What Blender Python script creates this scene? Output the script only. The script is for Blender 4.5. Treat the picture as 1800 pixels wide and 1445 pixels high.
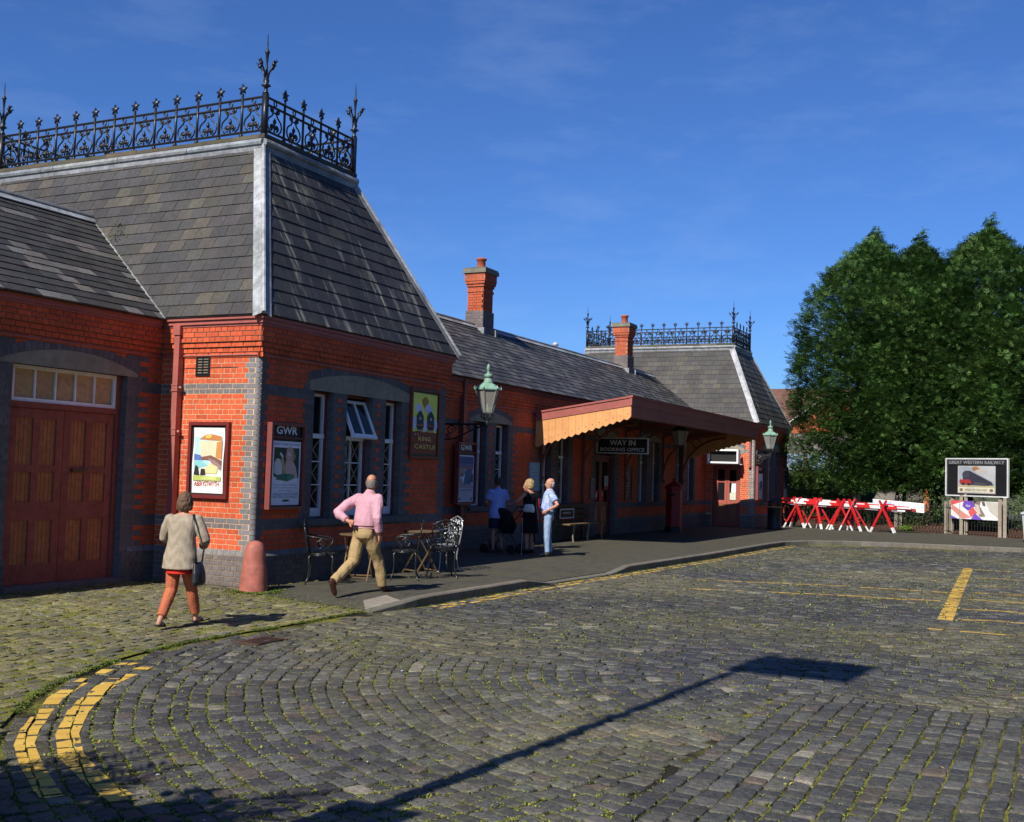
import bpy, math, random
import numpy as np
from mathutils import Vector, Matrix, noise
V = Vector
R = math.radians
random.seed(7)
for o in list(bpy.data.objects):
    bpy.data.objects.remove(o)
scene = bpy.context.scene
COL = scene.collection

# ------------------------------------------------------------------ camera
F_PX, YAW, PITCH, ROLL = 1971.70, R(26.354), R(3.232), R(1.7135)
CAM = V((-12.729, -10.3576, 1.7289))
fw = V((math.cos(PITCH)*math.cos(YAW), math.cos(PITCH)*math.sin(YAW), math.sin(PITCH)))
_r = fw.cross(V((0, 0, 1))).normalized()
_u = _r.cross(fw)
rt = math.cos(ROLL)*_r + math.sin(ROLL)*_u
up = -math.sin(ROLL)*_r + math.cos(ROLL)*_u
cd = bpy.data.cameras.new('camera')
cam = bpy.data.objects.new('camera', cd)
COL.objects.link(cam)
cam.matrix_world = Matrix(((rt.x, up.x, -fw.x, CAM.x), (rt.y, up.y, -fw.y, CAM.y), (rt.z, up.z, -fw.z, CAM.z), (0, 0, 0, 1)))
cd.sensor_fit = 'HORIZONTAL'
cd.sensor_width = 36
cd.lens = F_PX/1800*36
cd.clip_end = 3000
scene.camera = cam


def proj(p):
    d = V(p)-CAM
    z = d.dot(fw)
    if z < .05:
        return (-9999, -9999, z)
    return (900+F_PX*d.dot(rt)/z, 722.5-F_PX*d.dot(up)/z, z)


# ------------------------------------------------------------------ light
SUN_EL, SUN_AZ = R(42), R(-5.0)           # light travels along +X, a little towards -Y
to_sun = V((-math.cos(SUN_EL)*math.cos(SUN_AZ), -math.cos(SUN_EL)*math.sin(SUN_AZ), math.sin(SUN_EL)))
sl = bpy.data.lights.new('sun', 'SUN')
sl.energy = 5.0
sl.angle = R(0.5)
sl.color = (1.0, .95, .86)
so = bpy.data.objects.new('sun', sl)
COL.objects.link(so)
so.rotation_euler = to_sun.to_track_quat('Z', 'Y').to_euler()
w = bpy.data.worlds.new('World')
scene.world = w
w.use_nodes = True
nt = w.node_tree
bg = nt.nodes['Background']
sky = nt.nodes.new('ShaderNodeTexSky')
sky.sky_type = 'NISHITA'
sky.sun_disc = False
sky.sun_elevation = SUN_EL
sky.sun_rotation = math.atan2(to_sun.x, to_sun.y)
sky.altitude = 300
sky.air_density = 1.0
sky.dust_density = .25
sky.ozone_density = 4.5
# a little thin high cloud, mixed in by direction
tc = nt.nodes.new('ShaderNodeTexCoord')
mp = nt.nodes.new('ShaderNodeMapping')
mp.inputs['Scale'].default_value = (2.2, 5.0, 16)
mp.inputs['Rotation'].default_value = (0, R(8), R(20))
ns = nt.nodes.new('ShaderNodeTexNoise')
ns.inputs['Scale'].default_value = 1.6
ns.inputs['Detail'].default_value = 9
ns.inputs['Roughness'].default_value = .62
rp = nt.nodes.new('ShaderNodeValToRGB')
rp.color_ramp.elements[0].position = .5
rp.color_ramp.elements[1].position = .85
rp.color_ramp.elements[1].color = (.15, .15, .15, 1)
mx = nt.nodes.new('ShaderNodeMix')
mx.data_type = 'RGBA'
mx.inputs[7].default_value = (6.0, 8.0, 11.5, 1)
L = nt.links.new
L(tc.outputs['Generated'], mp.inputs['Vector'])
L(mp.outputs[0], ns.inputs['Vector'])
L(ns.outputs['Fac'], rp.inputs['Fac'])
L(rp.outputs[0], mx.inputs[0])
tint = nt.nodes.new('ShaderNodeMix')          # the phone's colour balance: a deeper blue sky
tint.data_type = 'RGBA'
tint.blend_type = 'MULTIPLY'
tint.inputs[0].default_value = 1
tint.inputs[7].default_value = (.60, .93, 1.48, 1)
L(sky.outputs[0], tint.inputs[6])
L(tint.outputs[2], mx.inputs[6])
L(mx.outputs[2], bg.inputs['Color'])
bg.inputs['Strength'].default_value = .062
scene.view_settings.view_transform = 'Standard'
scene.view_settings.look = 'None'
scene.view_settings.exposure = 0.45
scene.view_settings.gamma = 1
scene.view_settings.use_curve_mapping = False
scene.render.engine = 'CYCLES'

# ------------------------------------------------------------------ helpers
BASE = {}


def put(o, parent=None, base=None):
    COL.objects.link(o)
    if parent is not None:
        o.parent = parent
        BASE[o] = BASE.get(parent, V((0, 0, 0)))
    else:
        BASE[o] = V(base) if base is not None else V((0, 0, 0))
    return o


def tag(o, label=None, cat=None, group=None, kind=None):
    if label:
        o['label'] = label
    if cat:
        o['category'] = cat
    if group:
        o['group'] = group
    if kind:
        o['kind'] = kind
    return o


def thing(name, label, cat, loc=(0, 0, 0), group=None):
    o = bpy.data.objects.new(name, None)
    o.empty_display_size = .1
    put(o)
    o.location = loc
    BASE[o] = V(loc)
    return tag(o, label, cat, group)


def copy_tree(o, parent=None):
    c = o.copy()
    COL.objects.link(c)
    c.parent = parent
    BASE[c] = BASE.get(o, V((0, 0, 0)))
    for ch in o.children:
        copy_tree(ch, c)
    return c


class MB:
    def __init__(s):
        s.v, s.f, s.c = [], [], []

    def face(s, pts, col=(1, 1, 1)):
        n = len(s.v)
        s.v.extend([tuple(p) for p in pts])
        s.f.append(tuple(range(n, n+len(pts))))
        s.c.append(col)

    def mesh(s, vs, fs, col=(1, 1, 1)):
        n = len(s.v)
        s.v.extend([tuple(p) for p in vs])
        for f in fs:
            s.f.append(tuple(i+n for i in f))
            s.c.append(col)

    def box(s, a, b, col=(1, 1, 1)):
        (x0, y0, z0), (x1, y1, z1) = a, b
        x0, x1 = min(x0, x1), max(x0, x1)
        y0, y1 = min(y0, y1), max(y0, y1)
        z0, z1 = min(z0, z1), max(z0, z1)
        vs = [(x0, y0, z0), (x1, y0, z0), (x1, y1, z0), (x0, y1, z0), (x0, y0, z1), (x1, y0, z1), (x1, y1, z1), (x0, y1, z1)]
        s.mesh(vs, [(0, 3, 2, 1), (4, 5, 6, 7), (0, 1, 5, 4), (1, 2, 6, 5), (2, 3, 7, 6), (3, 0, 4, 7)], col)

    def obox(s, c, ax, ay, az, col=(1, 1, 1)):
        c, ax, ay, az = V(c), V(ax), V(ay), V(az)
        vs = [c+ax*i+ay*j+az*k for k in (-1, 1) for (i, j) in ((-1, -1), (1, -1), (1, 1), (-1, 1))]
        s.mesh(vs, [(0, 3, 2, 1), (4, 5, 6, 7), (0, 1, 5, 4), (1, 2, 6, 5), (2, 3, 7, 6), (3, 0, 4, 7)], col)

    def bar(s, a, b, w, d, col=(1, 1, 1), side=None):
        a, b = V(a), V(b)
        t = (b-a).normalized()
        sd = V(side) if side else (V((0, 0, 1)) if abs(t.z) < .9 else V((0, 1, 0)))
        x = t.cross(sd).normalized()
        y = t.cross(x).normalized()
        s.obox((a+b)/2, x*w/2, y*d/2, (b-a)/2, col)

    def tube(s, path, rad, n=6, col=(1, 1, 1), cap=True, flat=1.0):
        path = [V(p) for p in path]
        m = len(path)
        if not hasattr(rad, '__len__'):
            rad = [rad]*m
        t0 = (path[1]-path[0]).normalized()
        ref = V((0, 0, 1)) if abs(t0.z) < .9 else V((1, 0, 0))
        x = t0.cross(ref).normalized()
        base = len(s.v)
        for i, p in enumerate(path):
            if i == 0:
                t = path[1]-path[0]
            elif i == m-1:
                t = path[-1]-path[-2]
            else:
                t = path[i+1]-path[i-1]
            if t.length < 1e-9:
                t = t0
            t = t.normalized()
            x = (x-t*x.dot(t))
            if x.length < 1e-6:
                x = t.orthogonal()
            x = x.normalized()
            y = t.cross(x)
            for k in range(n):
                a = 2*math.pi*k/n
                s.v.append(tuple(p+x*math.cos(a)*rad[i]+y*math.sin(a)*rad[i]*flat))
        for i in range(m-1):
            for k in range(n):
                a, b = base+i*n+k, base+i*n+(k+1) % n
                s.f.append((a, b, b+n, a+n))
                s.c.append(col)
        if cap:
            s.f.append(tuple(base+k for k in reversed(range(n))))
            s.c.append(col)
            s.f.append(tuple(base+(m-1)*n+k for k in range(n)))
            s.c.append(col)

    def lathe(s, c, prof, n=12, col=(1, 1, 1), rot=0, cap=True):
        c = V(c)
        base = len(s.v)
        for (r, z) in prof:
            for k in range(n):
                a = rot+2*math.pi*k/n
                s.v.append((c.x+r*math.cos(a), c.y+r*math.sin(a), c.z+z))
        m = len(prof)
        for i in range(m-1):
            for k in range(n):
                a, b = base+i*n+k, base+i*n+(k+1) % n
                s.f.append((a, b, b+n, a+n))
                s.c.append(col)
        if cap:
            s.f.append(tuple(base+k for k in reversed(range(n))))
            s.c.append(col)
            s.f.append(tuple(base+(m-1)*n+k for k in range(n)))
            s.c.append(col)

    def prism(s, pl, poly, c0, c1, col=(1, 1, 1)):
        """poly in plane coordinates, extruded from depth c0 (back) to c1 (front, along the plane's normal)"""
        n = len(poly)
        vs = [pl.pt(a, b, c0) for a, b in poly]+[pl.pt(a, b, c1) for a, b in poly]
        fs = [tuple(range(n, 2*n)), tuple(reversed(range(n)))]
        for i in range(n):
            j = (i+1) % n
            fs.append((i, j, n+j, n+i))
        s.mesh(vs, fs, col)

    def build(s, name, mat, parent=None, smooth=False, base=None, me=None):
        me = bpy.data.meshes.new(name)
        o = bpy.data.objects.new(name, me)
        put(o, parent, base)
        b = BASE[o]
        if b.length_squared > 0:
            vs = [(x-b.x, y-b.y, z-b.z) for x, y, z in s.v]
        else:
            vs = s.v
        me.from_pydata(vs, [], s.f)
        ca = me.color_attributes.new('Col', 'FLOAT_COLOR', 'CORNER')
        buf = []
        for f, c in zip(s.f, s.c):
            buf.extend((c[0], c[1], c[2], 1.0)*len(f))
        ca.data.foreach_set('color', buf)
        if smooth:
            me.polygons.foreach_set('use_smooth', [True]*len(me.polygons))
        me.materials.append(MATS[mat] if isinstance(mat, str) else mat)
        if parent is None and base is not None:
            o.location = base
        return o


class Pl:
    """a plane: origin, right, up, outward normal"""
    def __init__(s, o, u, n, v=(0, 0, 1)):
        s.o, s.u, s.v, s.n = V(o), V(u).normalized(), V(v).normalized(), V(n).normalized()

    def pt(s, a, b, c=0.0):
        return s.o+s.u*a+s.v*b+s.n*c

    def sub(s, a, b, c=0):
        return Pl(s.pt(a, b, c), s.u, s.n, s.v)


def clip(poly, a, b, c):
    """keep the part of a 2D convex polygon where a*x+b*y<=c"""
    out = []
    n = len(poly)
    for i in range(n):
        p, q = poly[i], poly[(i+1) % n]
        dp, dq = a*p[0]+b*p[1]-c, a*q[0]+b*q[1]-c
        if dp <= 0:
            out.append(p)
        if (dp < 0 < dq) or (dq < 0 < dp):
            t = dp/(dp-dq)
            out.append((p[0]+(q[0]-p[0])*t, p[1]+(q[1]-p[1])*t))
    return out


def clip_to(poly, region):
    """region: counter-clockwise convex polygon"""
    n = len(region)
    for i in range(n):
        p, q = region[i], region[(i+1) % n]
        nx, ny = q[1]-p[1], -(q[0]-p[0])
        poly = clip(poly, nx, ny, nx*p[0]+ny*p[1])
        if len(poly) < 3:
            return []
    return poly


def area(poly):
    return .5*sum(poly[i][0]*poly[(i+1) % len(poly)][1]-poly[(i+1) % len(poly)][0]*poly[i][1] for i in range(len(poly)))


def jit(c, a=.1):
    k = 1+random.uniform(-a, a)
    return (max(0, c[0]*k*(1+random.uniform(-a, a)*.35)), max(0, c[1]*k), max(0, c[2]*k*(1+random.uniform(-a, a)*.35)))


def mixc(a, b, t):
    return tuple(x+(y-x)*t for x, y in zip(a, b))


# ------------------------------------------------------------------ materials
MATS = {}


def vc(name, rough=.8, var=.25, scale=18, bump=.15, bscale=60, spec=.3, metal=0.0, fine=.5, stain=None, coat=0, blot=.14, bsc=1.3):
    """general material: base colour from the piece's own colour, grain and blotches from noise in object space"""
    m = bpy.data.materials.new(name)
    m.use_nodes = True
    t = m.node_tree
    b = t.nodes['Principled BSDF']
    N, K = t.nodes.new, t.links.new
    at = N('ShaderNodeVertexColor')
    at.layer_name = 'Col'
    geo = N('ShaderNodeNewGeometry')
    n1 = N('ShaderNodeTexNoise')
    n1.inputs['Scale'].default_value = scale
    n1.inputs['Detail'].default_value = 6
    n1.inputs['Roughness'].default_value = .65
    K(geo.outputs['Position'], n1.inputs['Vector'])
    mr = N('ShaderNodeMapRange')
    mr.inputs[1].default_value = .25
    mr.inputs[2].default_value = .75
    mr.inputs[3].default_value = 1-var
    mr.inputs[4].default_value = 1+var
    K(n1.outputs['Fac'], mr.inputs[0])
    mm = N('ShaderNodeMix')
    mm.data_type = 'RGBA'
    mm.blend_type = 'MULTIPLY'
    mm.inputs[0].default_value = 1
    K(at.outputs[0], mm.inputs[6])
    cb = N('ShaderNodeCombineColor')
    for i in range(3):
        K(mr.outputs[0], cb.inputs[i])
    K(cb.outputs[0], mm.inputs[7])
    out = mm.outputs[2]
    if blot:
        n3 = N('ShaderNodeTexNoise')
        n3.inputs['Scale'].default_value = bsc
        n3.inputs['Detail'].default_value = 5
        n3.inputs['Roughness'].default_value = .6
        K(geo.outputs['Position'], n3.inputs['Vector'])
        r3 = N('ShaderNodeMapRange')
        r3.inputs[1].default_value = .3
        r3.inputs[2].default_value = .7
        r3.inputs[3].default_value = 1-blot*1.4
        r3.inputs[4].default_value = 1+blot*.7
        K(n3.outputs['Fac'], r3.inputs[0])
        c3 = N('ShaderNodeCombineColor')
        for i in range(3):
            K(r3.outputs[0], c3.inputs[i])
        m3 = N('ShaderNodeMix')
        m3.data_type = 'RGBA'
        m3.blend_type = 'MULTIPLY'
        m3.inputs[0].default_value = 1
        K(out, m3.inputs[6])
        K(c3.outputs[0], m3.inputs[7])
        out = m3.outputs[2]
    if stain:
        scol, thr, ssc, stretch = stain
        mpn = N('ShaderNodeMapping')
        mpn.inputs['Scale'].default_value = stretch
        K(geo.outputs['Position'], mpn.inputs['Vector'])
        n2 = N('ShaderNodeTexNoise')
        n2.inputs['Scale'].default_value = ssc
        n2.inputs['Detail'].default_value = 7
        n2.inputs['Roughness'].default_value = .7
        K(mpn.outputs[0], n2.inputs['Vector'])
        r2 = N('ShaderNodeMapRange')
        r2.inputs[1].default_value = thr
        r2.inputs[2].default_value = thr+.1
        r2.inputs[4].default_value = .85
        K(n2.outputs['Fac'], r2.inputs[0])
        m2 = N('ShaderNodeMix')
        m2.data_type = 'RGBA'
        m2.inputs[7].default_value = (*scol, 1)
        K(r2.outputs[0], m2.inputs[0])
        K(out, m2.inputs[6])
        out = m2.outputs[2]
    K(out, b.inputs['Base Color'])
    b.inputs['Roughness'].default_value = rough
    b.inputs['Specular IOR Level'].default_value = spec
    b.inputs['Metallic'].default_value = metal
    if coat:
        b.inputs['Coat Weight'].default_value = coat
        b.inputs['Coat Roughness'].default_value = .25
    if bump:
        nb = N('ShaderNodeTexNoise')
        nb.inputs['Scale'].default_value = bscale
        nb.inputs['Detail'].default_value = 5
        K(geo.outputs['Position'], nb.inputs['Vector'])
        bp = N('ShaderNodeBump')
        bp.inputs['Strength'].default_value = bump
        bp.inputs['Distance'].default_value = .02
        K(nb.outputs['Fac'], bp.inputs['Height'])
        K(bp.outputs[0], b.inputs['Normal'])
    MATS[name] = m
    return m


vc('brick', .75, .30, 26, .25, 90, .25, stain=((.05, .03, .025), .70, 1.7, (1.2, 1.2, .45)), blot=.2)
vc('mortar', .95, .3, 30, .4, 120, .1)
vc('stone', .85, .25, 9, .3, 60, .2)
vc('slate', .62, .4, 22, .25, 70, .35, stain=((.105, .098, .078), .66, 5, (1, 1, 1)), blot=.22)
vc('slate_stained', .62, .35, 22, .25, 70, .35, stain=((.25, .24, .19), .545, 1.25, (3.4, .5, .36)), blot=.25)
vc('lead', .5, .5, 7, .3, 24, .5, stain=((.10, .105, .11), .56, 2.2, (1.4, 1.4, .7)), blot=.25)
vc('paint', .45, .12, 14, .05, 80, .45)
vc('oldpaint', .6, .3, 10, .15, 60, .3, stain=((.06, .03, .025), .68, 5, (1, 1, .35)))
vc('iron', .4, .25, 30, .1, 80, .5)
vc('castmetal', .3, .2, 30, .12, 90, .6, metal=.6)
vc('wood', .7, .3, 12, .2, 50, .3)
vc('cloth', .9, .12, 25, .35, 45, .15)
vc('knit', .95, .12, 40, .5, 110, .1)
vc('skin', .5, .1, 30, .05, 90, .35)
vc('hair', .55, .45, 45, .6, 130, .35)
vc('leather', .4, .2, 30, .15, 90, .45)
vc('print', .5, .06, 12, 0, 10, .3)
vc('plaster', .9, .2, 8, .2, 40, .1)
vc('foliage', .6, .3, 3, 0, 10, .3)
_m = MATS['foliage']
_t = _m.node_tree
_p = _t.nodes['Principled BSDF']
_tl = _t.nodes.new('ShaderNodeBsdfTranslucent')
_ms = _t.nodes.new('ShaderNodeMixShader')
_ms.inputs[0].default_value = .18
_t.links.new(_p.inputs['Base Color'].links[0].from_socket, _tl.inputs['Color'])
_t.links.new(_p.outputs[0], _ms.inputs[1])
_t.links.new(_tl.outputs[0], _ms.inputs[2])
_t.links.new(_ms.outputs[0], _t.nodes['Material Output'].inputs['Surface'])
vc('bark', .9, .4, 14, .5, 40, .1)
vc('sett', .62, .62, 26, .7, 48, .35, stain=((.115, .112, .10), .60, 16, (1, 1, 1)), blot=.2)
vc('pavement', .75, .5, 6, .5, 40, .3)
vc('moss', .95, .45, 14, .8, 60, .05)
vc('verdigris', .6, .3, 12, .15, 60, .4)


def glass_mat(name, col=(.01, .012, .014), rough=.03, alpha=.25):
    m = bpy.data.materials.new(name)
    m.use_nodes = True
    t = m.node_tree
    b = t.nodes['Principled BSDF']
    b.inputs['Base Color'].default_value = (*col, 1)
    b.inputs['Roughness'].default_value = rough
    b.inputs['Specular IOR Level'].default_value = .6
    n1 = t.nodes.new('ShaderNodeTexNoise')
    n1.inputs['Scale'].default_value = 1.6
    bp = t.nodes.new('ShaderNodeBump')
    bp.inputs['Strength'].default_value = .06
    bp.inputs['Distance'].default_value = .05
    t.links.new(n1.outputs['Fac'], bp.inputs['Height'])
    t.links.new(bp.outputs[0], b.inputs['Normal'])
    if alpha < 1:
        tr = t.nodes.new('ShaderNodeBsdfTransparent')
        tr.inputs[0].default_value = (.8, .85, .85, 1)
        ms = t.nodes.new('ShaderNodeMixShader')
        ms.inputs[0].default_value = alpha
        t.links.new(tr.outputs[0], ms.inputs[1])
        t.links.new(b.outputs[0], ms.inputs[2])
        t.links.new(ms.outputs[0], t.nodes['Material Output'].inputs['Surface'])
    MATS[name] = m


glass_mat('glass', (.02, .022, .025), .04, .55)
glass_mat('lampglass', (.45, .43, .38), .25, .5)

# base colours
RED = (.57, .098, .036)
BLUE = (.125, .118, .128)
PLINTH = (.115, .105, .105)
MORTAR = (.62, .42, .26)  # paler copy for the sunlit faces, light put into the colour
MORTARD = (.17, .15, .13)  # darker copy of the mortar, shade put into the colour
LINTEL = (.27, .25, .19)
MAROON = (.17, .034, .030)
PINKBR = (.34, .10, .078)
WHITE = (.80, .81, .82)
CREAM = (.66, .31, .115)
BLACK = (.012, .012, .014)
LEADC = (.21, .215, .22)
SLATE = (.047, .043, .041)

# ================================================================== the station building
D = 28.54          # distance between the two pavilions
PW, PD, SET = 5.39, 8.70, 1.84
CS = .075
bld = thing('station_building', 'long red brick railway station with two steep slate pavilion roofs and blue brick trim', 'building', (0, 0, 0))
CAND_BRICK = []    # (screen size, parent, plane, rect, depth, colour)
CAND_SLATE = []


def scr(p0, p1, p2):
    a, b, c = proj(p0), proj(p1), proj(p2)
    if min(a[2], b[2], c[2]) < .1:
        return 0
    if not (-20 < a[0] < 1820 and -20 < a[1] < 1465):
        return 0
    return abs((b[0]-a[0])*(c[1]-a[1])-(c[0]-a[0])*(b[1]-a[1]))


def one_brick(mb, pl, r, c, col, proud=.0045, back=.006):
    u0, u1, v0, v1 = r
    f = [pl.pt(u0, v0, c+proud), pl.pt(u1, v0, c+proud), pl.pt(u1, v1, c+proud), pl.pt(u0, v1, c+proud)]
    b = [pl.pt(u0, v0, c-back), pl.pt(u1, v0, c-back), pl.pt(u1, v1, c-back), pl.pt(u0, v1, c-back)]
    mb.mesh(f+b, [(0, 1, 2, 3), (0, 4, 5, 1), (1, 5, 6, 2), (2, 6, 7, 3), (3, 7, 4, 0)], col)


def bricks(parent, pl, u0, u1, k0, k1, openings, colf, cfun=None, uoff=0.0, skip=None, pick=True):
    """English bond between courses k0..k1; openings are (u0,u1,v0,v1)"""
    g = .0058
    for k in range(k0, k1):
        v0, v1 = k*CS, (k+1)*CS
        head = k % 2 == 1
        w = .1125 if head else .225
        n0 = int(math.floor((u0-uoff)/w))-1
        n1 = int(math.ceil((u1-uoff)/w))+1
        sh = .05625 if head else 0
        spans0 = [(u0, u1)]
        for (a, b, c, d) in openings:
            if v0+CS*.5 > c and v1-CS*.5 < d:
                ns_ = []
                for (s0, s1) in spans0:
                    if b <= s0 or a >= s1:
                        ns_.append((s0, s1))
                    else:
                        if a > s0:
                            ns_.append((s0, a))
                        if b < s1:
                            ns_.append((b, s1))
                spans0 = ns_
        c = cfun(k) if cfun else 0.0
        for n in range(n0, n1):
            a0, a1 = uoff+n*w+sh, uoff+(n+1)*w+sh
            for (s0, s1) in spans0:
                b0, b1 = max(a0, s0), min(a1, s1)
                if b1-b0 < .035:
                    continue
                um = (b0+b1)/2
                if skip and skip(um, (v0+v1)/2):
                    continue
                col = colf(um, k, head)
                r = (b0+g, b1-g, v0+g, v1-g)
                s = scr(pl.pt(r[0], r[2], c), pl.pt(r[1], r[2], c), pl.pt(r[0], r[3], c)) if pick else 0
                CAND_BRICK.append((s, parent, pl, r, c, col))


def panels(mb, pl, u0, u1, v0, v1, openings, c, col):
    us = sorted({u0, u1, *[x for o in openings for x in o[:2] if u0 < x < u1]})
    vs = sorted({v0, v1, *[x for o in openings for x in o[2:] if v0 < x < v1]})
    for i in range(len(us)-1):
        for j in range(len(vs)-1):
            um, vm = (us[i]+us[i+1])/2, (vs[j]+vs[j+1])/2
            if any(o[0] < um < o[1] and o[2] < vm < o[3] for o in openings):
                continue
            mb.face([pl.pt(us[i], vs[j], c), pl.pt(us[i+1], vs[j], c), pl.pt(us[i+1], vs[j+1], c), pl.pt(us[i], vs[j+1], c)], col)


def reveal(mb, pl, o, depth, col, c=0.0):
    """brick courses lining the sides of an opening, plain soffit and sill"""
    u0, u1, v0, v1 = o
    k0, k1 = int(math.floor(v0/CS)), int(math.ceil(v1/CS))
    for (u, sg) in ((u0, 1), (u1, -1)):
        mb.face([pl.pt(u, v0, c), pl.pt(u, v1, c), pl.pt(u, v1, c-depth), pl.pt(u, v0, c-depth)][::sg], MORTARD)
        for k in range(k0, k1):
            a, b = max(v0, k*CS)+.005, min(v1, (k+1)*CS)-.005
            if b-a < .02:
                continue
            w = depth/2 if k % 2 else depth
            d0 = 0
            while d0 < depth-.01:
                q = [(d0+.004), min(depth, d0+w)-.004]
                uu = u+sg*.004
                mb.face([pl.pt(uu, a, c-q[0]), pl.pt(uu, b, c-q[0]), pl.pt(uu, b, c-q[1]), pl.pt(uu, a, c-q[1])][::sg], jit(col, .14))
                d0 += w
    mb.face([pl.pt(u0, v1, c), pl.pt(u1, v1, c), pl.pt(u1, v1, c-depth), pl.pt(u0, v1, c-depth)], LINTEL)
    mb.face([pl.pt(u0, v0, c), pl.pt(u1, v0, c), pl.pt(u1, v0, c-depth), pl.pt(u0, v0, c-depth)][::-1], LINTEL)


def corb(k):
    """how far each course stands out from the wall face (corbelled cornice at the top)"""
    if k < 7:
        return .045
    if k == 44:
        return .012
    if k == 45:
        return .025
    if k == 46:
        return .05
    if k >= 47:
        return .075
    return 0.0


NEARM, FARM = .16, .30


def zonecol(k):
    if k < 7:
        return jit(PLINTH, .16)
    if k in (11, 12, 37, 38):
        return jit(BLUE, .15)
    return jit(RED, .13)


def arch_pts(u0, u1, vs, vc_, n=14):
    """points of a segmental arch from (u0,vs) over (mid,vc_) to (u1,vs)"""
    h = vc_-vs
    s = (u1-u0)/2
    r = (s*s+h*h)/(2*h)
    cu, cv = (u0+u1)/2, vc_-r
    a = math.asin(s/r)
    return [(cu+r*math.sin(-a+2*a*i/n), cv+r*math.cos(-a+2*a*i/n)) for i in range(n+1)], (cu, cv, r, a)


def lintel(parent, pl, u0, u1, vb, vs, vcr, c, nv=30):
    """stone segmental lintel with a ring of blue voussoirs over it"""
    pts, (cu, cv, r, a) = arch_pts(u0, u1, vs, vcr)
    mb = MB()
    mb.prism(pl, [(u0, vb), (u1, vb)]+pts[::-1], c-.2, c+.008, LINTEL)
    o = mb.build('lintel', 'stone', parent)
    m2 = MB()
    t = .125
    aa = a*1.02
    for i in range(nv):
        b0, b1 = -aa+2*aa*i/nv+.004/r, -aa+2*aa*(i+1)/nv-.004/r
        p = [(cu+rr*math.sin(b), cv+rr*math.cos(b)) for rr, b in ((r+.006, b0), (r+.006, b1), (r+t, b1), (r+t, b0))]
        m2.prism(pl, p[::-1], c-.02, c+.012, jit(BLUE, .14))
    bk = [(cu+(r)*math.sin(b), cv+(r)*math.cos(b)) for b in [-aa+2*aa*i/12 for i in range(13)]]
    bk2 = [(cu+(r+t+.004)*math.sin(b), cv+(r+t+.004)*math.cos(b)) for b in [-aa+2*aa*i/12 for i in range(13)]]
    for i in range(12):
        m2.prism(pl, [bk[i], bk[i+1], bk2[i+1], bk2[i]][::-1], c-.02, c+.006, MORTARD)
    m2.build('arch_ring', 'brick', parent)

    def inside(u, v):
        if not (u0 <= u <= u1) or v < vb:
            return False
        return v < vb+.02 or math.hypot(u-cu, v-cv) < r+t*.85
    return inside


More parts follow.
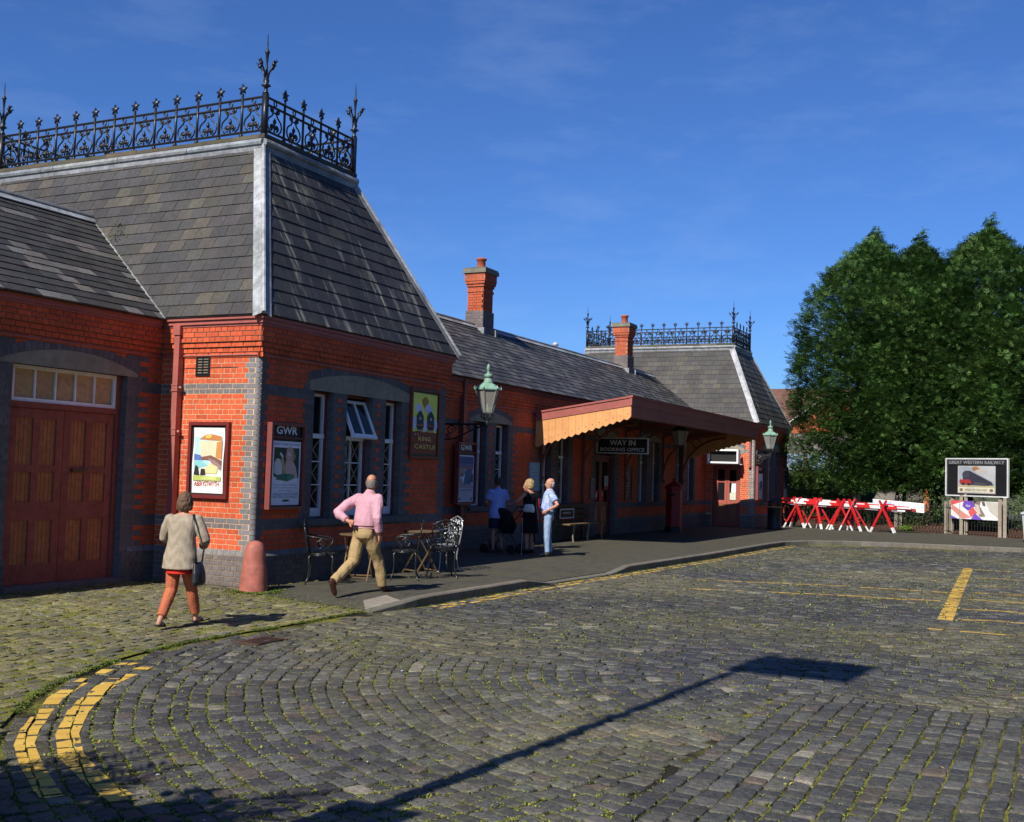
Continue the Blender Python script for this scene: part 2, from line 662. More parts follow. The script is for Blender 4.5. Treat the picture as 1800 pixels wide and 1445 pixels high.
def window(parent, pl, o, c, style='narrow', hopper=False):
    """sash window in an opening: maroon outer frame, white casement, glazing bars, glass"""
    u0, u1, v0, v1 = o
    win = MB()
    f = .035
    fr = MB()
    for (a, b, p, q) in ((u0, u0+f, v0, v1), (u1-f, u1, v0, v1), (u0+f, u1-f, v1-f, v1), (u0+f, u1-f, v0, v0+f)):
        fr.prism(pl, [(a, p), (b, p), (b, q), (a, q)], c-.10, c+.0, MAROON)
    w = fr.build('window', 'paint', parent)
    # white casement
    u0, u1, v0, v1 = u0+f, u1-f, v0+f, v1-f
    vm = v0+(v1-v0)*.655
    s = .04
    sash = MB()

    def rect(a, b, p, q, d0=-.085, d1=-.03, col=WHITE):
        sash.prism(pl, [(a, p), (b, p), (b, q), (a, q)], c+d0, c+d1, jit(col, .05))
    rect(u0, u0+s, v0, v1 if not hopper else vm)
    rect(u1-s, u1, v0, v1 if not hopper else vm)
    rect(u0+s, u1-s, v0, v0+.13)
    rect(u0-.004, u1+.004, vm-.035, vm+.035, -.085, -.015)
    if not hopper:
        rect(u0+s, u1-s, v1-s, v1)
    um = (u0+u1)/2
    wide = u1-u0 > .6
    lv = [v0+.13, v0+.13+(vm-v0-.165)/3, v0+.13+(vm-v0-.165)*2/3, vm-.035]
    for q in lv[1:3]:
        rect(u0+s, u1-s, q-.009, q+.009, -.075, -.04)
    if wide:
        rect(um-.011, um+.011, v0+.13, vm-.035, -.075, -.04)
        if not hopper:
            rect(um-.011, um+.011, vm+.035, v1-s, -.075, -.04)
    sash.build('sash', 'paint', w)
    lat = MB()
    cols = [(u0+s, um-.01), (um+.01, u1-s)] if wide else [(u0+s, u1-s)]
    for i in range(3):
        for (a, b) in cols:
            for (p, q) in (((a, lv[i]), (b, lv[i+1])), ((b, lv[i]), (a, lv[i+1]))):
                lat.bar(pl.pt(p[0], p[1], c-.062), pl.pt(q[0], q[1], c-.062), .011, .011, (.42, .34, .22), side=pl.n)
    lat.build('lattice_bar', 'paint', w)
    g = MB()
    g.face([pl.pt(u0+s, v0, c-.07), pl.pt(u1-s, v0, c-.07), pl.pt(u1-s, vm, c-.07), pl.pt(u0+s, vm, c-.07)])
    if not hopper:
        g.face([pl.pt(u0+s, vm, c-.07), pl.pt(u1-s, vm, c-.07), pl.pt(u1-s, v1, c-.07), pl.pt(u0+s, v1, c-.07)])
    g.build('pane', 'glass', w)
    if hopper:
        # top light hinged at its lower rail, tipped outwards... drawn as a leaf swung out at the bottom
        ang = R(24)
        up_ = (pl.v*math.cos(ang)-pl.n*math.sin(ang)).normalized()
        h = v1-vm-.03
        hp = Pl(pl.pt(u0, vm+.03, c-.03)+pl.n*(h*math.sin(ang)), pl.u, pl.n*math.cos(ang)+pl.v*math.sin(ang), up_)
        W = u1-u0
        m = MB()
        for (a, b, p, q) in ((0, s, 0, h), (W-s, W, 0, h), (s, W-s, h-s, h), (-.015, W+.015, -.03, s), (W/2-.013, W/2+.013, s, h-s)):
            m.prism(hp, [(a, p), (b, p), (b, q), (a, q)], -.02, .025, WHITE)
        hl = m.build('open_top_light', 'paint', parent)
        hl['label'] = 'white top light propped open'
        m = MB()
        m.face([hp.pt(s, s, 0), hp.pt(W-s, s, 0), hp.pt(W-s, h-s, 0), hp.pt(s, h-s, 0)])
        m.build('pane', 'glass', hl)
    return w


# ---- slates
def slates(parent, pl, region, w=.30, e=.215, colf=None, mat='slate', jitter=.0):
    us = [p[0] for p in region]
    vs = [p[1] for p in region]
    nrow = int((max(vs)-min(vs))/e)+1
    for r in range(nrow):
        v0 = min(vs)+r*e
        off = (r % 2)*w/2
        n = int((max(us)-min(us))/w)+2
        for i in range(-1, n):
            a = min(us)+i*w+off
            q = [(a+.003, v0), (a+w-.003, v0), (a+w-.003, v0+e+.01), (a+.003, v0+e+.01)]
            q = clip_to(q, region)
            if len(q) < 3 or area(q) < .004:
                continue
            col = colf(a+w/2, v0+e/2) if colf else jit(SLATE, .2)
            j = random.uniform(0, .004)
            s = 0
            if len(q) == 4:
                s = scr(pl.pt(*q[0]), pl.pt(*q[1]), pl.pt(*q[3]))
            CAND_SLATE.append((s, parent, pl, q, v0, e, j, col, mat))


def one_slate(mb, pl, q, v0, e, j, col):
    n = len(q)
    top = [pl.pt(a, b, .005+j+.013*(1-(b-v0)/e)) for a, b in q]
    bot = [pl.pt(a, b, -.004) for a, b in q]
    fs = [tuple(range(n))]
    for i in range(n):
        k = (i+1) % n
        fs.append((i, n+i, n+k, k))
    mb.mesh(top+bot, fs, col)


def slatecol(base=SLATE, warm=.25):
    def f(u, v):
        t = random.random()
        n = noise.noise(V((u*1.1, v*1.4, 3.3)))
        if t < warm*.5*(1+2.2*n):
            return jit((.070, .061, .047), .18)
        if t < warm*(1+1.5*n):
            return jit((.055, .050, .043), .18)
        return jit(base, .17)
    return f


# ---- near pavilion walls
plA = Pl((0, SET+.9, 0), (0, -1, 0), (-1, 0, 0))          # end face; u runs from behind the wing towards the corner
UA = SET+.9
plB = Pl((0, 0, 0), (1, 0, 0), (0, -1, 0))
WIN_B = [(1.33, 1.84, .95, 2.93), (2.21, 2.95, .95, 2.93), (3.36, 3.87, .95, 2.93)]
BN = .062                                                   # bullnose radius


def colA(u, k, head):  # blue brick paler than on the front, sunlight put into its colour
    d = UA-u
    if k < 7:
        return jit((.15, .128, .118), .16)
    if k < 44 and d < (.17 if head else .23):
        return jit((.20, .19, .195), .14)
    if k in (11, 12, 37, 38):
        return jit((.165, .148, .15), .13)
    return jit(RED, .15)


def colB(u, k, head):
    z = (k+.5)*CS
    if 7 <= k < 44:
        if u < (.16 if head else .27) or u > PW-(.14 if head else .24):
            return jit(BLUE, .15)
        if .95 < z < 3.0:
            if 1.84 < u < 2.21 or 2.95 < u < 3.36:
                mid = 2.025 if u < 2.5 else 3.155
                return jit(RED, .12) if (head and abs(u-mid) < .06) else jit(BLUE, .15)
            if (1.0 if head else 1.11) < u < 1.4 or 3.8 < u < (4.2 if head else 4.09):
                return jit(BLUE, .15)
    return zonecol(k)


def brick_part(name, parent):
    """the mortar body of one wall; its bricks hang below it"""
    return name


def pavilion(x0, near):
    dx = V((x0, 0, 0))
    pb = Pl(plB.o+dx, plB.u, plB.n)
    pa = Pl(plA.o+dx, plA.u, plA.n)
    mb = MB()
    m = MORTARD
    doorA = [] if near else [(UA-1.58, UA-.52, -.1, 2.75)]
    panels(mb, pb, BN, PW, -.3, 3.75, WIN_B, 0, m)
    panels(mb, pa, 0, UA-BN, -.3, 3.75, doorA, 0, MORTAR)
    # right end and back of the pavilion
    mb.box((x0+PW-.3, .02, -.3), (x0+PW-.001, PD, 3.76), RED)
    mb.box((x0+.02, PD-.3, -.3), (x0+PW-.32, PD, 3.76), RED)
    mb.box((x0+.03, SET+.9, -.3), (x0+.3, PD-.32, 3.76), RED)
    # floor and ceiling close the rooms
    mb.box((x0+.05, .3, -.05), (x0+PW-.35, PD-.4, .0), (.2, .17, .14))
    mb.box((x0+.05, .05, 3.70), (x0+PW-.35, PD-.4, 3.74), (.5, .5, .48))
    # corbel body
    for k in range(45, 50):
        c = corb(k)-.004
        mb.box((x0-c, -c, k*CS), (x0+PW+c, PD+c, (k+1)*CS), MORTARD if k < 49 else MORTARD)
    # plinth body
    pc = corb(0)-.004
    mb.box((x0+.02, -pc, -.3), (x0+PW+pc, .01, 6*CS), MORTARD)
    mb.box((x0-pc, -pc, -.3), (x0+.03, UA-(1.58 if not near else 0) if False else (.5 if not near else SET+.4), 6*CS), mixc(MORTAR, MORTARD, .5))
    wall = mb.build('pavilion_wall', 'mortar', bld)
    sk = lintel(wall, pb, 1.19, 4.13, 2.93, 3.07, 3.25, 0)
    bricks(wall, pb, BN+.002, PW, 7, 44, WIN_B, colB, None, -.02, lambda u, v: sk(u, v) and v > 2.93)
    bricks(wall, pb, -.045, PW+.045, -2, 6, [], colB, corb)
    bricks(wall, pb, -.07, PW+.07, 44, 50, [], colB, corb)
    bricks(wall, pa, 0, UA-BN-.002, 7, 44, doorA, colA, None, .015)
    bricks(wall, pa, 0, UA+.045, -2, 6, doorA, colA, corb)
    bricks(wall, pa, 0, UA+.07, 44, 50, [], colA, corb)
    # splayed plinth course
    ms = MB()
    for (pl, a, b) in ((pb, -.045, PW+.045), (pa, 0 if near else UA-.5, UA+.045)):
        n = int((b-a)/.1125)
        for i in range(n+1):
            p, q = a+i*.1125+.004, min(b, a+(i+1)*.1125)-.004
            if q-p < .02:
                continue
            v = [pl.pt(p, .452, .045), pl.pt(q, .452, .045), pl.pt(q, .523, .003), pl.pt(p, .523, .003),
                 pl.pt(p, .452, -.03), pl.pt(q, .452, -.03), pl.pt(q, .523, -.03), pl.pt(p, .523, -.03)]
            ms.mesh(v, [(0, 1, 2, 3), (0, 3, 7, 4), (1, 5, 6, 2), (0, 4, 5, 1)], jit((.17, .16, .155), .14))
        v = [pl.pt(a, .45, .041), pl.pt(b, .45, .041), pl.pt(b, .525, -.001), pl.pt(a, .525, -.001)]
        ms.face(v, MORTARD)
    ms.build('plinth_splay', 'brick', wall)
    # bullnose corner, one piece for each course
    mb = MB()
    for k in range(7, 44):
        z0, z1 = k*CS+.005, (k+1)*CS-.005
        col = jit((.21, .20, .205), .12)
        arc = []
        for i in range(7):
            t = math.pi/2*i/6
            arc.append((x0+BN-(BN+.0045)*math.cos(t), BN-(BN+.0045)*math.sin(t)))
        arc = [(x0-.0045, BN+.002)]+arc+[(x0+BN+.002, -.0045)]
        for i in range(len(arc)-1):
            (ax, ay), (bx, by) = arc[i], arc[i+1]
            mb.face([(ax, ay, z0), (bx, by, z0), (bx, by, z1), (ax, ay, z1)], col)
        mb.face([(p[0], p[1], z1) for p in arc]+[(x0+BN, BN, z1)], col)
        mb.face(([(p[0], p[1], z0) for p in arc]+[(x0+BN, BN, z0)])[::-1], col)
    mb.lathe((x0+BN, BN, 0), [(BN-.002, .45), (BN-.002, 3.31)], 16, MORTAR)
    mb.build('corner_brick', 'brick', wall, True)
    # reveals, sill, windows
    for o in WIN_B:
        mr = MB()
        reveal(mr, pb, o, .22, BLUE)
        mr.build('window_reveal', 'brick', wall)
    ms = MB()
    ms.prism(pb, [(1.03, .86), (4.17, .86), (4.17, .95), (1.03, .95)], -.2, .05, (.115, .118, .11))
    ms.build('window_sill', 'stone', wall)
    for i, o in enumerate(WIN_B):
        window(bld, pb, o, -.12, hopper=(near and i == 1))
    # thin string pipe under the corbels and the painted eaves moulding
    mo = MB()
    for (p, q) in (((x0-.022, SET+.3, 3.335), (x0-.022, -.022, 3.335)), ((x0-.022, -.022, 3.335), (x0+PW-.1, -.022, 3.335))):
        mo.tube([p, q], .014, 8, PINKBR)
    for (z0, z1, c) in ((3.75, 3.785, .09), (3.785, 3.845, .115), (3.845, 3.895, .145)):
        mo.box((x0-c, -c, z0), (x0+PW+c, PD+c, z1), (.36, .10, .08))
    mo.build('eaves_moulding', 'paint', bld)

    # ---- steep roof
    E0, Z0, Z1 = .16, 3.90, 6.93
    ix, iy = 1.43, 1.28
    ex, ey = ix+E0, iy+E0
    lx, ly = math.hypot(ex, Z1-Z0), math.hypot(ey, Z1-Z0)
    rb = MB()
    c0 = [(x0-E0, -E0), (x0+PW+E0, -E0), (x0+PW+E0, PD+E0), (x0-E0, PD+E0)]
    c1 = [(x0+ix, iy), (x0+PW-ix, iy), (x0+PW-ix, PD-iy), (x0+ix, PD-iy)]
    for i in range(4):
        j = (i+1) % 4
        rb.face([(*c0[i], Z0-.01), (*c0[j], Z0-.01), (*c1[j], Z1), (*c1[i], Z1)], (.05, .047, .046))
    rb.face([(*p, Z1) for p in c1], (.2, .2, .2))
    rb.face([(*p, Z0-.015) for p in c0][::-1], (.05, .047, .046))
    roof = rb.build('pavilion_roof', 'slate', bld)
    pf = Pl((x0-E0, -E0, Z0), (1, 0, 0), (0, -(Z1-Z0), ey), (0, ey, Z1-Z0))
    W = PW+2*E0
    slates(roof, pf, [(0, 0), (W, 0), (W-ex, ly), (ex, ly)], .34, .235, slatecol((.037, .035, .034), .08), 'slate_stained')
    pa2 = Pl((x0-E0, PD+E0, Z0), (0, -1, 0), (-(Z1-Z0), 0, ex), (ex, 0, Z1-Z0))
    W2 = PD+2*E0
    slates(roof, pa2, [(1.5, 0), (W2, 0), (W2-ey, lx), (1.6, lx)], .30, .215, slatecol(SLATE, .4))
    # lead on the hips
    ml = MB()
    for (a, b, pl, sgn) in (((x0-E0, -E0, Z0), (x0+ix, iy, Z1), None, 0), ((x0+PW+E0, -E0, Z0), (x0+PW-ix, iy, Z1), None, 1)):
        a, b = V(a), V(b)
        t = (b-a).normalized()
        n = V((0, -(Z1-Z0), ey)).normalized()
        n2 = V((-(Z1-Z0) if sgn == 0 else (Z1-Z0), 0, ex)).normalized()
        for nn, wd in ((n, .13), (n2, .16)):
            s = t.cross(nn).normalized()
            if s.dot(V((1 if sgn == 0 else -1, 0, 0)) if nn is n else V((0, 1, 0))) < 0:
                s = -s
            seg = 4
            for i in range(seg):
                p, q = a+(b-a)*(i/seg), a+(b-a)*((i+1)/seg)
                o0 = .022+.004*(seg-i)/seg
                ml.obox((p+q)/2+s*wd/2+nn*o0, (q-p)/2*1.004, s*wd/2, nn*.004, jit(mixc(LEADC, (.42, .43, .44), .45 if nn is n2 else .0), .15))
        roll = a+V((0, 0, .02))
        ml.tube([a+(n+n2).normalized()*.03, b+(n+n2).normalized()*.03], .034, 8, (.34, .345, .35))
    # lead curb with a roll and the stained timber kerb above it
    for (z0, z1, g, col) in ((Z1-.16, Z1-.02, .075, LEADC), (Z1+.06, Z1+.10, .03, (.28, .285, .29))):
        ml.box((x0+ix-g, iy-g, z0), (x0+PW-ix+g, PD-iy+g, z1), col)
    ring = [(x0+ix-.05, iy-.05), (x0+PW-ix+.05, iy-.05), (x0+PW-ix+.05, PD-iy+.05), (x0+ix-.05, PD-iy+.05)]
    for i in range(4):
        p, q = ring[i], ring[(i+1) % 4]
        for s_ in range(4):
            a = V((*p, Z1+.02)).lerp(V((*q, Z1+.02)), s_/4)
            b = V((*p, Z1+.02)).lerp(V((*q, Z1+.02)), (s_+1)/4-.002)
            ml.tube([a, b], .065, 10, jit((.23, .235, .24), .2))
    ml.box((x0+ix-.02, iy-.02, Z1-.05), (x0+PW-ix+.02, PD-iy+.02, Z1+.07), LEADC)
    ml.build('hip_lead', 'lead', roof)
    mk = MB()
    for s_ in range(9):
        y0 = iy-.045+s_*(PD-2*iy+.09)/9
        mk.box((x0+ix-.045, y0+.001, Z1+.10), (x0+ix+.06, y0+(PD-2*iy+.09)/9-.001, Z1+.165+random.uniform(-.008, .008)), jit((.10, .085, .05), .3))
    mk.box((x0+ix-.05, iy-.055, Z1+.101), (x0+PW-ix+.05, iy+.05, Z1+.168), (.055, .05, .04))
    mk.box((x0+PW-ix-.06, iy+.052, Z1+.10), (x0+PW-ix+.045, PD-iy, Z1+.166), (.055, .05, .04))
    mk.build('kerb_timber', 'wood', roof)
    return wall, roof, pa, pb


wall_n, roof_n, pa_n, pb_n = pavilion(0, True)
wall_f, roof_f, pa_f, pb_f = pavilion(D, False)

# ---- left wing
WX0 = -12.0
plW = Pl((0, SET, 0), (1, 0, 0), (0, -1, 0))
DOORW = [(-2.66, -.68, -.1, 2.98)]


def colW(u, k, head):
    if 7 <= k < 44:
        if -.69 < u < (-.30 if head else -.38) or (-3.05 if head else -2.97) < u < -2.6:
            return jit(BLUE, .15)
    return zonecol(k)


mb = MB()
panels(mb, plW, WX0, 0, -.3, 3.76, DOORW, 0, MORTARD)
mb.box((WX0, SET+.3, 3.7), (-.02, 6.8, 3.74), (.5, .5, .48))
mb.box((WX0, 6.6, -.3), (-.05, 6.86, 3.76), RED)
mb.box((WX0-.3, SET+.01, -.3), (WX0-.01, 6.86, 5.6), RED)
for k in range(45, 50):
    c = corb(k)-.004
    mb.box((WX0, SET-c, k*CS), (-.001, SET+.2, (k+1)*CS), MORTARD)
mb.box((WX0, SET-.041, -.3), (-2.67, SET+.01, .45), MORTARD)
mb.box((-.67, SET-.041, -.3), (-.0, SET+.01, .45), MORTARD)
wall_w = mb.build('wing_wall', 'mortar', bld)
skw = lintel(wall_w, plW, -2.86, -.50, 2.98, 3.03, 3.235, 0, 24)
bricks(wall_w, plW, -3.6, -.004, 7, 44, DOORW, colW, None, 0, lambda u, v: skw(u, v) and v > 2.98)
bricks(wall_w, plW, -3.6, -.045, -2, 6, DOORW, colW, corb)
bricks(wall_w, plW, -3.6, -.07, 44, 50, [], colW, corb)
mr = MB()
reveal(mr, plW, DOORW[0], .16, BLUE)
mr.build('door_reveal', 'brick', wall_w)
ms = MB()
for i in range(32):
    p, q = -3.6+i*.1125+.004, -3.6+(i+1)*.1125-.004
    if -2.72 < p < -.64:
        continue
    v = [plW.pt(p, .452, .045), plW.pt(q, .452, .045), plW.pt(q, .523, .003), plW.pt(p, .523, .003)]
    ms.mesh(v+[x+V((0, .03, 0)) for x in v], [(0, 1, 2, 3), (0, 3, 7, 4), (1, 5, 6, 2), (0, 4, 5, 1)], jit((.17, .16, .155), .14))
ms.build('plinth_splay', 'brick', wall_w)
mo = MB()
mo.tube([(WX0, SET-.022, 3.335), (.0, SET-.022, 3.335)], .014, 8, PINKBR)
for (z0, z1, c) in ((3.75, 3.785, .09), (3.785, 3.845, .115), (3.845, 3.885, .145)):
    mo.box((WX0, SET-c, z0), (-.146, SET+.1, z1), (.36, .10, .08))
mo.build('eaves_moulding', 'paint', bld)

# ---- main range between the pavilions
plM = Pl((0, SET, 0), (1, 0, 0), (0, -1, 0))
MX0, MX1 = PW, D
PAIRS = [((9.93, 10.58), (11.08, 11.73)), ((13.65, 14.30), (14.80, 15.45)), ((21.2, 21.85), (22.42, 23.07)), ((25.05, 25.70), (26.3, 26.95))]
WIN_M = [(a, b, .95, 2.93) for p in PAIRS for (a, b) in p]
DOORM = (17.45, 18.95, -.1, 2.93)
OPM = WIN_M+[DOORM]


def colM(u, k, head):
    z = (k+.5)*CS
    if 7 <= k < 44 and z < 3.0:
        for (p, q) in PAIRS:
            if p[1] <= u <= q[0] and z > .95:
                return jit(RED, .12) if (head and abs(u-(p[1]+q[0])/2) < .06) else jit(BLUE, .15)
            e = .22 if head else .32
            if (p[0]-e < u < p[0] or q[1] < u < q[1]+e) and z > .95:
                return jit(BLUE, .15)
        e = .22 if head else .32
        if DOORM[0]-e < u < DOORM[0] or DOORM[1] < u < DOORM[1]+e:
            return jit(BLUE, .15)
    return zonecol(k)


mb = MB()
panels(mb, plM, MX0, MX1, -.3, 3.76, OPM, 0, MORTARD)
mb.box((MX0, SET+.3, 3.7), (MX1, 6.8, 3.74), (.5, .5, .48))
mb.box((MX0, SET+.3, -.05), (MX1, 6.8, 0), (.2, .17, .14))
mb.box((MX0, 6.6, -.3), (MX1, 6.86, 3.76), RED)
for k in range(45, 50):
    c = corb(k)-.004
    mb.box((MX0+.001, SET-c, k*CS), (MX1-.001, SET+.2, (k+1)*CS), MORTARD)
mb.box((MX0, SET-.041, -.3), (DOORM[0]-.01, SET+.01, .45), MORTARD)
mb.box((DOORM[1]+.01, SET-.041, -.3), (MX1, SET+.01, .45), MORTARD)
wall_m = mb.build('main_wall', 'mortar', bld)
sks = []
for (p, q) in PAIRS:
    sks.append(lintel(wall_m, plM, p[0]-.18, q[1]+.18, 2.93, 2.99, 3.17, 0, 22))
sks.append(lintel(wall_m, plM, DOORM[0]-.15, DOORM[1]+.15, 2.93, 2.99, 3.15, 0, 16))
bricks(wall_m, plM, MX0, MX1, 7, 44, OPM, colM, None, 0, lambda u, v: v > 2.93 and any(s(u, v) for s in sks), pick=False)
bricks(wall_m, plM, MX0, MX1, -2, 6, [DOORM], colM, corb, pick=False)
bricks(wall_m, plM, MX0, MX1, 44, 50, [], colM, corb, pick=False)
for o in OPM:
    mr = MB()
    reveal(mr, plM, o, .22, BLUE)
    mr.build('window_reveal', 'brick', wall_m)
for (p, q) in PAIRS:
    ms = MB()
    ms.prism(plM, [(p[0]-.15, .86), (q[1]+.15, .86), (q[1]+.15, .95), (p[0]-.15, .95)], -.2, .05, (.115, .118, .11))
    ms.build('window_sill', 'stone', wall_m)
for o in WIN_M:
    window(bld, plM, o, -.13)
mo = MB()
mo.tube([(MX0, SET-.022, 3.335), (MX1, SET-.022, 3.335)], .014, 8, PINKBR)
for (z0, z1, c) in ((3.75, 3.785, .09), (3.785, 3.845, .115), (3.845, 3.885, .145)):
    mo.box((MX0+.15, SET-c, z0), (MX1-.15, SET+.1, z1), (.20, .05, .045))
mo.build('eaves_moulding', 'paint', bld)

# ---- lower roofs
RY, RZ, EY, EZ = 4.35, 5.79, 1.66, 3.87
ls = math.hypot(RY-EY, RZ-EZ)
sl_ = 1.59/3.03                                  # how far the steep roof leans back in x for each metre of height
xa = -.16+(EZ-3.9)*sl_
xb = -.16+(RZ-3.9)*sl_


def low_roof(name, x0, x0t, x1, x1t, colf, mat):
    rb = MB()
    rb.face([(x0, EY, EZ-.01), (x1, EY, EZ-.01), (x1t, RY, RZ-.01), (x0t, RY, RZ-.01)], (.05, .047, .046))
    rb.face([(x1, 2*RY-EY, EZ-.01), (x0, 2*RY-EY, EZ-.01), (x0t, RY, RZ-.01), (x1t, RY, RZ-.01)], (.05, .047, .046))
    rb.face([(x0, EY, EZ-.014), (x0, EY+.3, EZ-.014), (x1, EY+.3, EZ-.014), (x1, EY, EZ-.014)], (.05, .047, .046))
    r = rb.build(name, 'slate', bld)
    pl = Pl((0, EY, EZ), (1, 0, 0), (0, -(RZ-EZ), RY-EY), (0, RY-EY, RZ-EZ))
    slates(r, pl, [(x0, 0), (x1, 0), (x1t, ls), (x0t, ls)], .30, .2, colf, mat)
    # lead ridge in lengths
    ml = MB()
    n = max(1, int((x1t-x0t)/2.1))
    for i in range(n):
        a, b = x0t+(x1t-x0t)*i/n, x0t+(x1t-x0t)*(i+1)/n-.004
        col = jit((.27, .275, .28), .22)
        for sg in (1, -1):
            ml.obox(((a+b)/2, RY-sg*.08, RZ-.015), ((b-a)/2, 0, 0), (0, -sg*.085, -.06), (0, -.004*sg*.6, .006), col)
        ml.tube([(a, RY, RZ+.05), (b, RY, RZ+.05)], .04, 8, jit((.23, .235, .24), .15))
    ml.build('ridge_lead', 'lead', r)
    return r


def wcol(u, v):
    n = noise.noise(V((u*.9, v*2.4, 9.1)))
    if n > .22 and random.random() < .75:
        return jit((.125, .117, .106), .2)
    return jit((.043, .040, .038), .22)


def mcol(u, v):
    t = random.random()
    n = noise.noise(V((u*.8, v*1.8, 1.7)))
    if t < .34+.4*n:
        return jit((.088, .083, .078), .2)
    return jit((.045, .043, .043), .25)


roof_w = low_roof('wing_roof', WX0, WX0, xa, xb, wcol, 'slate')
PR0, PR0t = PW+.16, PW+.16-(RZ-3.9)*sl_
roof_m = low_roof('main_roof', PR0, PR0t, D+xa, D+xb, mcol, 'slate')
# valley strip between wing roof and steep roof, with moss
ml = MB()
a, b = V((xa, EY, EZ+.01)), V((xb, RY, RZ+.01))
ml.tube([a, b], .022, 6, (.25, .25, .24))
ml.build('valley_lead', 'lead', roof_w)
mm_ = MB()


def moss_clump(mb, c, r, n=14, col=(.10, .12, .02)):
    for _ in range(n):
        p = V(c)+V((random.gauss(0, r), random.gauss(0, r), random.gauss(0, r*.6)))
        s = r*random.uniform(.25, .6)
        q = [p+V((random.uniform(-1, 1), random.uniform(-1, 1), random.uniform(-1, 1)))*s for _ in range(3)]
        mb.face(q, jit(col, .35))


for i in range(40):
    p = a.lerp(b, random.random())+V((0, -.02, .02))
    moss_clump(mm_, p, random.uniform(.01, .035), 8)
for (y, z) in ((3.55, 5.62), (3.5, 5.5), (3.62, 5.32), (3.45, 5.4)):
    moss_clump(mm_, (-.16+(z-3.9)*sl_-.03, y, z), .06, 26)
for _ in range(30):
    z = random.uniform(4, 6.8)
    y = random.uniform(-.1+(z-3.9)*.47, 4)
    moss_clump(mm_, (-.16+(z-3.9)*sl_-.02, y, z), .014, 5)
for _ in range(60):
    z = random.uniform(3.95, 6.8)
    x = random.uniform(-.1+(z-3.9)*.52, 5.5-(z-3.9)*.52)
    if noise.noise(V((x*1.5, 0, 4))) > 0 or x > 3.4:
        moss_clump(mm_, (x, -.16+(z-3.9)*1.44/3.03-.02, z), .018, 7, (.12, .12, .03))
o = mm_.build('roof_moss', 'moss', roof_n)
o['kind'] = 'stuff'

# ---- chimneys on the ridge


def chimney(x, y):
    w, d = .29, .24                       # half sizes along x and y
    mb = MB()
    mb.box((x-w+.002, y-d+.002, 5.2), (x+w-.002, y+d-.002, 7.3), MORTAR)
    ch = mb.build('chimney', 'mortar', bld)

    def prof(k):                           # courses counted from 5.25 m
        if k < 13:
            return .035
        if 20 <= k < 21:
            return .02
        if 22 <= k < 23:
            return .03
        if k == 23:
            return .06
        if k >= 24:
            return .075
        return 0
    for (o_, u_, n_, half, off) in (((x, y-d, 5.25), (1, 0, 0), (0, -1, 0), w, 0), ((x-w, y, 5.25), (0, -1, 0), (-1, 0, 0), d, 0),
                                    ((x+w, y, 5.25), (0, 1, 0), (1, 0, 0), d, 0), ((x, y+d, 5.25), (-1, 0, 0), (0, 1, 0), w, 0)):
        pl = Pl(o_, u_, n_)
        m2 = MB()
        for k in range(0, 27):
            c = prof(k)
            wd = half+c
            m2.face([pl.pt(-wd, k*CS, c-.002), pl.pt(wd, k*CS, c-.002), pl.pt(wd, (k+1)*CS, c-.002), pl.pt(-wd, (k+1)*CS, c-.002)], MORTAR if k > 12 else MORTARD)
            head = k % 2
            bw = .1125 if head else .225
            n = int(2*wd/bw)+2
            for i in range(n):
                a0, a1 = max(-wd, -wd+i*bw-(.056 if head else .0)), min(wd, -wd+(i+1)*bw-(.056 if head else 0))
                if a1-a0 < .03:
                    continue
                one_brick(m2, pl, (a0+.004, a1-.004, k*CS+.004, (k+1)*CS-.004), c, jit((.17, .14, .13) if k < 13 else (.42, .09, .038), .14), .004, .004)
        for k in (20, 22, 23, 24, 13):
            c0_, c1_ = prof(k-1), prof(k)
            m = max(c0_, c1_)
            zz = k*CS
            hw = half+m
            m2.face([pl.pt(-hw, zz, m), pl.pt(hw, zz, m), pl.pt(hw, zz, -.05), pl.pt(-hw, zz, -.05)], (.4, .1, .05))
        for k in (21,):
            m = prof(20)
            m2.face([pl.pt(-half-m, k*CS, m), pl.pt(half+m, k*CS, m), pl.pt(half+m, k*CS, -.05), pl.pt(-half-m, k*CS, -.05)], (.4, .1, .05))
        b_ = m2.build('brick_face', 'brick', ch)
        b_['kind'] = 'stuff'
    m3 = MB()
    z = 5.25+27*CS
    m3.box((x-w-.12, y-d-.12, z), (x+w+.12, y+d+.12, z+.11), (.2, .185, .14))
    m3.box((x-w-.10, y-d-.10, z+.111), (x+w+.10, y+d+.10, z+.15), (.15, .14, .10))
    m3.build('cap', 'stone', ch)
    m4 = MB()
    m4.lathe((x, y, z+.14), [(.125, 0), (.12, .02), (.115, .25), (.145, .27), (.15, .31), (.13, .33), (.1, .33), (.1, .2)], 16, (.40, .10, .05))
    m4.build('chimney_pot', 'brick', ch, True)
    m5 = MB()
    for (p, q, r_, s_) in ((x-w-.12, x-w-.02, y-d-.12, y+d+.12), (x+w+.02, x+w+.12, y-d-.12, y+d+.12)):
        m5.box((p, r_, RZ-.42), (q, s_, RZ-.05), (.28, .285, .29))
    m5.obox((x, y-d-.14, 5.42), (w+.12, 0, 0), (0, .06, .045), (0, -.004, .006), (.5, .5, .5))
    m5.build('flashing', 'lead', ch)


chimney(14.75, 4.35)
chimney(26.15, 4.35)
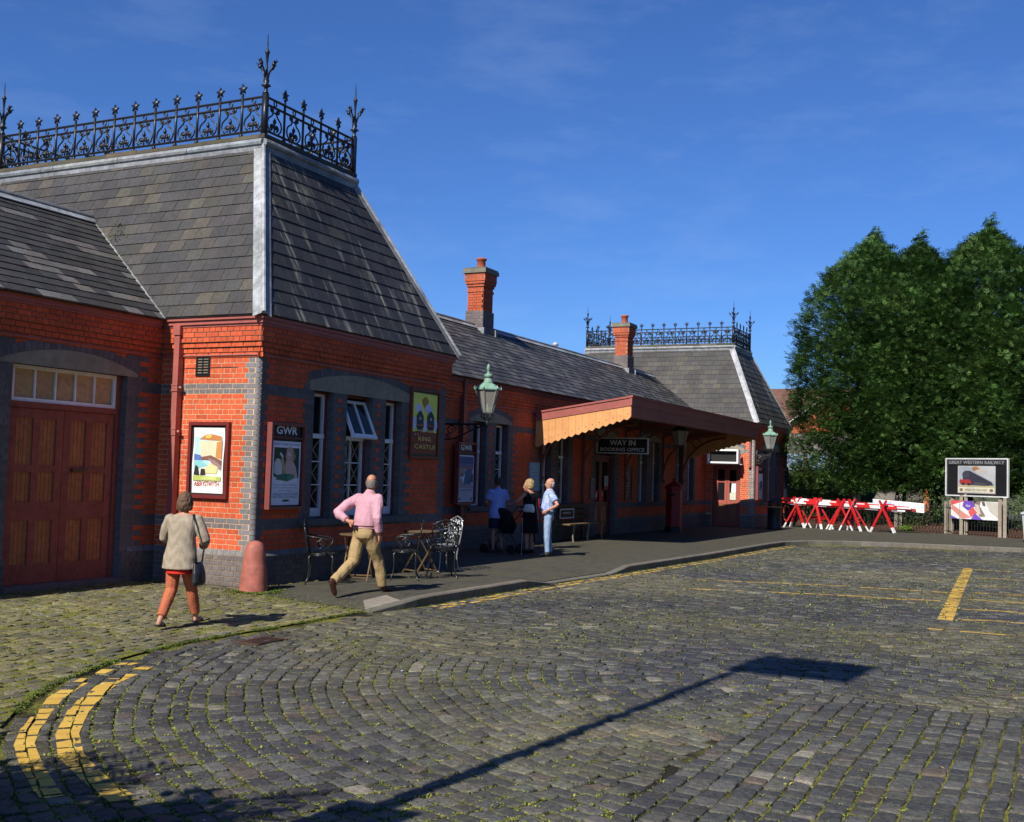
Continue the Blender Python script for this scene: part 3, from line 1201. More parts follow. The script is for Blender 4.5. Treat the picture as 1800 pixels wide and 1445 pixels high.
# red gabled roof seen over the ridge, and a little flue
mb = MB()
mb.face([(14.4, 6.6, 5.6), (16.2, 6.6, 5.6), (16.2, 8.3, 6.75), (14.4, 8.3, 6.75)], (.42, .085, .05))
mb.face([(14.4, 10.0, 5.6), (16.2, 10.0, 5.6), (16.2, 8.3, 6.75), (14.4, 8.3, 6.75)][::-1], (.42, .085, .05))
mb.face([(14.4, 6.7, 3.0), (14.4, 9.9, 3.0), (14.4, 9.9, 5.6), (14.4, 8.3, 6.7), (14.4, 6.7, 5.6)][::-1], RED)
mb.tube([(14.35, 8.3, 6.78), (16.2, 8.3, 6.78)], .09, 6, (.3, .27, .2))
mb.build('rear_gable', 'brick', bld)
mb = MB()
mb.lathe((22.3, 5.4, 5.0), [(.06, 0), (.06, 1.18), (.1, 1.2), (.1, 1.26), (.05, 1.3)], 10, (.45, .46, .47))
mb.build('flue_pipe', 'lead', bld, True)

# ---- emit bricks and slates: the 300 that show largest one by one, the rest joined wall by wall
CAND_BRICK.sort(key=lambda t: -t[0])
for (s, par, pl, r, c, col) in CAND_BRICK[:300]:
    m = MB()
    one_brick(m, pl, r, c, col)
    m.build('brick', 'brick', par)
rest = {}
for (s, par, pl, r, c, col) in CAND_BRICK[300:]:
    one_brick(rest.setdefault(par, MB()), pl, r, c, col)
for par, m in rest.items():
    o = m.build('brickwork', 'brick', par)
    o['kind'] = 'stuff'
CAND_SLATE.sort(key=lambda t: -t[0])
rest = {}
for i, (s, par, pl, q, v0, e, j, col, mat) in enumerate(CAND_SLATE):
    if i < 300:
        m = MB()
        one_slate(m, pl, q, v0, e, j, col)
        m.build('slate', mat, par)
    else:
        one_slate(rest.setdefault((par, mat), MB()), pl, q, v0, e, j, col)
for (par, mat), m in rest.items():
    o = m.build('slating', mat, par)
    o['kind'] = 'stuff'

# ================================================================== cresting, doors, canopy, pipes
IRON = (.010, .010, .013)


def sphere(mb, c, r, col, n=8, m=5, sq=(1, 1, 1)):
    c = V(c)
    prof = [(r*math.sin(math.pi*i/m), -r*math.cos(math.pi*i/m)) for i in range(m+1)]
    base = len(mb.v)
    mb.lathe((0, 0, 0), prof, n, col, cap=False)
    for i in range(base, len(mb.v)):
        x, y, z = mb.v[i]
        mb.v[i] = (c.x+x*sq[0], c.y+y*sq[1], c.z+z*sq[2])


def spiral(pl, cu, cv, r0, r1, a0, turns, c=0, n=14):
    return [pl.pt(cu+(r0+(r1-r0)*i/n)*math.cos(a0+turns*2*math.pi*i/n), cv+(r0+(r1-r0)*i/n)*math.sin(a0+turns*2*math.pi*i/n), c) for i in range(n+1)]


def star(mb, pl, cu, cv, r, d, col):
    p = []
    for i in range(10):
        a = math.pi/2+i*math.pi/5
        rr = r if i % 2 == 0 else r*.45
        p.append((cu+rr*math.cos(a), cv+rr*math.sin(a)))
    n = 10
    vs = [pl.pt(a, b, -d) for a, b in p]+[pl.pt(a, b, d) for a, b in p]+[pl.pt(cu, cv, -d*1.6), pl.pt(cu, cv, d*1.6)]
    fs = []
    for i in range(n):
        j = (i+1) % n
        fs += [(i, j, n+j, n+i), (n+i, n+j, 2*n+1), (j, i, 2*n)]
    mb.mesh(vs, fs, col)


CZ = 6.93+.17        # top of the kerb
BAY = .472


def bay_mesh():
    """one bay of the iron cresting, 1 bay wide in x, standing on z=0 in the plane y=0"""
    pl = Pl((0, 0, 0), (1, 0, 0), (0, -1, 0))
    mb = MB()
    B = BAY
    m = B/2
    # ogee frame
    for s in (-1, 1):
        pts = [(m, .42), (m+s*.05, .40), (m+s*.075, .35), (m+s*.11, .33), (m+s*.165, .28), (m+s*.185, .21), (m+s*.16, .14), (m+s*.1, .085)]
        mb.tube([pl.pt(a, b) for a, b in pts], .0145, 5, IRON)
        mb.tube(spiral(pl, m+s*.068, .45, .05, .012, math.pi*.5, -s*1.1), .0145, 5, IRON)
        mb.tube(spiral(pl, m+s*.055, .175, .055, .012, -math.pi*.5, s*1.15), .016, 5, IRON)
        sphere(mb, pl.pt(m+s*.068, .45), .026, IRON, 6, 4)
        sphere(mb, pl.pt(m+s*.055, .175), .03, IRON, 6, 4)
    mb.tube([pl.pt(m, .06), pl.pt(m, .30)], .0145, 5, IRON)
    sphere(mb, pl.pt(m, .27), .032, IRON, 6, 4, (1, 1, 1.5))
    sphere(mb, pl.pt(m, .325), .012, IRON, 6, 4)
    ring = [pl.pt(m+.035*math.cos(t*math.pi/6), .565+.045*math.sin(t*math.pi/6)) for t in range(13)]
    mb.tube(ring, .012, 5, IRON, cap=False)
    return mb


def post_mesh():
    pl = Pl((0, 0, 0), (1, 0, 0), (0, -1, 0))
    mb = MB()
    mb.tube([(0, 0, -.01), (0, 0, .72)], .022, 6, IRON)
    mb.lathe((0, 0, -.005), [(.035, 0), (.035, .03), (.018, .06)], 8, IRON)
    star(mb, pl, 0, .79, .095, .014, IRON)
    return mb


def finial_mesh():
    mb = MB()
    mb.box((-.04, -.04, -.02), (.04, .04, .66), IRON)
    mb.lathe((0, 0, .66), [(.05, 0), (.05, .03), (.03, .06), (.032, .13), (.085, .17), (.035, .21), (.05, .27), (.022, .42), (.016, .62), (.03, .83), (.045, .86), (.03, .89), (.014, .92), (.004, 1.24)], 8, IRON)
    mb.v = [(x_, y_, z_ if z_ < .66 else .66+(z_-.66)*.80) for x_, y_, z_ in mb.v]
    for i in range(4):
        a = i*math.pi/2
        d = V((math.cos(a), math.sin(a), 0))
        q = [V((0, 0, .88))+d*.02, V((0, 0, 1.02))+d*.06, V((0, 0, 1.13))+d*.14]
        mb.tube(q, .015, 5, IRON)
        c = q[-1]
        sphere(mb, c, .035, IRON, 6, 4)
        for k in (-1, 0, 1):
            mb.tube([c, c+(d+V((0, 0, 1.2))+d.cross(V((0, 0, 1)))*k*.8).normalized()*.085], [.02, .006], 5, IRON)
    return mb


first = {}


def inst(name, fn, parent, loc, rz=0):
    if name not in first:
        o = fn().build(name, 'iron', parent, True)
        first[name] = o
    else:
        o = first[name].copy()
        COL.objects.link(o)
        o.parent = parent
    o.location = loc
    o.rotation_euler = (0, 0, rz)
    return o


def cresting(x0):
    xa_, xb_, ya_, yb_ = x0+1.43+.005, x0+PW-1.43-.005, 1.28+.0, PD-1.28
    z = CZ
    mb = MB()
    for h in (.07, .50, .62):
        for (p, q) in (((xa_, ya_), (xb_, ya_)), ((xb_, ya_), (xb_, yb_)), ((xb_, yb_), (xa_, yb_)), ((xa_, yb_), (xa_, ya_))):
            mb.tube([(p[0], p[1], z+h), (q[0], q[1], z+h)], .021, 6, IRON)
    cr = mb.build('roof_cresting', 'iron', bld)
    for p in ((xa_, ya_), (xb_, ya_), (xb_, yb_), (xa_, yb_)):
        inst('finial', finial_mesh, cr, (p[0], p[1], z))
    n = 5
    st = (xb_-xa_)/n
    for yy in (ya_, yb_):
        for i in range(n):
            inst('scroll_panel', bay_mesh, cr, (xa_+i*st+(st-BAY)/2, yy, z))
            if i:
                inst('star_post', post_mesh, cr, (xa_+i*st, yy, z))
    n = 13
    st = (yb_-ya_)/n
    for xx in (xa_, xb_):
        for i in range(n):
            inst('scroll_panel', bay_mesh, cr, (xx, ya_+(i+1)*st-(st-BAY)/2, z), -math.pi/2)
            if i:
                inst('star_post', post_mesh, cr, (xx, ya_+i*st, z), -math.pi/2)


cresting(0)
cresting(D)

# ---- double doors in the wing
DOORM_ = (.26, .066, .048)
dm = MB()
dx0, dx1 = -2.62, -.72
yD = SET+.15
PANEL = (.38, .135, .052)
pd = Pl((0, yD, 0), (1, 0, 0), (0, -1, 0))
fr = MB()
for (a, b, p, q) in ((dx0-.04, dx0+.05, 0, 2.98), (dx1-.05, dx1+.04, 0, 2.98), (dx0+.05, dx1-.05, 2.42, 2.5)):
    fr.prism(pd, [(a, p), (b, p), (b, q), (a, q)], -.05, .05, DOORM_)
fr.build('door_frame', 'oldpaint', bld)
mid = (dx0+dx1)/2
for (a, b) in ((dx0+.055, mid-.004), (mid+.004, dx1-.055)):
    leaf = MB()
    W = b-a
    leaf.prism(pd, [(a, .09), (b, .09), (b, 2.415), (a, 2.415)], -.04, .0, PANEL)
    dr = leaf.build('double_door_leaf', 'oldpaint', bld)
    ms = MB()
    st = .12
    for (p, q, r_, s_) in ((a, a+st, .09, 2.415), (b-st, b, .09, 2.415), (a+W/2-.055, a+W/2+.055, .09, 2.415)):
        ms.prism(pd, [(p, r_), (q, r_), (q, s_), (p, s_)], 0, .022, jit(DOORM_, .1))
    for (r_, s_) in ((.09, .35), (.93, 1.17), (1.57, 1.66), (2.29, 2.415)):
        for (p, q) in ((a+st, a+W/2-.055), (a+W/2+.055, b-st)):
            ms.prism(pd, [(p, r_), (q, r_), (q, s_), (p, s_)], 0, .0215, jit(DOORM_, .1))
    ms.build('door_rail', 'oldpaint', dr)
    bb = MB()
    for i in range(2):
        p0 = a+st if i == 0 else a+W/2+.055
        p1 = a+W/2-.055 if i == 0 else b-st
        for k in range(1, 4):
            u = p0+(p1-p0)*k/4
            for (r_, s_) in ((.35, .93), (1.17, 1.57), (1.66, 2.29)):
                bb.prism(pd, [(u-.002, r_), (u+.002, r_), (u+.002, s_), (u-.002, s_)], 0, .002, (.12, .045, .02))
    bb.build('board_joint', 'oldpaint', dr)
hb = MB()
hb.prism(pd, [(mid+.16, 1.59), (mid+.44, 1.60), (mid+.44, 1.635), (mid+.16, 1.625)], .022, .05, (.01, .01, .01))
hb.build('door_latch', 'iron', bld)
tr = MB()
for (a, b, p, q) in ((dx0+.05, dx1-.05, 2.50, 2.55), (dx0+.05, dx1-.05, 2.93, 2.98), (dx0+.05, dx0+.1, 2.55, 2.93), (dx1-.1, dx1-.05, 2.55, 2.93)):
    tr.prism(pd, [(a, p), (b, p), (b, q), (a, q)], -.03, .03, WHITE)
tw = tr.build('transom_window', 'paint', bld)
n = 5
for i in range(n):
    a, b = dx0+.1+(dx1-dx0-.2)*i/n, dx0+.1+(dx1-dx0-.2)*(i+1)/n
    if i:
        bar = MB()
        bar.prism(pd, [(a-.012, 2.55), (a+.012, 2.55), (a+.012, 2.93), (a-.012, 2.93)], -.02, .02, WHITE)
        bar.build('glazing_bar', 'paint', tw)
    pn = MB()
    pn.prism(pd, [(a+.012, 2.55), (b-.012, 2.55), (b-.012, 2.93), (a+.012, 2.93)], -.02, -.005, jit((.45, .30, .15), .12))
    pn.build('boarded_pane', 'wood', tw)
st_ = MB()
st_.box((dx0-.04, SET-.06, -.2), (dx1+.04, SET+.3, .085), (.13, .12, .11))
st_.build('door_step', 'stone', bld)

# ---- half glazed door in the main range, seen under the canopy
pd = Pl((0, SET+.16, 0), (1, 0, 0), (0, -1, 0))
a, b = DOORM[0], DOORM[1]
fr = MB()
for (p, q, r_, s_) in ((a, a+.07, 0, 2.93), (b-.07, b, 0, 2.93), (a+.07, b-.07, 2.3, 2.37), (a+.07, b-.07, 2.86, 2.93)):
    fr.prism(pd, [(p, r_), (q, r_), (q, s_), (p, s_)], -.06, .06, MAROON)
fr.build('door_frame', 'paint', bld)
for (p, q) in ((a+.075, (a+b)/2-.004), ((a+b)/2+.004, b-.075)):
    m = MB()
    for (u0, u1, r_, s_) in ((p, p+.1, .05, 2.29), (q-.1, q, .05, 2.29), (p+.1, q-.1, .05, .3), (p+.1, q-.1, .85, 1.0), (p+.1, q-.1, 2.18, 2.29)):
        m.prism(pd, [(u0, r_), (u1, r_), (u1, s_), (u0, s_)], -.03, .02, MAROON)
    dr = m.build('booking_hall_door', 'paint', bld)
    m = MB()
    m.prism(pd, [(p+.1, .3), (q-.1, .3), (q-.1, .85), (p+.1, .85)], -.02, 0, PANEL)
    m.build('panel', 'paint', dr)
    m = MB()
    m.face([pd.pt(p+.1, 1.0, -.005), pd.pt(q-.1, 1.0, -.005), pd.pt(q-.1, 2.18, -.005), pd.pt(p+.1, 2.18, -.005)])
    m.build('pane', 'glass', dr)
m = MB()
m.face([pd.pt(a+.07, 2.37, 0), pd.pt(b-.07, 2.37, 0), pd.pt(b-.07, 2.86, 0), pd.pt(a+.07, 2.86, 0)])
m.build('fanlight_pane', 'glass', bld)

# ---- sunlit glazed door in the end of the far pavilion
pd = Pl((D+.12, UA+0, 0), (0, -1, 0), (-1, 0, 0))
a, b = UA-1.56, UA-.54
fr = MB()
for (p, q, r_, s_) in ((a-.02, a+.07, -.05, 2.75), (b-.07, b+.02, -.05, 2.75), (a+.07, b-.07, 2.25, 2.4), (a+.07, b-.07, 2.4, 2.75)):
    fr.prism(pd, [(p, r_), (q, r_), (q, s_), (p, s_)], -.05, .05, (.34, .085, .06))
fr.build('door_frame', 'paint', bld)
md = (a+b)/2
for (p, q, note) in ((a+.075, md-.004, False), (md+.004, b-.075, True)):
    m = MB()
    for (u0, u1, r_, s_) in ((p, p+.09, .03, 2.24), (q-.09, q, .03, 2.24), (p+.09, q-.09, .03, .2), (p+.09, q-.09, .86, 1.0), (p+.09, q-.09, 1.66, 1.71), (p+.09, q-.09, 2.15, 2.24)):
        m.prism(pd, [(u0, r_), (u1, r_), (u1, s_), (u0, s_)], -.03, .02, (.36, .09, .065))
    dr = m.build('far_door_leaf', 'paint', bld)
    m = MB()
    m.prism(pd, [(p+.09, .2), (q-.09, .2), (q-.09, .86), (p+.09, .86)], -.02, 0, (.30, .13, .06))
    m.build('panel', 'paint', dr)
    m = MB()
    m.face([pd.pt(p+.09, 1.0, -.005), pd.pt(q-.09, 1.0, -.005), pd.pt(q-.09, 2.15, -.005), pd.pt(p+.09, 2.15, -.005)])
    m.build('pane', 'glass', dr)
    if note:
        m = MB()
        m.prism(pd, [(p+.1, 1.02), (q-.1, 1.02), (q-.1, 1.28), (p+.1, 1.28)], .0, .003, (.6, .6, .5))
        m.prism(pd, [(p+.15, 1.29), (q-.1, 1.29), (q-.1, 1.64), (p+.17, 1.64)], .0, .003, (.8, .8, .78))
        m.build('paper_notice', 'print', dr)
sk = lintel(wall_f, pa_f, UA-1.75, UA-.40, 2.75, 2.95, 3.12, .01, 14)
# interior screens so the rooms read as rooms: pale shelves behind the first group of windows
sh = MB()
for z in (1.35, 1.62, 1.9):
    sh.box((2.3, .75, z), (2.75, 1.0, z+.03), (.7, .72, .7))
sh.box((2.28, .95, .9), (2.78, 1.0, 2.1), (.18, .3, .2))
sh.build('inside_shelf', 'paint', bld)

# ---- canopy
CX0, CX1, CYW, CYF = 13.13, 25.75, SET-.08, -.80
FASC = (.33, .095, .075)


def ct(y):                                    # underside/top line of the canopy rising outwards
    return 3.30+(3.70-3.30)*(CYW-y)/(CYW-CYF)


def cb(y):                                    # bottom of the end boards
    return 2.46+(3.22-2.46)*(CYW-y)/(CYW-CYF)


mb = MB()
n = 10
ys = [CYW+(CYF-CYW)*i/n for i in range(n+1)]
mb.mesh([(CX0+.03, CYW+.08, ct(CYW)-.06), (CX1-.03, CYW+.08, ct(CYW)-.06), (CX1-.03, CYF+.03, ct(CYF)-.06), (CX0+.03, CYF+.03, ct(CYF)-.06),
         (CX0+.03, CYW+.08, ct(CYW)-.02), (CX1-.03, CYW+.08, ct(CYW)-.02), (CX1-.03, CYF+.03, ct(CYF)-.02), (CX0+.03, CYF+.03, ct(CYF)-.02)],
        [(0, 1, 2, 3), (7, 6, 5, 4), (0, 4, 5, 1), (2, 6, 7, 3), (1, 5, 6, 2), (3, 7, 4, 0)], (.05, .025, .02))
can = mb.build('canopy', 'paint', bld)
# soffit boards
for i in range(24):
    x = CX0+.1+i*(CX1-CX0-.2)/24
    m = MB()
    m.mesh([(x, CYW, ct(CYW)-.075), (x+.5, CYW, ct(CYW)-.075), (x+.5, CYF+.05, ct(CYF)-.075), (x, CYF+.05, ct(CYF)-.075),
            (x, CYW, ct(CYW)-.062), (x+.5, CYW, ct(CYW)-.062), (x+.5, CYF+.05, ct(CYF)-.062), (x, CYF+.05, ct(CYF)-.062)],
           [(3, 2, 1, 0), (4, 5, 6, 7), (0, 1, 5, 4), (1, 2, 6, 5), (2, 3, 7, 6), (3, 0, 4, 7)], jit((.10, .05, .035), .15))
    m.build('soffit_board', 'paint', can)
# fascia mouldings
m = MB()
for (xx, s) in ((CX0, -1), (CX1, 1)):
    for (t0, t1, g) in ((-.0, .045, .055), (-.20, 0, .03)):
        vs = []
        for (y, xo) in ((CYW, 0), (CYW, 1), (CYF-g, 0), (CYF-g, 1)):
            for t in (t0, t1):
                vs.append((xx+s*(g if xo else -.03), y, ct(max(y, CYF))+t))
        # order: y,xo,t
        idx = {(i, j, k): i*4+j*2+k for i in (0, 1) for j in (0, 1) for k in (0, 1)}
        f = [(idx[0, 1, 0], idx[0, 1, 1], idx[1, 1, 1], idx[1, 1, 0]), (idx[0, 0, 0], idx[1, 0, 0], idx[1, 0, 1], idx[0, 0, 1]),
             (idx[0, 0, 1], idx[1, 0, 1], idx[1, 1, 1], idx[0, 1, 1]), (idx[0, 0, 0], idx[0, 1, 0], idx[1, 1, 0], idx[1, 0, 0]),
             (idx[0, 0, 0], idx[0, 0, 1], idx[0, 1, 1], idx[0, 1, 0]), (idx[1, 0, 0], idx[1, 1, 0], idx[1, 1, 1], idx[1, 0, 1])]
        m.mesh(vs, f, FASC)
m.box((CX0-.04, CYF-.032, ct(CYF)-.20), (CX1+.04, CYF+.03, ct(CYF)), FASC)
m.box((CX0-.057, CYF-.058, ct(CYF)+.001), (CX1+.057, CYF+.02, ct(CYF)+.047), FASC)
m.build('fascia', 'paint', can)


def valance_board(pl, a, w, vt, vb0, vb1, col, hole=True):
    """pointed board, top at vt(a)...; vb0, vb1 bottom heights at its two edges"""
    b = a+w
    g = .002
    mm = MB()
    mid_ = (a+b)/2
    v0 = vt(a), vt(b)
    tip = (vb0+vb1)/2-w*.28
    mm.prism(pl, [(a+g, vb0), (mid_, tip), (b-g, vb1), (b-g, v0[1]), (a+g, v0[0])], -.012, .012, jit(col, .05))
    if hole:
        hv = (vb0+vb1)/2+w*.55
        c = [(mid_+.012*math.cos(t*math.pi/4), hv+.012*math.sin(t*math.pi/4)) for t in range(8)]
        mm.prism(pl, c, .012, .0135, (.02, .012, .01))
        mm.prism(pl, c, -.0135, -.012, (.6, .45, .25))  # pale disc on the back, daylight through the hole put into the colour
    return mm


for (xx, nx, col) in ((CX0, -1, CREAM), (CX1, 1, CREAM)):
    pl = Pl((xx, CYW, 0), (0, -1, 0), (nx, 0, 0))
    nb = 14
    w_ = (CYW-CYF)/nb
    for i in range(nb):
        a = i*w_
        valance_board(pl, a, w_, lambda t: ct(CYW-t)-.19, cb(CYW-a), cb(CYW-a-w_), col).build('valance_board', 'paint', can)
pl = Pl((CX0, CYF, 0), (1, 0, 0), (0, -1, 0))
nb = 76
w_ = (CX1-CX0)/nb
for i in range(nb):
    valance_board(pl, i*w_, w_, lambda t: ct(CYF)-.19, 3.24, 3.24, (.31, .10, .078)).build('valance_board', 'paint', can)
# curved brackets and rafters
for bx in (13.6, 16.4, 19.8, 23.4, 25.5):
    m = MB()
    pts = []
    for i in range(11):
        t = math.pi/2*i/10
        pts.append((bx, SET-.03-1.55*(1-math.cos(t)), 1.75+1.45*math.sin(t)))
    m.tube(pts, .038, 6, (.22, .06, .045))
    m.bar((bx, SET-.04, 1.6), (bx, SET-.04, 3.2), .07, .07, (.22, .06, .045))
    m.bar((bx, SET-.05, 3.19), (bx, CYF+.06, 3.56), .06, .1, (.22, .06, .045))
    m.tube([(bx, SET-.5, 2.85), (bx, SET-.25, 3.15)], .02, 5, (.22, .06, .045))
    ring = [(bx, SET-.55+.16*math.cos(t*math.pi/6), 3.0+.16*math.sin(t*math.pi/6)) for t in range(13)]
    m.tube(ring, .014, 5, (.22, .06, .045))
    sphere(m, (bx, SET-.07, 1.66), .06, (.22, .06, .045))
    m.build('canopy_bracket', 'paint', can)

# ---- rainwater pipes


def downpipe(x, y, nx, ny, ztop, zbot, sq=True, col=(.34, .10, .08)):
    m = MB()
    h = .05 if sq else .038
    cx, cy = x+nx*.075, y+ny*.075
    if sq:
        m.box((cx-h, cy-h, zbot), (cx+h, cy+h, ztop), col)
        m.box((cx-h*1.35, cy-h*1.35, ztop-.02), (cx+h*1.35, cy+h*1.35, ztop+.12), col)
        for z in (zbot+.85, 2.2, 2.85):
            if zbot < z < ztop:
                m.box((cx-h*1.25, cy-h*1.25, z-.045), (cx+h*1.25, cy+h*1.25, z-.028), col)
                m.box((cx-h*1.12, cy-h*1.12, z-.027), (cx+h*1.12, cy+h*1.12, z+.04), col)
                m.box((cx-h*1.25, cy-h*1.25, z+.041), (cx+h*1.25, cy+h*1.25, z+.058), col)
                sphere(m, (cx-.02 if nx else cx-h*1.6, cy-h*1.6 if nx else cy, z+.01), .026, col, 6, 4)
    else:
        m.tube([(cx, cy, zbot), (cx, cy, ztop)], h, 10, col)
        for z in (zbot+.9, 2.3):
            m.tube([(cx, cy, z-.05), (cx, cy, z+.05)], h*1.3, 10, col)
    return m.build('rainwater_pipe', 'paint', bld)


downpipe(0, 1.46, -1, 0, 3.66, 0.0)
downpipe(9.28, SET, 0, -1, 3.7, 0.0, True, (.20, .055, .05))
downpipe(16.4, SET, 0, -1, 3.3, 0.0, False, (.20, .055, .05))
downpipe(D, .16, -1, 0, 3.66, 2.35, False)
# cable along the string course and vent grille on the end wall
m = MB()
m.tube([(-.028, 1.75, 3.337), (-.03, 1.3, 3.343), (-.03, .9, 3.335), (-.03, .5, 3.34), (-.03, .03, 3.335)], .008, 6, (.42, .16, .13))
m.tube([(-.012, 1.5, 3.16), (-.014, 1.2, 3.162), (-.012, .4, 3.164)], .004, 5, (.3, .1, .08))
m.build('wall_cable', 'paint', bld)
m = MB()
pv = Pl((0, 1.17, 3.035), (0, -1, 0), (-1, 0, 0))
for (a, b, p, q) in ((0, .03, 0, .29), (.235, .265, 0, .29), (.03, .235, .27, .29), (.03, .235, 0, .02), (.12, .14, .02, .27)):
    m.prism(pv, [(a, p), (b, p), (b, q), (a, q)], -.01, .02, BLACK)
m.prism(pv, [(.03, .02), (.235, .02), (.235, .27), (.03, .27)], -.01, .006, (.005, .005, .005))
vt = m.build('vent_grille', 'iron', bld)
for i in range(6):
    z = .04+i*.04
    for (a, b) in ((.035, .118), (.142, .23)):
        s = MB()
        v = [pv.pt(a, z, .018), pv.pt(b, z, .018), pv.pt(b, z+.02, .008), pv.pt(a, z+.02, .008)]
        s.mesh(v+[p+V((.003, 0, 0)) for p in v], [(0, 1, 2, 3), (7, 6, 5, 4), (0, 4, 5, 1), (2, 6, 7, 3), (1, 5, 6, 2), (3, 7, 4, 0)], (.13, .11, .08))
        s.build('louvre', 'iron', vt)

# ================================================================== ground
def onz(px, py, z):
    d = fw+rt*((px-900)/F_PX)-up*((py-722.5)/F_PX)
    t = (z-CAM.z)/d.z
    return CAM+d*t


CHAN = [(-14, -12.0), (-11.0, -8.2), (-9.4, -6.0), (-8.2, -4.75), (-7.4, -3.95), (-6.55, -3.25), (-5.95, -2.88), (-5.3, -2.62), (-4.77, -2.44), (-3.84, -2.25), (-3.1, -2.26), (-2.15, -2.27), (-1.2, -2.22), (-.3, -2.2), (0, -2.3)]
KERB = [(-.4, -2.32), (.4, -2.46), (4.1, -2.52), (5, -2.55), (7.9, -2.7), (13, -2.9), (18.5, -2.95), (20.2, -3.05), (21.4, -3.5), (22.3, -4.4), (22.9, -6), (23.5, -9.2), (24.2, -13), (25.5, -19)]


def interp(tab, x):
    for (a, b) in zip(tab, tab[1:]):
        if a[0] <= x <= b[0]:
            return a[1]+(b[1]-a[1])*(x-a[0])/(b[0]-a[0])
    return tab[0][1] if x < tab[0][0] else tab[-1][1]


def chan(x):
    return interp(CHAN, x)


def kerby(x):
    return interp(KERB, x)


PZ, RZD = .02, -.10


def drop(x):
    if x < 3.9 or x > 8.1:
        return 0
    if x < 4.7:
        return (x-3.9)/.8
    if x > 7.3:
        return (8.1-x)/.8
    return 1


def pavz(x, y):
    k = kerby(x)
    z = PZ-.1*drop(x)*max(0, 1-(y-k)/.9)
    if x < .6:
        t = max(0, min(1, (x+.4)/1.0))
        z = (crossz(x, y)+.002)*(1-t)+z*t
    return z


def crossz(x, y):
    d = y-chan(x)
    return -.088+min(1, max(0, d)/2.4)*.108


def custom(name, build):
    m = bpy.data.materials.new(name)
    m.use_nodes = True
    t = m.node_tree
    build(t, t.nodes['Principled BSDF'], t.nodes.new, t.links.new)
    MATS[name] = m


def noise_fac(t, scale, lo, hi, detail=6, rough=.6, stretch=None):
    N, K = t.nodes.new, t.links.new
    g = N('ShaderNodeNewGeometry')
    n = N('ShaderNodeTexNoise')
    n.inputs['Scale'].default_value = scale
    n.inputs['Detail'].default_value = detail
    n.inputs['Roughness'].default_value = rough
    K(g.outputs['Position'], n.inputs['Vector'])
    r = N('ShaderNodeMapRange')
    r.inputs[1].default_value = lo
    r.inputs[2].default_value = hi
    K(n.outputs['Fac'], r.inputs[0])
    return r.outputs[0], n.outputs['Fac']


def mixn(t, fac, a, b):
    m = t.nodes.new('ShaderNodeMix')
    m.data_type = 'RGBA'
    if fac is not None:
        t.links.new(fac, m.inputs[0])
    for i, c in ((6, a), (7, b)):
        if isinstance(c, tuple):
            m.inputs[i].default_value = (*c, 1)
        else:
            t.links.new(c, m.inputs[i])
    return m.outputs[2]


def joint_mat(dark, moss_lo):
    def f(t, b, N, K):
        big, _ = noise_fac(t, .9, moss_lo-.05, moss_lo+.11)
        fine, raw = noise_fac(t, 38, .3, .7)
        soil = mixn(t, fine, (.018, .015, .012), dark)
        moss = mixn(t, fine, (.08, .085, .018), (.22, .21, .045))
        K(mixn(t, big, soil, moss), b.inputs['Base Color'])
        b.inputs['Roughness'].default_value = .95
        b.inputs['Specular IOR Level'].default_value = .1
        bp = N('ShaderNodeBump')
        bp.inputs['Strength'].default_value = .8
        bp.inputs['Distance'].default_value = .03
        K(raw, bp.inputs['Height'])
        K(bp.outputs[0], b.inputs['Normal'])
    return f


custom('joint_fill', joint_mat((.035, .03, .024), .44))
custom('joint_mossy', joint_mat((.06, .055, .035), .30))


def pavers(t, b, N, K):
    g = N('ShaderNodeNewGeometry')
    br = N('ShaderNodeTexBrick')
    br.inputs['Scale'].default_value = 1
    br.inputs['Brick Width'].default_value = .21
    br.inputs['Row Height'].default_value = .105
    br.inputs['Mortar Size'].default_value = .006
    br.inputs['Mortar Smooth'].default_value = .4
    br.inputs['Color1'].default_value = (.034, .032, .027, 1)
    br.inputs['Color2'].default_value = (.066, .060, .050, 1)
    br.inputs['Mortar'].default_value = (.026, .026, .016, 1)
    K(g.outputs['Position'], br.inputs['Vector'])
    big, _ = noise_fac(t, 1.6, .42, .72)
    fine, raw = noise_fac(t, 30, .35, .75)
    c = mixn(t, big, br.outputs['Color'], (.066, .06, .028))
    mul = N('ShaderNodeMath')
    mul.operation = 'MULTIPLY'
    mul.inputs[1].default_value = .8
    K(fine, mul.inputs[0])
    c = mixn(t, mul.outputs[0], c, (.10, .092, .07))
    K(c, b.inputs['Base Color'])
    b.inputs['Roughness'].default_value = .8
    b.inputs['Specular IOR Level'].default_value = .25
    bp = N('ShaderNodeBump')
    bp.inputs['Strength'].default_value = .6
    bp.inputs['Distance'].default_value = .01
    ad = N('ShaderNodeMath')
    ad.operation = 'SUBTRACT'
    K(raw, ad.inputs[0])
    K(br.outputs['Fac'], ad.inputs[1])
    K(ad.outputs[0], bp.inputs['Height'])
    K(bp.outputs[0], b.inputs['Normal'])


custom('pavers', pavers)


def yellow(t, b, N, K):
    fine, raw = noise_fac(t, 14, .32, .42, 9, .8)
    blot, _ = noise_fac(t, 3, .35, .7)
    K(mixn(t, blot, (.50, .30, .045), (.62, .40, .075)), b.inputs['Base Color'])
    b.inputs['Roughness'].default_value = .65
    tr = N('ShaderNodeBsdfTransparent')
    ms = N('ShaderNodeMixShader')
    K(fine, ms.inputs[0])
    K(tr.outputs[0], ms.inputs[1])
    K(b.outputs[0], ms.inputs[2])
    K(ms.outputs[0], t.nodes['Material Output'].inputs['Surface'])


custom('yellow_paint', yellow)

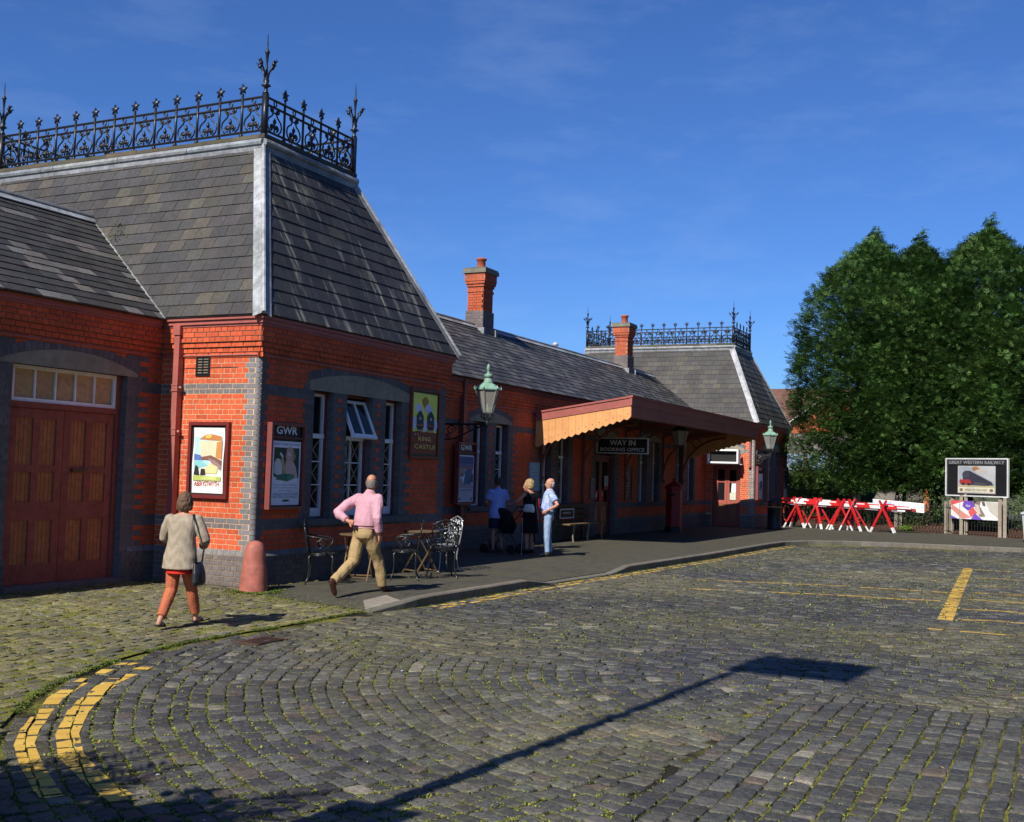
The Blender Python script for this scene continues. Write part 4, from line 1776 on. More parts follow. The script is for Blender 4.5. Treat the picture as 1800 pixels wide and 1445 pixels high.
# far ground to the horizon
mb = MB()
mb.face([(-600, -900, -.4), (1200, -900, -.4), (1200, 900, -.4), (-600, 900, -.4)], (.09, .10, .05))
tag(mb.build('ground', 'moss'), kind='structure')
# road body under the setts
mb = MB()
mb.face([(-30, -60, RZD-.013), (60, -60, RZD-.013), (60, 3, RZD-.013), (-30, 3, RZD-.013)], (1, 1, 1))
road = tag(mb.build('road', 'joint_fill'), kind='structure')
# crossing in front of the wing
mb = MB()
xs = [-13+i*.35 for i in range(38)]
xs = [x for x in xs if x < -.05]+[-.02]
for x0, x1 in zip(xs, xs[1:]):
    for j in range(14):
        q = []
        for (x, t) in ((x0, j), (x1, j), (x1, j+1), (x0, j+1)):
            y = chan(x)+.02+(2.4-chan(x))*t/14
            q.append((x, y, crossz(x, y)-.006))
        mb.face(q)
crossing = tag(mb.build('cobbled_crossing', 'joint_mossy', None, True), kind='structure')
# pavement along the building
mb = MB()
xs = [-.4+i*.3 for i in range(70)]+[20.6]
for x0, x1 in zip(xs, xs[1:]):
    for j in range(12):
        q = []
        for (x, t) in ((x0, j), (x1, j), (x1, j+1), (x0, j+1)):
            k = kerby(x)+.13
            y = k+(SET+.2-k)*t/12
            q.append((x, y, pavz(x, y)))
        mb.face(q)
far = [(20.6, kerby(20.6)+.13), (21.5, -3.4), (22.4, -4.35), (23.0, -6), (23.62, -9.2), (24.3, -13), (25.6, -19), (70, -19), (70, 12), (20.6, 12)]
mb.face([(x, y, PZ) for x, y in far])
pave = tag(mb.build('pavement', 'pavers'), kind='structure')

# ---- kerb stones, one by one
pts = []
for (a, b) in zip(KERB, KERB[1:]):
    n = max(1, int(math.hypot(b[0]-a[0], b[1]-a[1])/.06))
    pts += [(a[0]+(b[0]-a[0])*i/n, a[1]+(b[1]-a[1])*i/n) for i in range(n)]
kn = 0
i = 0
STEP = 15
while i+STEP < len(pts):
    seg = pts[i:i+STEP+1:5]
    m = MB()
    sec = []
    for k, (x, y) in enumerate(seg):
        p = seg[max(0, k-1)]
        q = seg[min(len(seg)-1, k+1)]
        t = V((q[0]-p[0], q[1]-p[1], 0)).normalized()
        nrm = V((t.y, -t.x, 0))
        g = .004 if k == 0 else (-.004 if k == len(seg)-1 else 0)
        zt = pavz(x, kerby(x)) if x < 20.5 else PZ
        c = V((x, y, 0))+t*g
        sec.append([c+nrm*0+V((0, 0, RZD-.03)), c+nrm*0+V((0, 0, zt-.015)), c-nrm*.018+V((0, 0, zt+.002)), c-nrm*.14+V((0, 0, zt+.004)), c-nrm*.14+V((0, 0, RZD-.03))])
    vs = [p for s in sec for p in s]
    fs = []
    for k in range(len(sec)-1):
        for j in range(4):
            fs.append((k*5+j, k*5+j+5, k*5+j+6, k*5+j+1))
    fs += [tuple(range(5)), tuple(reversed(range(len(vs)-5, len(vs))))]
    m.mesh(vs, fs, jit((.15, .135, .11), .12))
    m.build('kerb_stone', 'stone', pave)
    i += STEP
# dark kerb in the near corner
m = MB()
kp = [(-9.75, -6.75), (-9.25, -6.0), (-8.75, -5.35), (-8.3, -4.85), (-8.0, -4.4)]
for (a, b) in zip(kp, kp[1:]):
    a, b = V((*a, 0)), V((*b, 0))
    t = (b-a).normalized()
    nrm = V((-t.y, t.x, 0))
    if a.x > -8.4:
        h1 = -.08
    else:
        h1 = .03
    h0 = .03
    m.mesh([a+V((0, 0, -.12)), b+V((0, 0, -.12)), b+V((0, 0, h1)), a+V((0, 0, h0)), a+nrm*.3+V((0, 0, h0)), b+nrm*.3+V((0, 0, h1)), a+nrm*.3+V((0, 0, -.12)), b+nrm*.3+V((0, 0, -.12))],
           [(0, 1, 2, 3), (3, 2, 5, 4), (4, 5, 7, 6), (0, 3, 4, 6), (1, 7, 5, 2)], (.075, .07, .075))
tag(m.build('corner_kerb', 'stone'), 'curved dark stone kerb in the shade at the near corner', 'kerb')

# ---- setts
SETTS = []       # (size on screen, outline corners, top z, colour, group)


def settcol(x, y, mossy=0.0):
    n = noise.noise(V((x*.45, y*.45, 2.2)))
    n2 = noise.noise(V((x*.16, y*.16, 7.7)))
    t = random.random()
    if t < .018:
        c = (.21, .19, .15)
    elif t < .075:
        c = (.115, .11, .10)
    elif t < .115:
        c = (.095, .075, .062)
    elif t < .45+.3*n:
        c = (.094, .091, .082)
    else:
        c = (.054, .053, .053)
    if mossy:
        c = mixc(c, (.215, .19, .075), mossy*random.uniform(.3, 1))
    k = .86*(1+.32*n2)*(1.25 if mossy > .5 else 1)
    return jit((c[0]*k, c[1]*k, c[2]*k), .13)


def warp(p):
    return (p[0]+.03*noise.noise(V((p[0]*.9, p[1]*.9, 3)))+.012*noise.noise(V((p[0]*3.1, p[1]*3.1, 6))), p[1]+.03*noise.noise(V((p[0]*.9, p[1]*.9, 13)))+.012*noise.noise(V((p[0]*3.1, p[1]*3.1, 16))))


def add_sett(q, z, mossy=0.0, grp='r'):
    cx = sum(p[0] for p in q)/4
    cy = sum(p[1] for p in q)/4
    a, b, c = (V((*q[0], z)), V((*q[1], z)), V((*q[3], z)))
    s = scr(a, b, c)
    pr = proj((cx, cy, z))
    if not (-140 < pr[0] < 1940 and pr[1] < 1560) or pr[2] < .2:
        return
    q = [warp(p) for p in q]
    SETTS.append((s, q, z+random.uniform(-.008, .006), settcol(cx, cy, mossy), grp, (cx, cy)))


def jq(q, j):
    return [(p[0]+random.uniform(-j, j), p[1]+random.uniform(-j, j)) for p in q]


def mossy_at(x, y):
    return max(0, min(1, .5+1.6*noise.noise(V((x*.35+3, y*.35, 5.1)))))


XB, YB = -2.72, -8.15
# straight rows across the yard (rows run along Y)
x = XB
while x < 24.3:
    w_ = random.uniform(.122, .142)
    y = -11.4+random.uniform(0, .2)
    while y < -2.4:
        l_ = random.uniform(.15, .25)
        ok = y+l_ < (kerby(x)-.02 if x < 20.3 else -3) and not (x < -.35 and y+l_ > chan(x)-.03)
        if x > 20.2:
            ok = any(False for _ in ()) or (x < 20.2+max(0, min(3.2, (-3.05-(y+l_))*.9)) if y+l_ > -6 else x < 22.8+(-(y+l_)-6)*.17)
        if ok:
            g = .006
            add_sett(jq([(x+g, y+g), (x+w_-g, y+g), (x+w_-g, y+l_-g), (x+g, y+l_-g)], .005), RZD, .44*mossy_at(x, y))
        y += l_
    x += w_
# straight rows near the camera (rows run along X)
y = YB
while y > -12.2:
    w_ = random.uniform(.125, .15)
    x = -11.5+random.uniform(0, .2)
    while x < XB-.05:
        l_ = min(random.uniform(.13, .21), XB-x)
        if l_ > .05:
            g = .0075
            add_sett(jq([(x+g, y-w_+g), (x+l_-g, y-w_+g), (x+l_-g, y-g), (x+g, y-g)], .007), RZD, .12)
        x += l_
    y -= w_
# concentric arcs round the corner
AC = (-1.5, -9.5)
r = 1.85
while r < 9.6:
    w_ = random.uniform(.125, .145)
    a = R(88)+random.uniform(0, .02)
    while a < R(175):
        da = random.uniform(.14, .22)/r
        p = (AC[0]+(r+w_/2)*math.cos(a+da/2), AC[1]+(r+w_/2)*math.sin(a+da/2))
        if p[0] < XB-.0 and p[1] > YB+.008 and p[1] < chan(p[0])-.09:
            g = .0065
            ga = g/r
            q = [(AC[0]+rr*math.cos(t), AC[1]+rr*math.sin(t)) for rr, t in ((r+g, a+ga), (r+w_-g, a+ga), (r+w_-g, a+da-ga), (r+g, a+da-ga))]
            add_sett(jq(q, .006), RZD, .40*mossy_at(*p))
        a += da
    r += w_
# mossy setts of the crossing (rows along X)
y = -9.0
while y < 1.8:
    w_ = random.uniform(.11, .135)
    x = -11.5+random.uniform(0, .2)
    while x < -.05:
        l_ = random.uniform(.14, .24)
        cx, cy = x+l_/2, y+w_/2
        lim = -.45 if cy < -.1 else -.08
        if cx < lim and cy > chan(cx)+.05 and cy < 1.76:
            g = .004
            add_sett(jq([(x+g, y+g), (x+l_-g, y+g), (x+l_-g, y+w_-g), (x+g, y+w_-g)], .006), crossz(cx, cy), .55+.4*mossy_at(x, y), 'c')
        x += l_
    y += w_


def sett_mesh(mb, q, z, col, near):
    cx = sum(p[0] for p in q)/4
    cy = sum(p[1] for p in q)/4
    tx, ty = random.gauss(0, .035), random.gauss(0, .035)

    def zz(x_, y_):
        return z+(x_-cx)*tx+(y_-cy)*ty
    if near:
        out = []
        for i in range(4):
            p, n_, b_ = q[i], q[(i+1) % 4], q[i-1]
            k = random.uniform(.05, .17)
            out.append((p[0]+(b_[0]-p[0])*k, p[1]+(b_[1]-p[1])*k))
            k = random.uniform(.05, .17)
            out.append((p[0]+(n_[0]-p[0])*k, p[1]+(n_[1]-p[1])*k))
    else:
        out = q
    n = len(out)
    rings = ((1.0, -.035), (1.0, -.006), (.955, -.0005), (.75, .001))
    vs = []
    for (s_, dz) in rings:
        for p in out:
            x_, y_ = cx+(p[0]-cx)*s_, cy+(p[1]-cy)*s_
            h = random.uniform(-.0026, .0026) if s_ < 1 else 0
            vs.append((x_, y_, zz(x_, y_)+dz+h))
    fs = []
    for k in range(len(rings)-1):
        for i in range(n):
            j = (i+1) % n
            fs.append((k*n+i, k*n+j, (k+1)*n+j, (k+1)*n+i))
    fs.append(tuple(range((len(rings)-1)*n, len(rings)*n)))
    mb.mesh(vs, fs, col)


SETTS.sort(key=lambda t: -t[0])
restr, restc = MB(), MB()
for i, (s, q, z, col, grp, c) in enumerate(SETTS):
    if i < 300:
        m = MB()
        sett_mesh(m, q, z, col, True)
        m.build('sett', 'sett', road if grp == 'r' else crossing, True)
    else:
        sett_mesh(restr if grp == 'r' else restc, q, z, col, s > 160)
restr.build('sett_paving', 'sett', road, True)['kind'] = 'stuff'
restc.build('sett_paving', 'sett', crossing, True)['kind'] = 'stuff'

# ---- yellow lines: paint lies on the sett tops and breaks at the joints
def ribbon(name, line, width, keep=1.0, px=True, fade=None):
    P = [onz(a, b, RZD).xy for a, b in line] if px else [V(p).xy if len(p) > 2 else V((p[0], p[1])) for p in line]
    quads = []
    tot = len(P)-1
    for k in range(tot):
        a, b = P[k], P[k+1]
        t = (b-a).normalized()
        n_ = V((-t.y, t.x))
        if k:
            t0 = (a-P[k-1]).normalized()
            na = (n_+V((-t0.y, t0.x))).normalized()
        else:
            na = n_
        if k < tot-1:
            t1 = (P[k+2]-b).normalized()
            nb = (n_+V((-t1.y, t1.x))).normalized()
        else:
            nb = n_
        h = width/2
        quads.append([tuple(a-na*h), tuple(b-nb*h), tuple(b+nb*h), tuple(a+na*h)])
    mb = MB()
    for (s, q, z, col, grp, c) in SETTS:
        for k, rq in enumerate(quads):
            if c[0] < min(p[0] for p in rq)-.2 or c[0] > max(p[0] for p in rq)+.2 or c[1] < min(p[1] for p in rq)-.2 or c[1] > max(p[1] for p in rq)+.2:
                continue
            kp_ = keep if fade is None else keep*(1-fade*max(0, (k/max(1, tot-1)-.55)/.45))
            if random.random() > kp_:
                continue
            qq = q if area(q) > 0 else q[::-1]
            r_ = rq if area(rq) > 0 else rq[::-1]
            pl_ = clip_to(qq, r_)
            if len(pl_) < 3 or abs(area(pl_)) < 3e-4:
                continue
            mb.face([(x_, y_, z+.0045) for x_, y_ in pl_])
    o = mb.build(name, 'yellow_paint')
    tag(o, kind='structure')


ribbon('yellow_line', [(215, 1408), (170, 1372), (125, 1330), (118, 1290), (138, 1250), (170, 1217), (205, 1194), (245, 1178), (295, 1166)], .15, .98, True, .6)
ribbon('yellow_line', [(90, 1402), (55, 1345), (42, 1310), (52, 1285), (72, 1258), (95, 1230), (125, 1209), (165, 1188), (205, 1172), (255, 1160)], .125, .93, True, .6)
kl = [p for p in pts if .5 < p[0] < 20.2]
kl = kl[::12]
ribbon('yellow_line', [(x_, y_-.17) for x_, y_ in kl], .08, .7, False)
ribbon('yellow_line', [(x_, y_-.33) for x_, y_ in kl], .08, .78, False)
far_l = [p for p in pts if p[0] > 20.1 and p[1] > -8][::10]
ribbon('yellow_line', [(x_-.22, y_-.12) for x_, y_ in far_l], .08, .8, False)
ribbon('yellow_line', [(3.9, -8.86), (9, -8.62), (14.9, -8.36)], .2, .96, False)
for ln in ([(7.3, -4.3), (7.7, -5.2), (8.1, -6.4), (8.35, -8.5)], [(5.55, -4.6), (5.85, -5.4), (6.3, -6.8), (6.6, -8.55)]):
    ribbon('yellow_line', ln, .11, .9, False)
for (xx, y0, y1) in ((2.75, -8.75, -11.2), (4.2, -9.0, -10.0), (5.6, -8.95, -10.6), (7.2, -8.9, -11), (8.6, -8.9, -10.4), (10.2, -8.8, -11.2), (12.2, -8.7, -11.5), (14.6, -8.5, -11.5)):
    ribbon('yellow_line', [(xx, y0), (xx+.1, (y0+y1)/2), (xx+.15, y1)], .10, .85, False)

# ---- moss and small weeds in the joints
mo = MB()


def tuft(mb, x_, y_, z, size, n, cols):
    for _ in range(n):
        a = random.uniform(0, 6.283)
        d = V((math.cos(a), math.sin(a), 0))
        b0 = V((x_+random.gauss(0, size*.5), y_+random.gauss(0, size*.5), z))
        h = size*random.uniform(.2, .6)
        sd = d.cross(V((0, 0, 1)))*size*random.uniform(.12, .28)
        tip = b0+d*size*random.uniform(.4, 1.0)+V((0, 0, h))
        mid_ = b0+d*size*.35+V((0, 0, h*.75))
        mb.face([b0-sd*.4, b0+sd*.4, mid_+sd, tip, mid_-sd], jit(random.choice(cols), .3))


MOSSC = [(.24, .24, .045), (.17, .19, .035), (.30, .28, .07), (.13, .16, .03), (.20, .26, .05)]
cnt = 0
for _ in range(150000):
    s, q, z, col, grp, c = SETTS[int(random.random()**1.5*len(SETTS))]
    pr = proj((c[0], c[1], z))
    dist = pr[2]
    x_, y_ = c
    if grp == 'r':
        dens = .2+1.2*max(0, noise.noise(V((x_*.55, y_*.55, 4.4)))+.2)
        if y_ < YB and x_ < XB:
            dens *= .75 if noise.noise(V((0, y_*3.1, 8))) > .05 else .08
    else:
        dens = .9
    if dist > 13:
        dens *= .6
    if random.random() > dens:
        continue
    k = random.choice((0, 1, 2, 3))
    p, qn = q[k], q[(k+1) % 4]
    t = random.random()
    px_, py_ = p[0]+(qn[0]-p[0])*t, p[1]+(qn[1]-p[1])*t
    px_ += (px_-c[0])*.06
    py_ += (py_-c[1])*.06
    sz = random.uniform(.009, .022)*(1+min(.45, max(0, dist-8)/20))*(1.6 if random.random() < .12 else 1)
    tuft(mo, px_, py_, z-.007, sz, 4 if dist > 9 else 6, MOSSC)
    cnt += 1
    if cnt > 34000:
        break
# green fringe along the channel, the walls and the bollard
for _ in range(2200):
    x_ = random.uniform(-8.2, -.5)
    y_ = chan(x_)+random.gauss(.0, .022)
    if noise.noise(V((x_*1.6, 0, 1))) < -.12:
        continue
    tuft(mo, x_, y_, crossz(x_, y_)-.006, random.uniform(.010, .028), 4, [(.10, .15, .02), (.07, .11, .02), (.16, .17, .03)])
for _ in range(900):
    x_ = random.uniform(-3.2, -.1)
    y_ = SET-.1-abs(random.gauss(0, .16))
    tuft(mo, x_, y_, .012, random.uniform(.015, .04), 4, [(.12, .17, .025), (.09, .13, .02), (.2, .2, .05)])
for _ in range(500):
    a = random.uniform(0, 6.28)
    tuft(mo, -.2+.3*math.cos(a)+random.gauss(0, .07), -.22+.3*math.sin(a)-.05+random.gauss(0, .05), .005, random.uniform(.015, .035), 4, [(.14, .2, .03), (.1, .15, .02)])
for _ in range(900):
    y_ = random.uniform(-2.3, -.05)
    x_ = -.42+random.gauss(0, .16)+.2*noise.noise(V((y_*2, 0, 0)))
    tuft(mo, x_, y_, pavz(max(x_, -.4), y_)-.004, random.uniform(.01, .026), 4, MOSSC)
for _ in range(700):
    x_ = random.uniform(.5, 20)
    tuft(mo, x_, kerby(x_)-.02-abs(random.gauss(0, .03)), RZD-.005, random.uniform(.012, .03), 3, [(.12, .14, .03), (.09, .1, .02)])
for _ in range(500):
    x_ = random.uniform(.2, 9)
    y_ = -.06-abs(random.gauss(0, .05)) if x_ < PW else SET-.08
    tuft(mo, x_, y_, PZ, random.uniform(.015, .04), 3, [(.14, .15, .04), (.2, .18, .06)])
tag(mo.build('joint_moss', 'foliage'), 'yellow green moss growing in the joints between the setts', 'moss', kind='stuff')
# litter: petals, leaves, bits of paper
lt = MB()
for _ in range(60):
    s, q, z, col, grp, c = SETTS[int(random.random()**1.3*len(SETTS)*.5)]
    a = random.uniform(0, 3.14)
    l_, w_ = random.uniform(.012, .035), random.uniform(.006, .014)
    d, e = V((math.cos(a), math.sin(a), 0))*l_, V((-math.sin(a), math.cos(a), 0))*w_
    o_ = V((c[0]+random.uniform(-.06, .06), c[1]+random.uniform(-.06, .06), z+.006))
    lt.face([o_-d, o_-e+V((0, 0, .004)), o_+d, o_+e+V((0, 0, .006))], random.choice([(.75, .74, .7), (.45, .27, .08), (.6, .5, .2), (.3, .14, .05), (.7, .7, .66)]))
tag(lt.build('litter', 'print'), 'scattered dry leaves and paper scraps on the setts', 'litter', kind='stuff')
# drain grate and pale ramp slab
m = MB()
gx, gy = -3.2, -2.78
for i in range(6):
    m.box((gx-.22, gy-.13+i*.05, RZD-.005), (gx+.22, gy-.105+i*.05, RZD+.012), (.07, .04, .03))
m.box((gx-.25, gy-.16, RZD-.01), (gx-.22, gy+.18, RZD+.013), (.07, .04, .03))
m.box((gx+.22, gy-.16, RZD-.01), (gx+.25, gy+.18, RZD+.013), (.07, .04, .03))
tag(m.build('drain_grate', 'iron'), 'rusty iron drain grate in the channel among weeds', 'drain')
m = MB()
sl4 = [(-.38, -2.2), (.28, -2.33), (.5, -1.95), (.05, -1.88)]
m.mesh([(x_, y_, pavz(x_, y_)+.006) for x_, y_ in sl4]+[(x_, y_, -.15) for x_, y_ in sl4], [(0, 1, 2, 3), (0, 4, 5, 1), (3, 7, 4, 0)], (.24, .21, .17))
m.build('ramp_slab', 'stone', pave)

# ================================================================== lettering and print
_dg = None


def text_mb(mb, pl, s, u, v, width, height, c, col, bold=0.0):
    """letters laid on a plane, fitted into the rectangle (u, v, width, height)"""
    cu = bpy.data.curves.new('t', 'FONT')
    cu.body = s
    cu.size = 1
    cu.offset = bold
    cu.resolution_u = 3
    o = bpy.data.objects.new('t', cu)
    COL.objects.link(o)
    dg = bpy.context.evaluated_depsgraph_get()
    me = bpy.data.meshes.new_from_object(o.evaluated_get(dg))
    vs = [p.co.copy() for p in me.vertices]
    if vs:
        x0, x1 = min(p.x for p in vs), max(p.x for p in vs)
        y0, y1 = min(p.y for p in vs), max(p.y for p in vs)
        sx = width/max(1e-6, x1-x0)
        sy = height/max(1e-6, y1-y0)
        mb.mesh([pl.pt(u+(p.x-x0)*sx, v+(p.y-y0)*sy, c) for p in vs], [tuple(f.vertices) for f in me.polygons], col)
    bpy.data.objects.remove(o)
    bpy.data.curves.remove(cu)
    bpy.data.meshes.remove(me)


def rect(u0, u1, v0, v1):
    return [(u0, v0), (u1, v0), (u1, v1), (u0, v1)]


def art(mb, pl, W, H, shapes, c=0.0):
    for i, (col, poly) in enumerate(shapes):
        if area(poly) < 0:
            poly = poly[::-1]
        mb.face([pl.pt(x*W, y*H, c+.0007*(i+1)) for x, y in poly], col)


def blob(cx, cy, rx, ry, n=12, w=.2, seed=0):
    rr = random.Random(seed)
    return [(cx+rx*(1+rr.uniform(-w, w))*math.cos(6.2832*i/n), cy+ry*(1+rr.uniform(-w, w))*math.sin(6.2832*i/n)) for i in range(n)]


def board(name, label, cat, pl, W, H, depth, fw_, fcol, bcol, c0=0.0):
    """a framed board hung on a wall plane; returns the thing and the plane of its face"""
    t = thing(name, label, cat, pl.pt(W/2, 0, 0))
    m = MB()
    m.prism(pl, rect(fw_*.5, W-fw_*.5, fw_*.5, H-fw_*.5), c0, c0+depth*.5, bcol)
    m.build('backboard', 'paint', t)
    m = MB()
    for r in (rect(0, fw_, 0, H), rect(W-fw_, W, 0, H), rect(fw_, W-fw_, H-fw_, H), rect(fw_, W-fw_, 0, fw_)):
        m.prism(pl, r, c0, c0+depth, fcol)
    m.build('frame', 'paint', t)
    return t, pl.sub(0, 0, c0+depth*.5)


# ---- poster on the sunny end wall (generic cliff and bay picture)
pl = plA.sub(UA-1.21, 1.25, .006)
t, f = board('poster_frame', 'maroon framed poster reading ABERYSTWYTH on the sunlit end wall', 'poster', pl, .75, 1.11, .06, .05, (.15, .02, .02), (.03, .02, .02))
m = MB()
q = f.sub(.085, .075, .004)
W, H = .575, .95
n = 12
for i in range(n):                      # the sheet has cockled a little
    a, b = i/n, (i+1)/n
    wv = lambda t_: .004*math.sin(t_*7)
    ed = lambda t_: .008*math.sin(t_*8+1)
    m.face([q.pt(ed(a), a*H, wv(a)), q.pt(W+ed(a), a*H, wv(a)), q.pt(W+ed(b), b*H, wv(b)), q.pt(ed(b), b*H, wv(b))], (.80, .79, .75))
SH = [((.62, .66, .58), rect(.05, .95, .19, .86)), ((.42, .70, .72), [(.05, .42), (.55, .42), (.42, .86), (.05, .86)]), ((.70, .62, .42), [(.25, .5), (.95, .55), (.95, .8), (.2, .8)]),
      ((.10, .17, .42), [(.05, .5), (.4, .5), (.25, .58), (.05, .6)]), ((.25, .55, .55), [(.05, .36), (.5, .42), (.3, .5), (.05, .49)]),
      ((.50, .20, .07), [(.22, .83), (.42, .90), (.62, .9), (.93, .87), (.93, .80), (.22, .82)]), ((.75, .5, .12), [(.4, .88), (.5, .9), (.62, .88), (.55, .84), (.42, .84)]),
      ((.55, .24, .08), [(.75, .55), (.95, .52), (.95, .8), (.78, .78)]), ((.22, .10, .07), [(.3, .55), (.6, .58), (.95, .5), (.95, .42), (.6, .5), (.3, .51)]),
      ((.30, .20, .20), [(.5, .54), (.75, .5), (.95, .42), (.95, .35), (.7, .42)]), ((.72, .58, .28), [(.45, .3), (.8, .3), (.85, .4), (.6, .46), (.45, .38)]),
      ((.03, .03, .025), [(.06, .28), (.25, .27), (.2, .4), (.12, .43)]), ((.035, .03, .025), [(.28, .27), (.45, .28), (.42, .37), (.3, .37)]),
      ((.42, .48, .12), [(.05, .19), (.95, .19), (.95, .25), (.05, .27)]), ((.55, .6, .2), blob(.6, .23, .25, .03, 9, .3, 3))]
art(m, q, W, H, SH, .005)
pr = m.build('poster', 'print', t)
m = MB()
text_mb(m, q, 'ABERYSTWYTH', .05, .10, .46, .07, .009, (.45, .05, .03), .01)
m.build('lettering', 'print', pr)


def gwr_board(name, label, pl, W, H, shapes, extra, dark=True, head='GWR'):
    t, f = board(name, label, 'poster', pl, W, H, .10, .04, (.21, .055, .05), (.012, .011, .011))
    m = MB()
    hh = H*.155
    m.prism(f, rect(.04, W-.04, H-hh-.035, H-hh), .0, .03, (.12, .03, .028))
    m.build('rail', 'paint', t)
    m = MB()
    text_mb(m, f, head, W*.2, H-hh*.84, W*.6, hh*.62, .004, (.85, .86, .9), .02)
    m.build('lettering', 'print', t)
    m = MB()
    pw, ph = W-.14, H-hh-.13
    q = f.sub(.07, .06, .003)
    m.prism(q, rect(0, pw, 0, ph), -.002, .002, (.78, .82, .92))
    art(m, q, pw, ph, shapes, .002)
    p = m.build('poster', 'print', t)
    for (s, u, v, w_, h_, col) in extra:
        m = MB()
        text_mb(m, q, s, u*pw, v*ph, w_*pw, h_*ph, .014, col)
        m.build('text_line', 'print', p)
    return t


DOG = [((.035, .06, .03), [(.08, .48), (.1, .44), (.95, .42), (.95, .9), (.08, .9)]),
       ((.60, .60, .62), [(.1, .5), (.1, .66), (.18, .73), (.28, .72), (.36, .62), (.38, .47), (.2, .46)]), ((.45, .38, .16), [(.3, .72), (.4, .74), (.5, .5), (.42, .47), (.36, .6)]),
       ((.60, .44, .38), [(.5, .48), (.46, .62), (.5, .72), (.7, .73), (.84, .6), (.92, .42), (.8, .43), (.78, .47)]),
       ((.50, .33, .26), [(.5, .88), (.47, .75), (.52, .68), (.62, .71), (.72, .68), (.8, .73), (.74, .88), (.62, .92)]), ((.66, .52, .46), blob(.6, .78, .07, .06, 10, .1, 2)),
       ((.03, .025, .02), blob(.59, .755, .018, .012, 8, .1, 4)), ((.38, .22, .16), [(.72, .88), (.82, .78), (.8, .72), (.74, .73), (.7, .82)]),
       ((.62, .7, .66), [(.25, .8), (.3, .83), (.4, .76), (.36, .73)]),
       ((.05, .17, .12), [(.18, .47), (.16, .40), (.55, .37), (.78, .42), (.78, .48), (.5, .49)]), ((.09, .26, .19), [(.55, .37), (.78, .42), (.78, .48), (.55, .46)]),
       ((.04, .06, .05), blob(.52, .07, .13, .016, 10, .05, 5))]
gwr_board('station_poster', 'maroon framed board headed GWR showing a dog sitting on green luggage', plB.sub(.21, 1.12, .006), .82, 1.26, DOG,
          [("Don't forget my ticket", .06, .93, .88, .045, (.08, .1, .22)), ('A dog ticket is available for', .08, .30, .8, .03, (.12, .15, .25)), ('the same period as your own', .1, .255, .78, .03, (.12, .15, .25)),
           ('and the charge is', .25, .21, .5, .028, (.12, .15, .25)), ('SINGLE RATE FOR', .08, .15, .85, .04, (.1, .2, .3)), ('RETURN JOURNEY', .08, .10, .85, .04, (.1, .2, .3))])
SEA = [((.08, .13, .30), rect(.04, .96, .72, .97)), ((.16, .2, .38), rect(.04, .96, .74, .82)), ((.34, .20, .18), [(.04, .72), (.3, .77), (.6, .74), (.96, .8), (.96, .7), (.04, .7)]),
       ((.40, .34, .32), [(.04, .5), (.04, .72), (.4, .72), (.5, .62), (.3, .55)]), ((.08, .18, .30), [(.35, .36), (.85, .38), (.9, .7), (.5, .7), (.4, .5)]),
       ((.13, .12, .16), [(.7, .45), (.96, .4), (.96, .6), (.8, .58)]), ((.42, .35, .38), [(.04, .3), (.96, .28), (.96, .38), (.4, .37), (.2, .5), (.04, .5)]), ((.28, .2, .2), blob(.25, .58, .12, .05, 9, .3, 8)),
       ((.5, .5, .55), rect(.04, .96, .02, .28)), ((.1, .1, .15), blob(.12, .06, .05, .03, 8, .05, 1)), ((.1, .1, .15), blob(.88, .06, .05, .03, 8, .05, 1))]
gwr_board('station_poster', 'maroon framed board headed GWR with a blue seaside poster beside the paired windows', plM.sub(8.86, 1.03, .135), .86, 1.38, SEA,
          [('ST IVES CORNWALL', .08, .235, .84, .035, (.1, .1, .16))])
gwr_board('station_poster', 'maroon framed GWR board catching sun on its edge, by the far pavilion corner', pb_f.sub(.15, 1.05, .006), .95, 1.25, SEA[4:], [])
gwr_board('station_poster', 'narrow GWR poster board at the far end of the far pavilion', pb_f.sub(4.35, 1.05, .006), .85, 1.3, SEA[:6], [])

# ---- pub sign
plK = plB.sub(4.10, 1.96, .006)
t, f = board('pub_sign', 'yellow and brown painted sign reading KING CASTLE with two steam engines', 'sign', plK, 1.0, 1.25, .055, .05, (.16, .035, .02), (.022, .06, .025))
q = f.sub(.085, .085, .004)
W, H = .83, 1.08
SG = [((.80, .86, .17), rect(0, 1, .36, 1)), ((.24, .065, .035), [(0, 0), (1, 0), (1, .35), (.85, .37), (.7, .36), (.55, .38), (.45, .36), (.3, .38), (.12, .37), (0, .35)]),
      ((.45, .25, .03), blob(.5, .86, .14, .09, 12, .12, 3)), ((.45, .25, .03), [(.4, .84), (.52, .7), (.6, .85)])]
for (bx, by, rx, ry, sd) in ((.2, .76, .12, .07, 1), (.27, .72, .1, .06, 2), (.63, .76, .13, .08, 3), (.72, .71, .1, .07, 4), (.07, .5, .1, .1, 5), (.5, .46, .09, .1, 6), (.9, .5, .12, .1, 7)):
    SG.append(((.62, .66, .9), blob(bx, by, rx, ry, 11, .2, sd)))
for ex in (.28, .72):
    SG += [((.03, .10, .035), [(ex-.14, .43), (ex+.14, .43), (ex+.15, .62), (ex+.08, .68), (ex-.08, .68), (ex-.15, .62)]), ((.05, .05, .085), blob(ex, .57, .115, .09, 14, 0, 1)),
           ((.5, .5, .52), blob(ex, .585, .035, .028, 8, 0, 1)), ((.045, .045, .06), rect(ex-.05, ex+.05, .65, .71)), ((.05, .045, .06), rect(ex-.15, ex+.15, .44, .52)),
           ((.32, .10, .04), rect(ex-.13, ex+.13, .46, .49)), ((.03, .04, .04), rect(ex-.11, ex+.11, .39, .44)), ((.4, .38, .2), rect(ex-.09, ex+.09, .37, .40))]
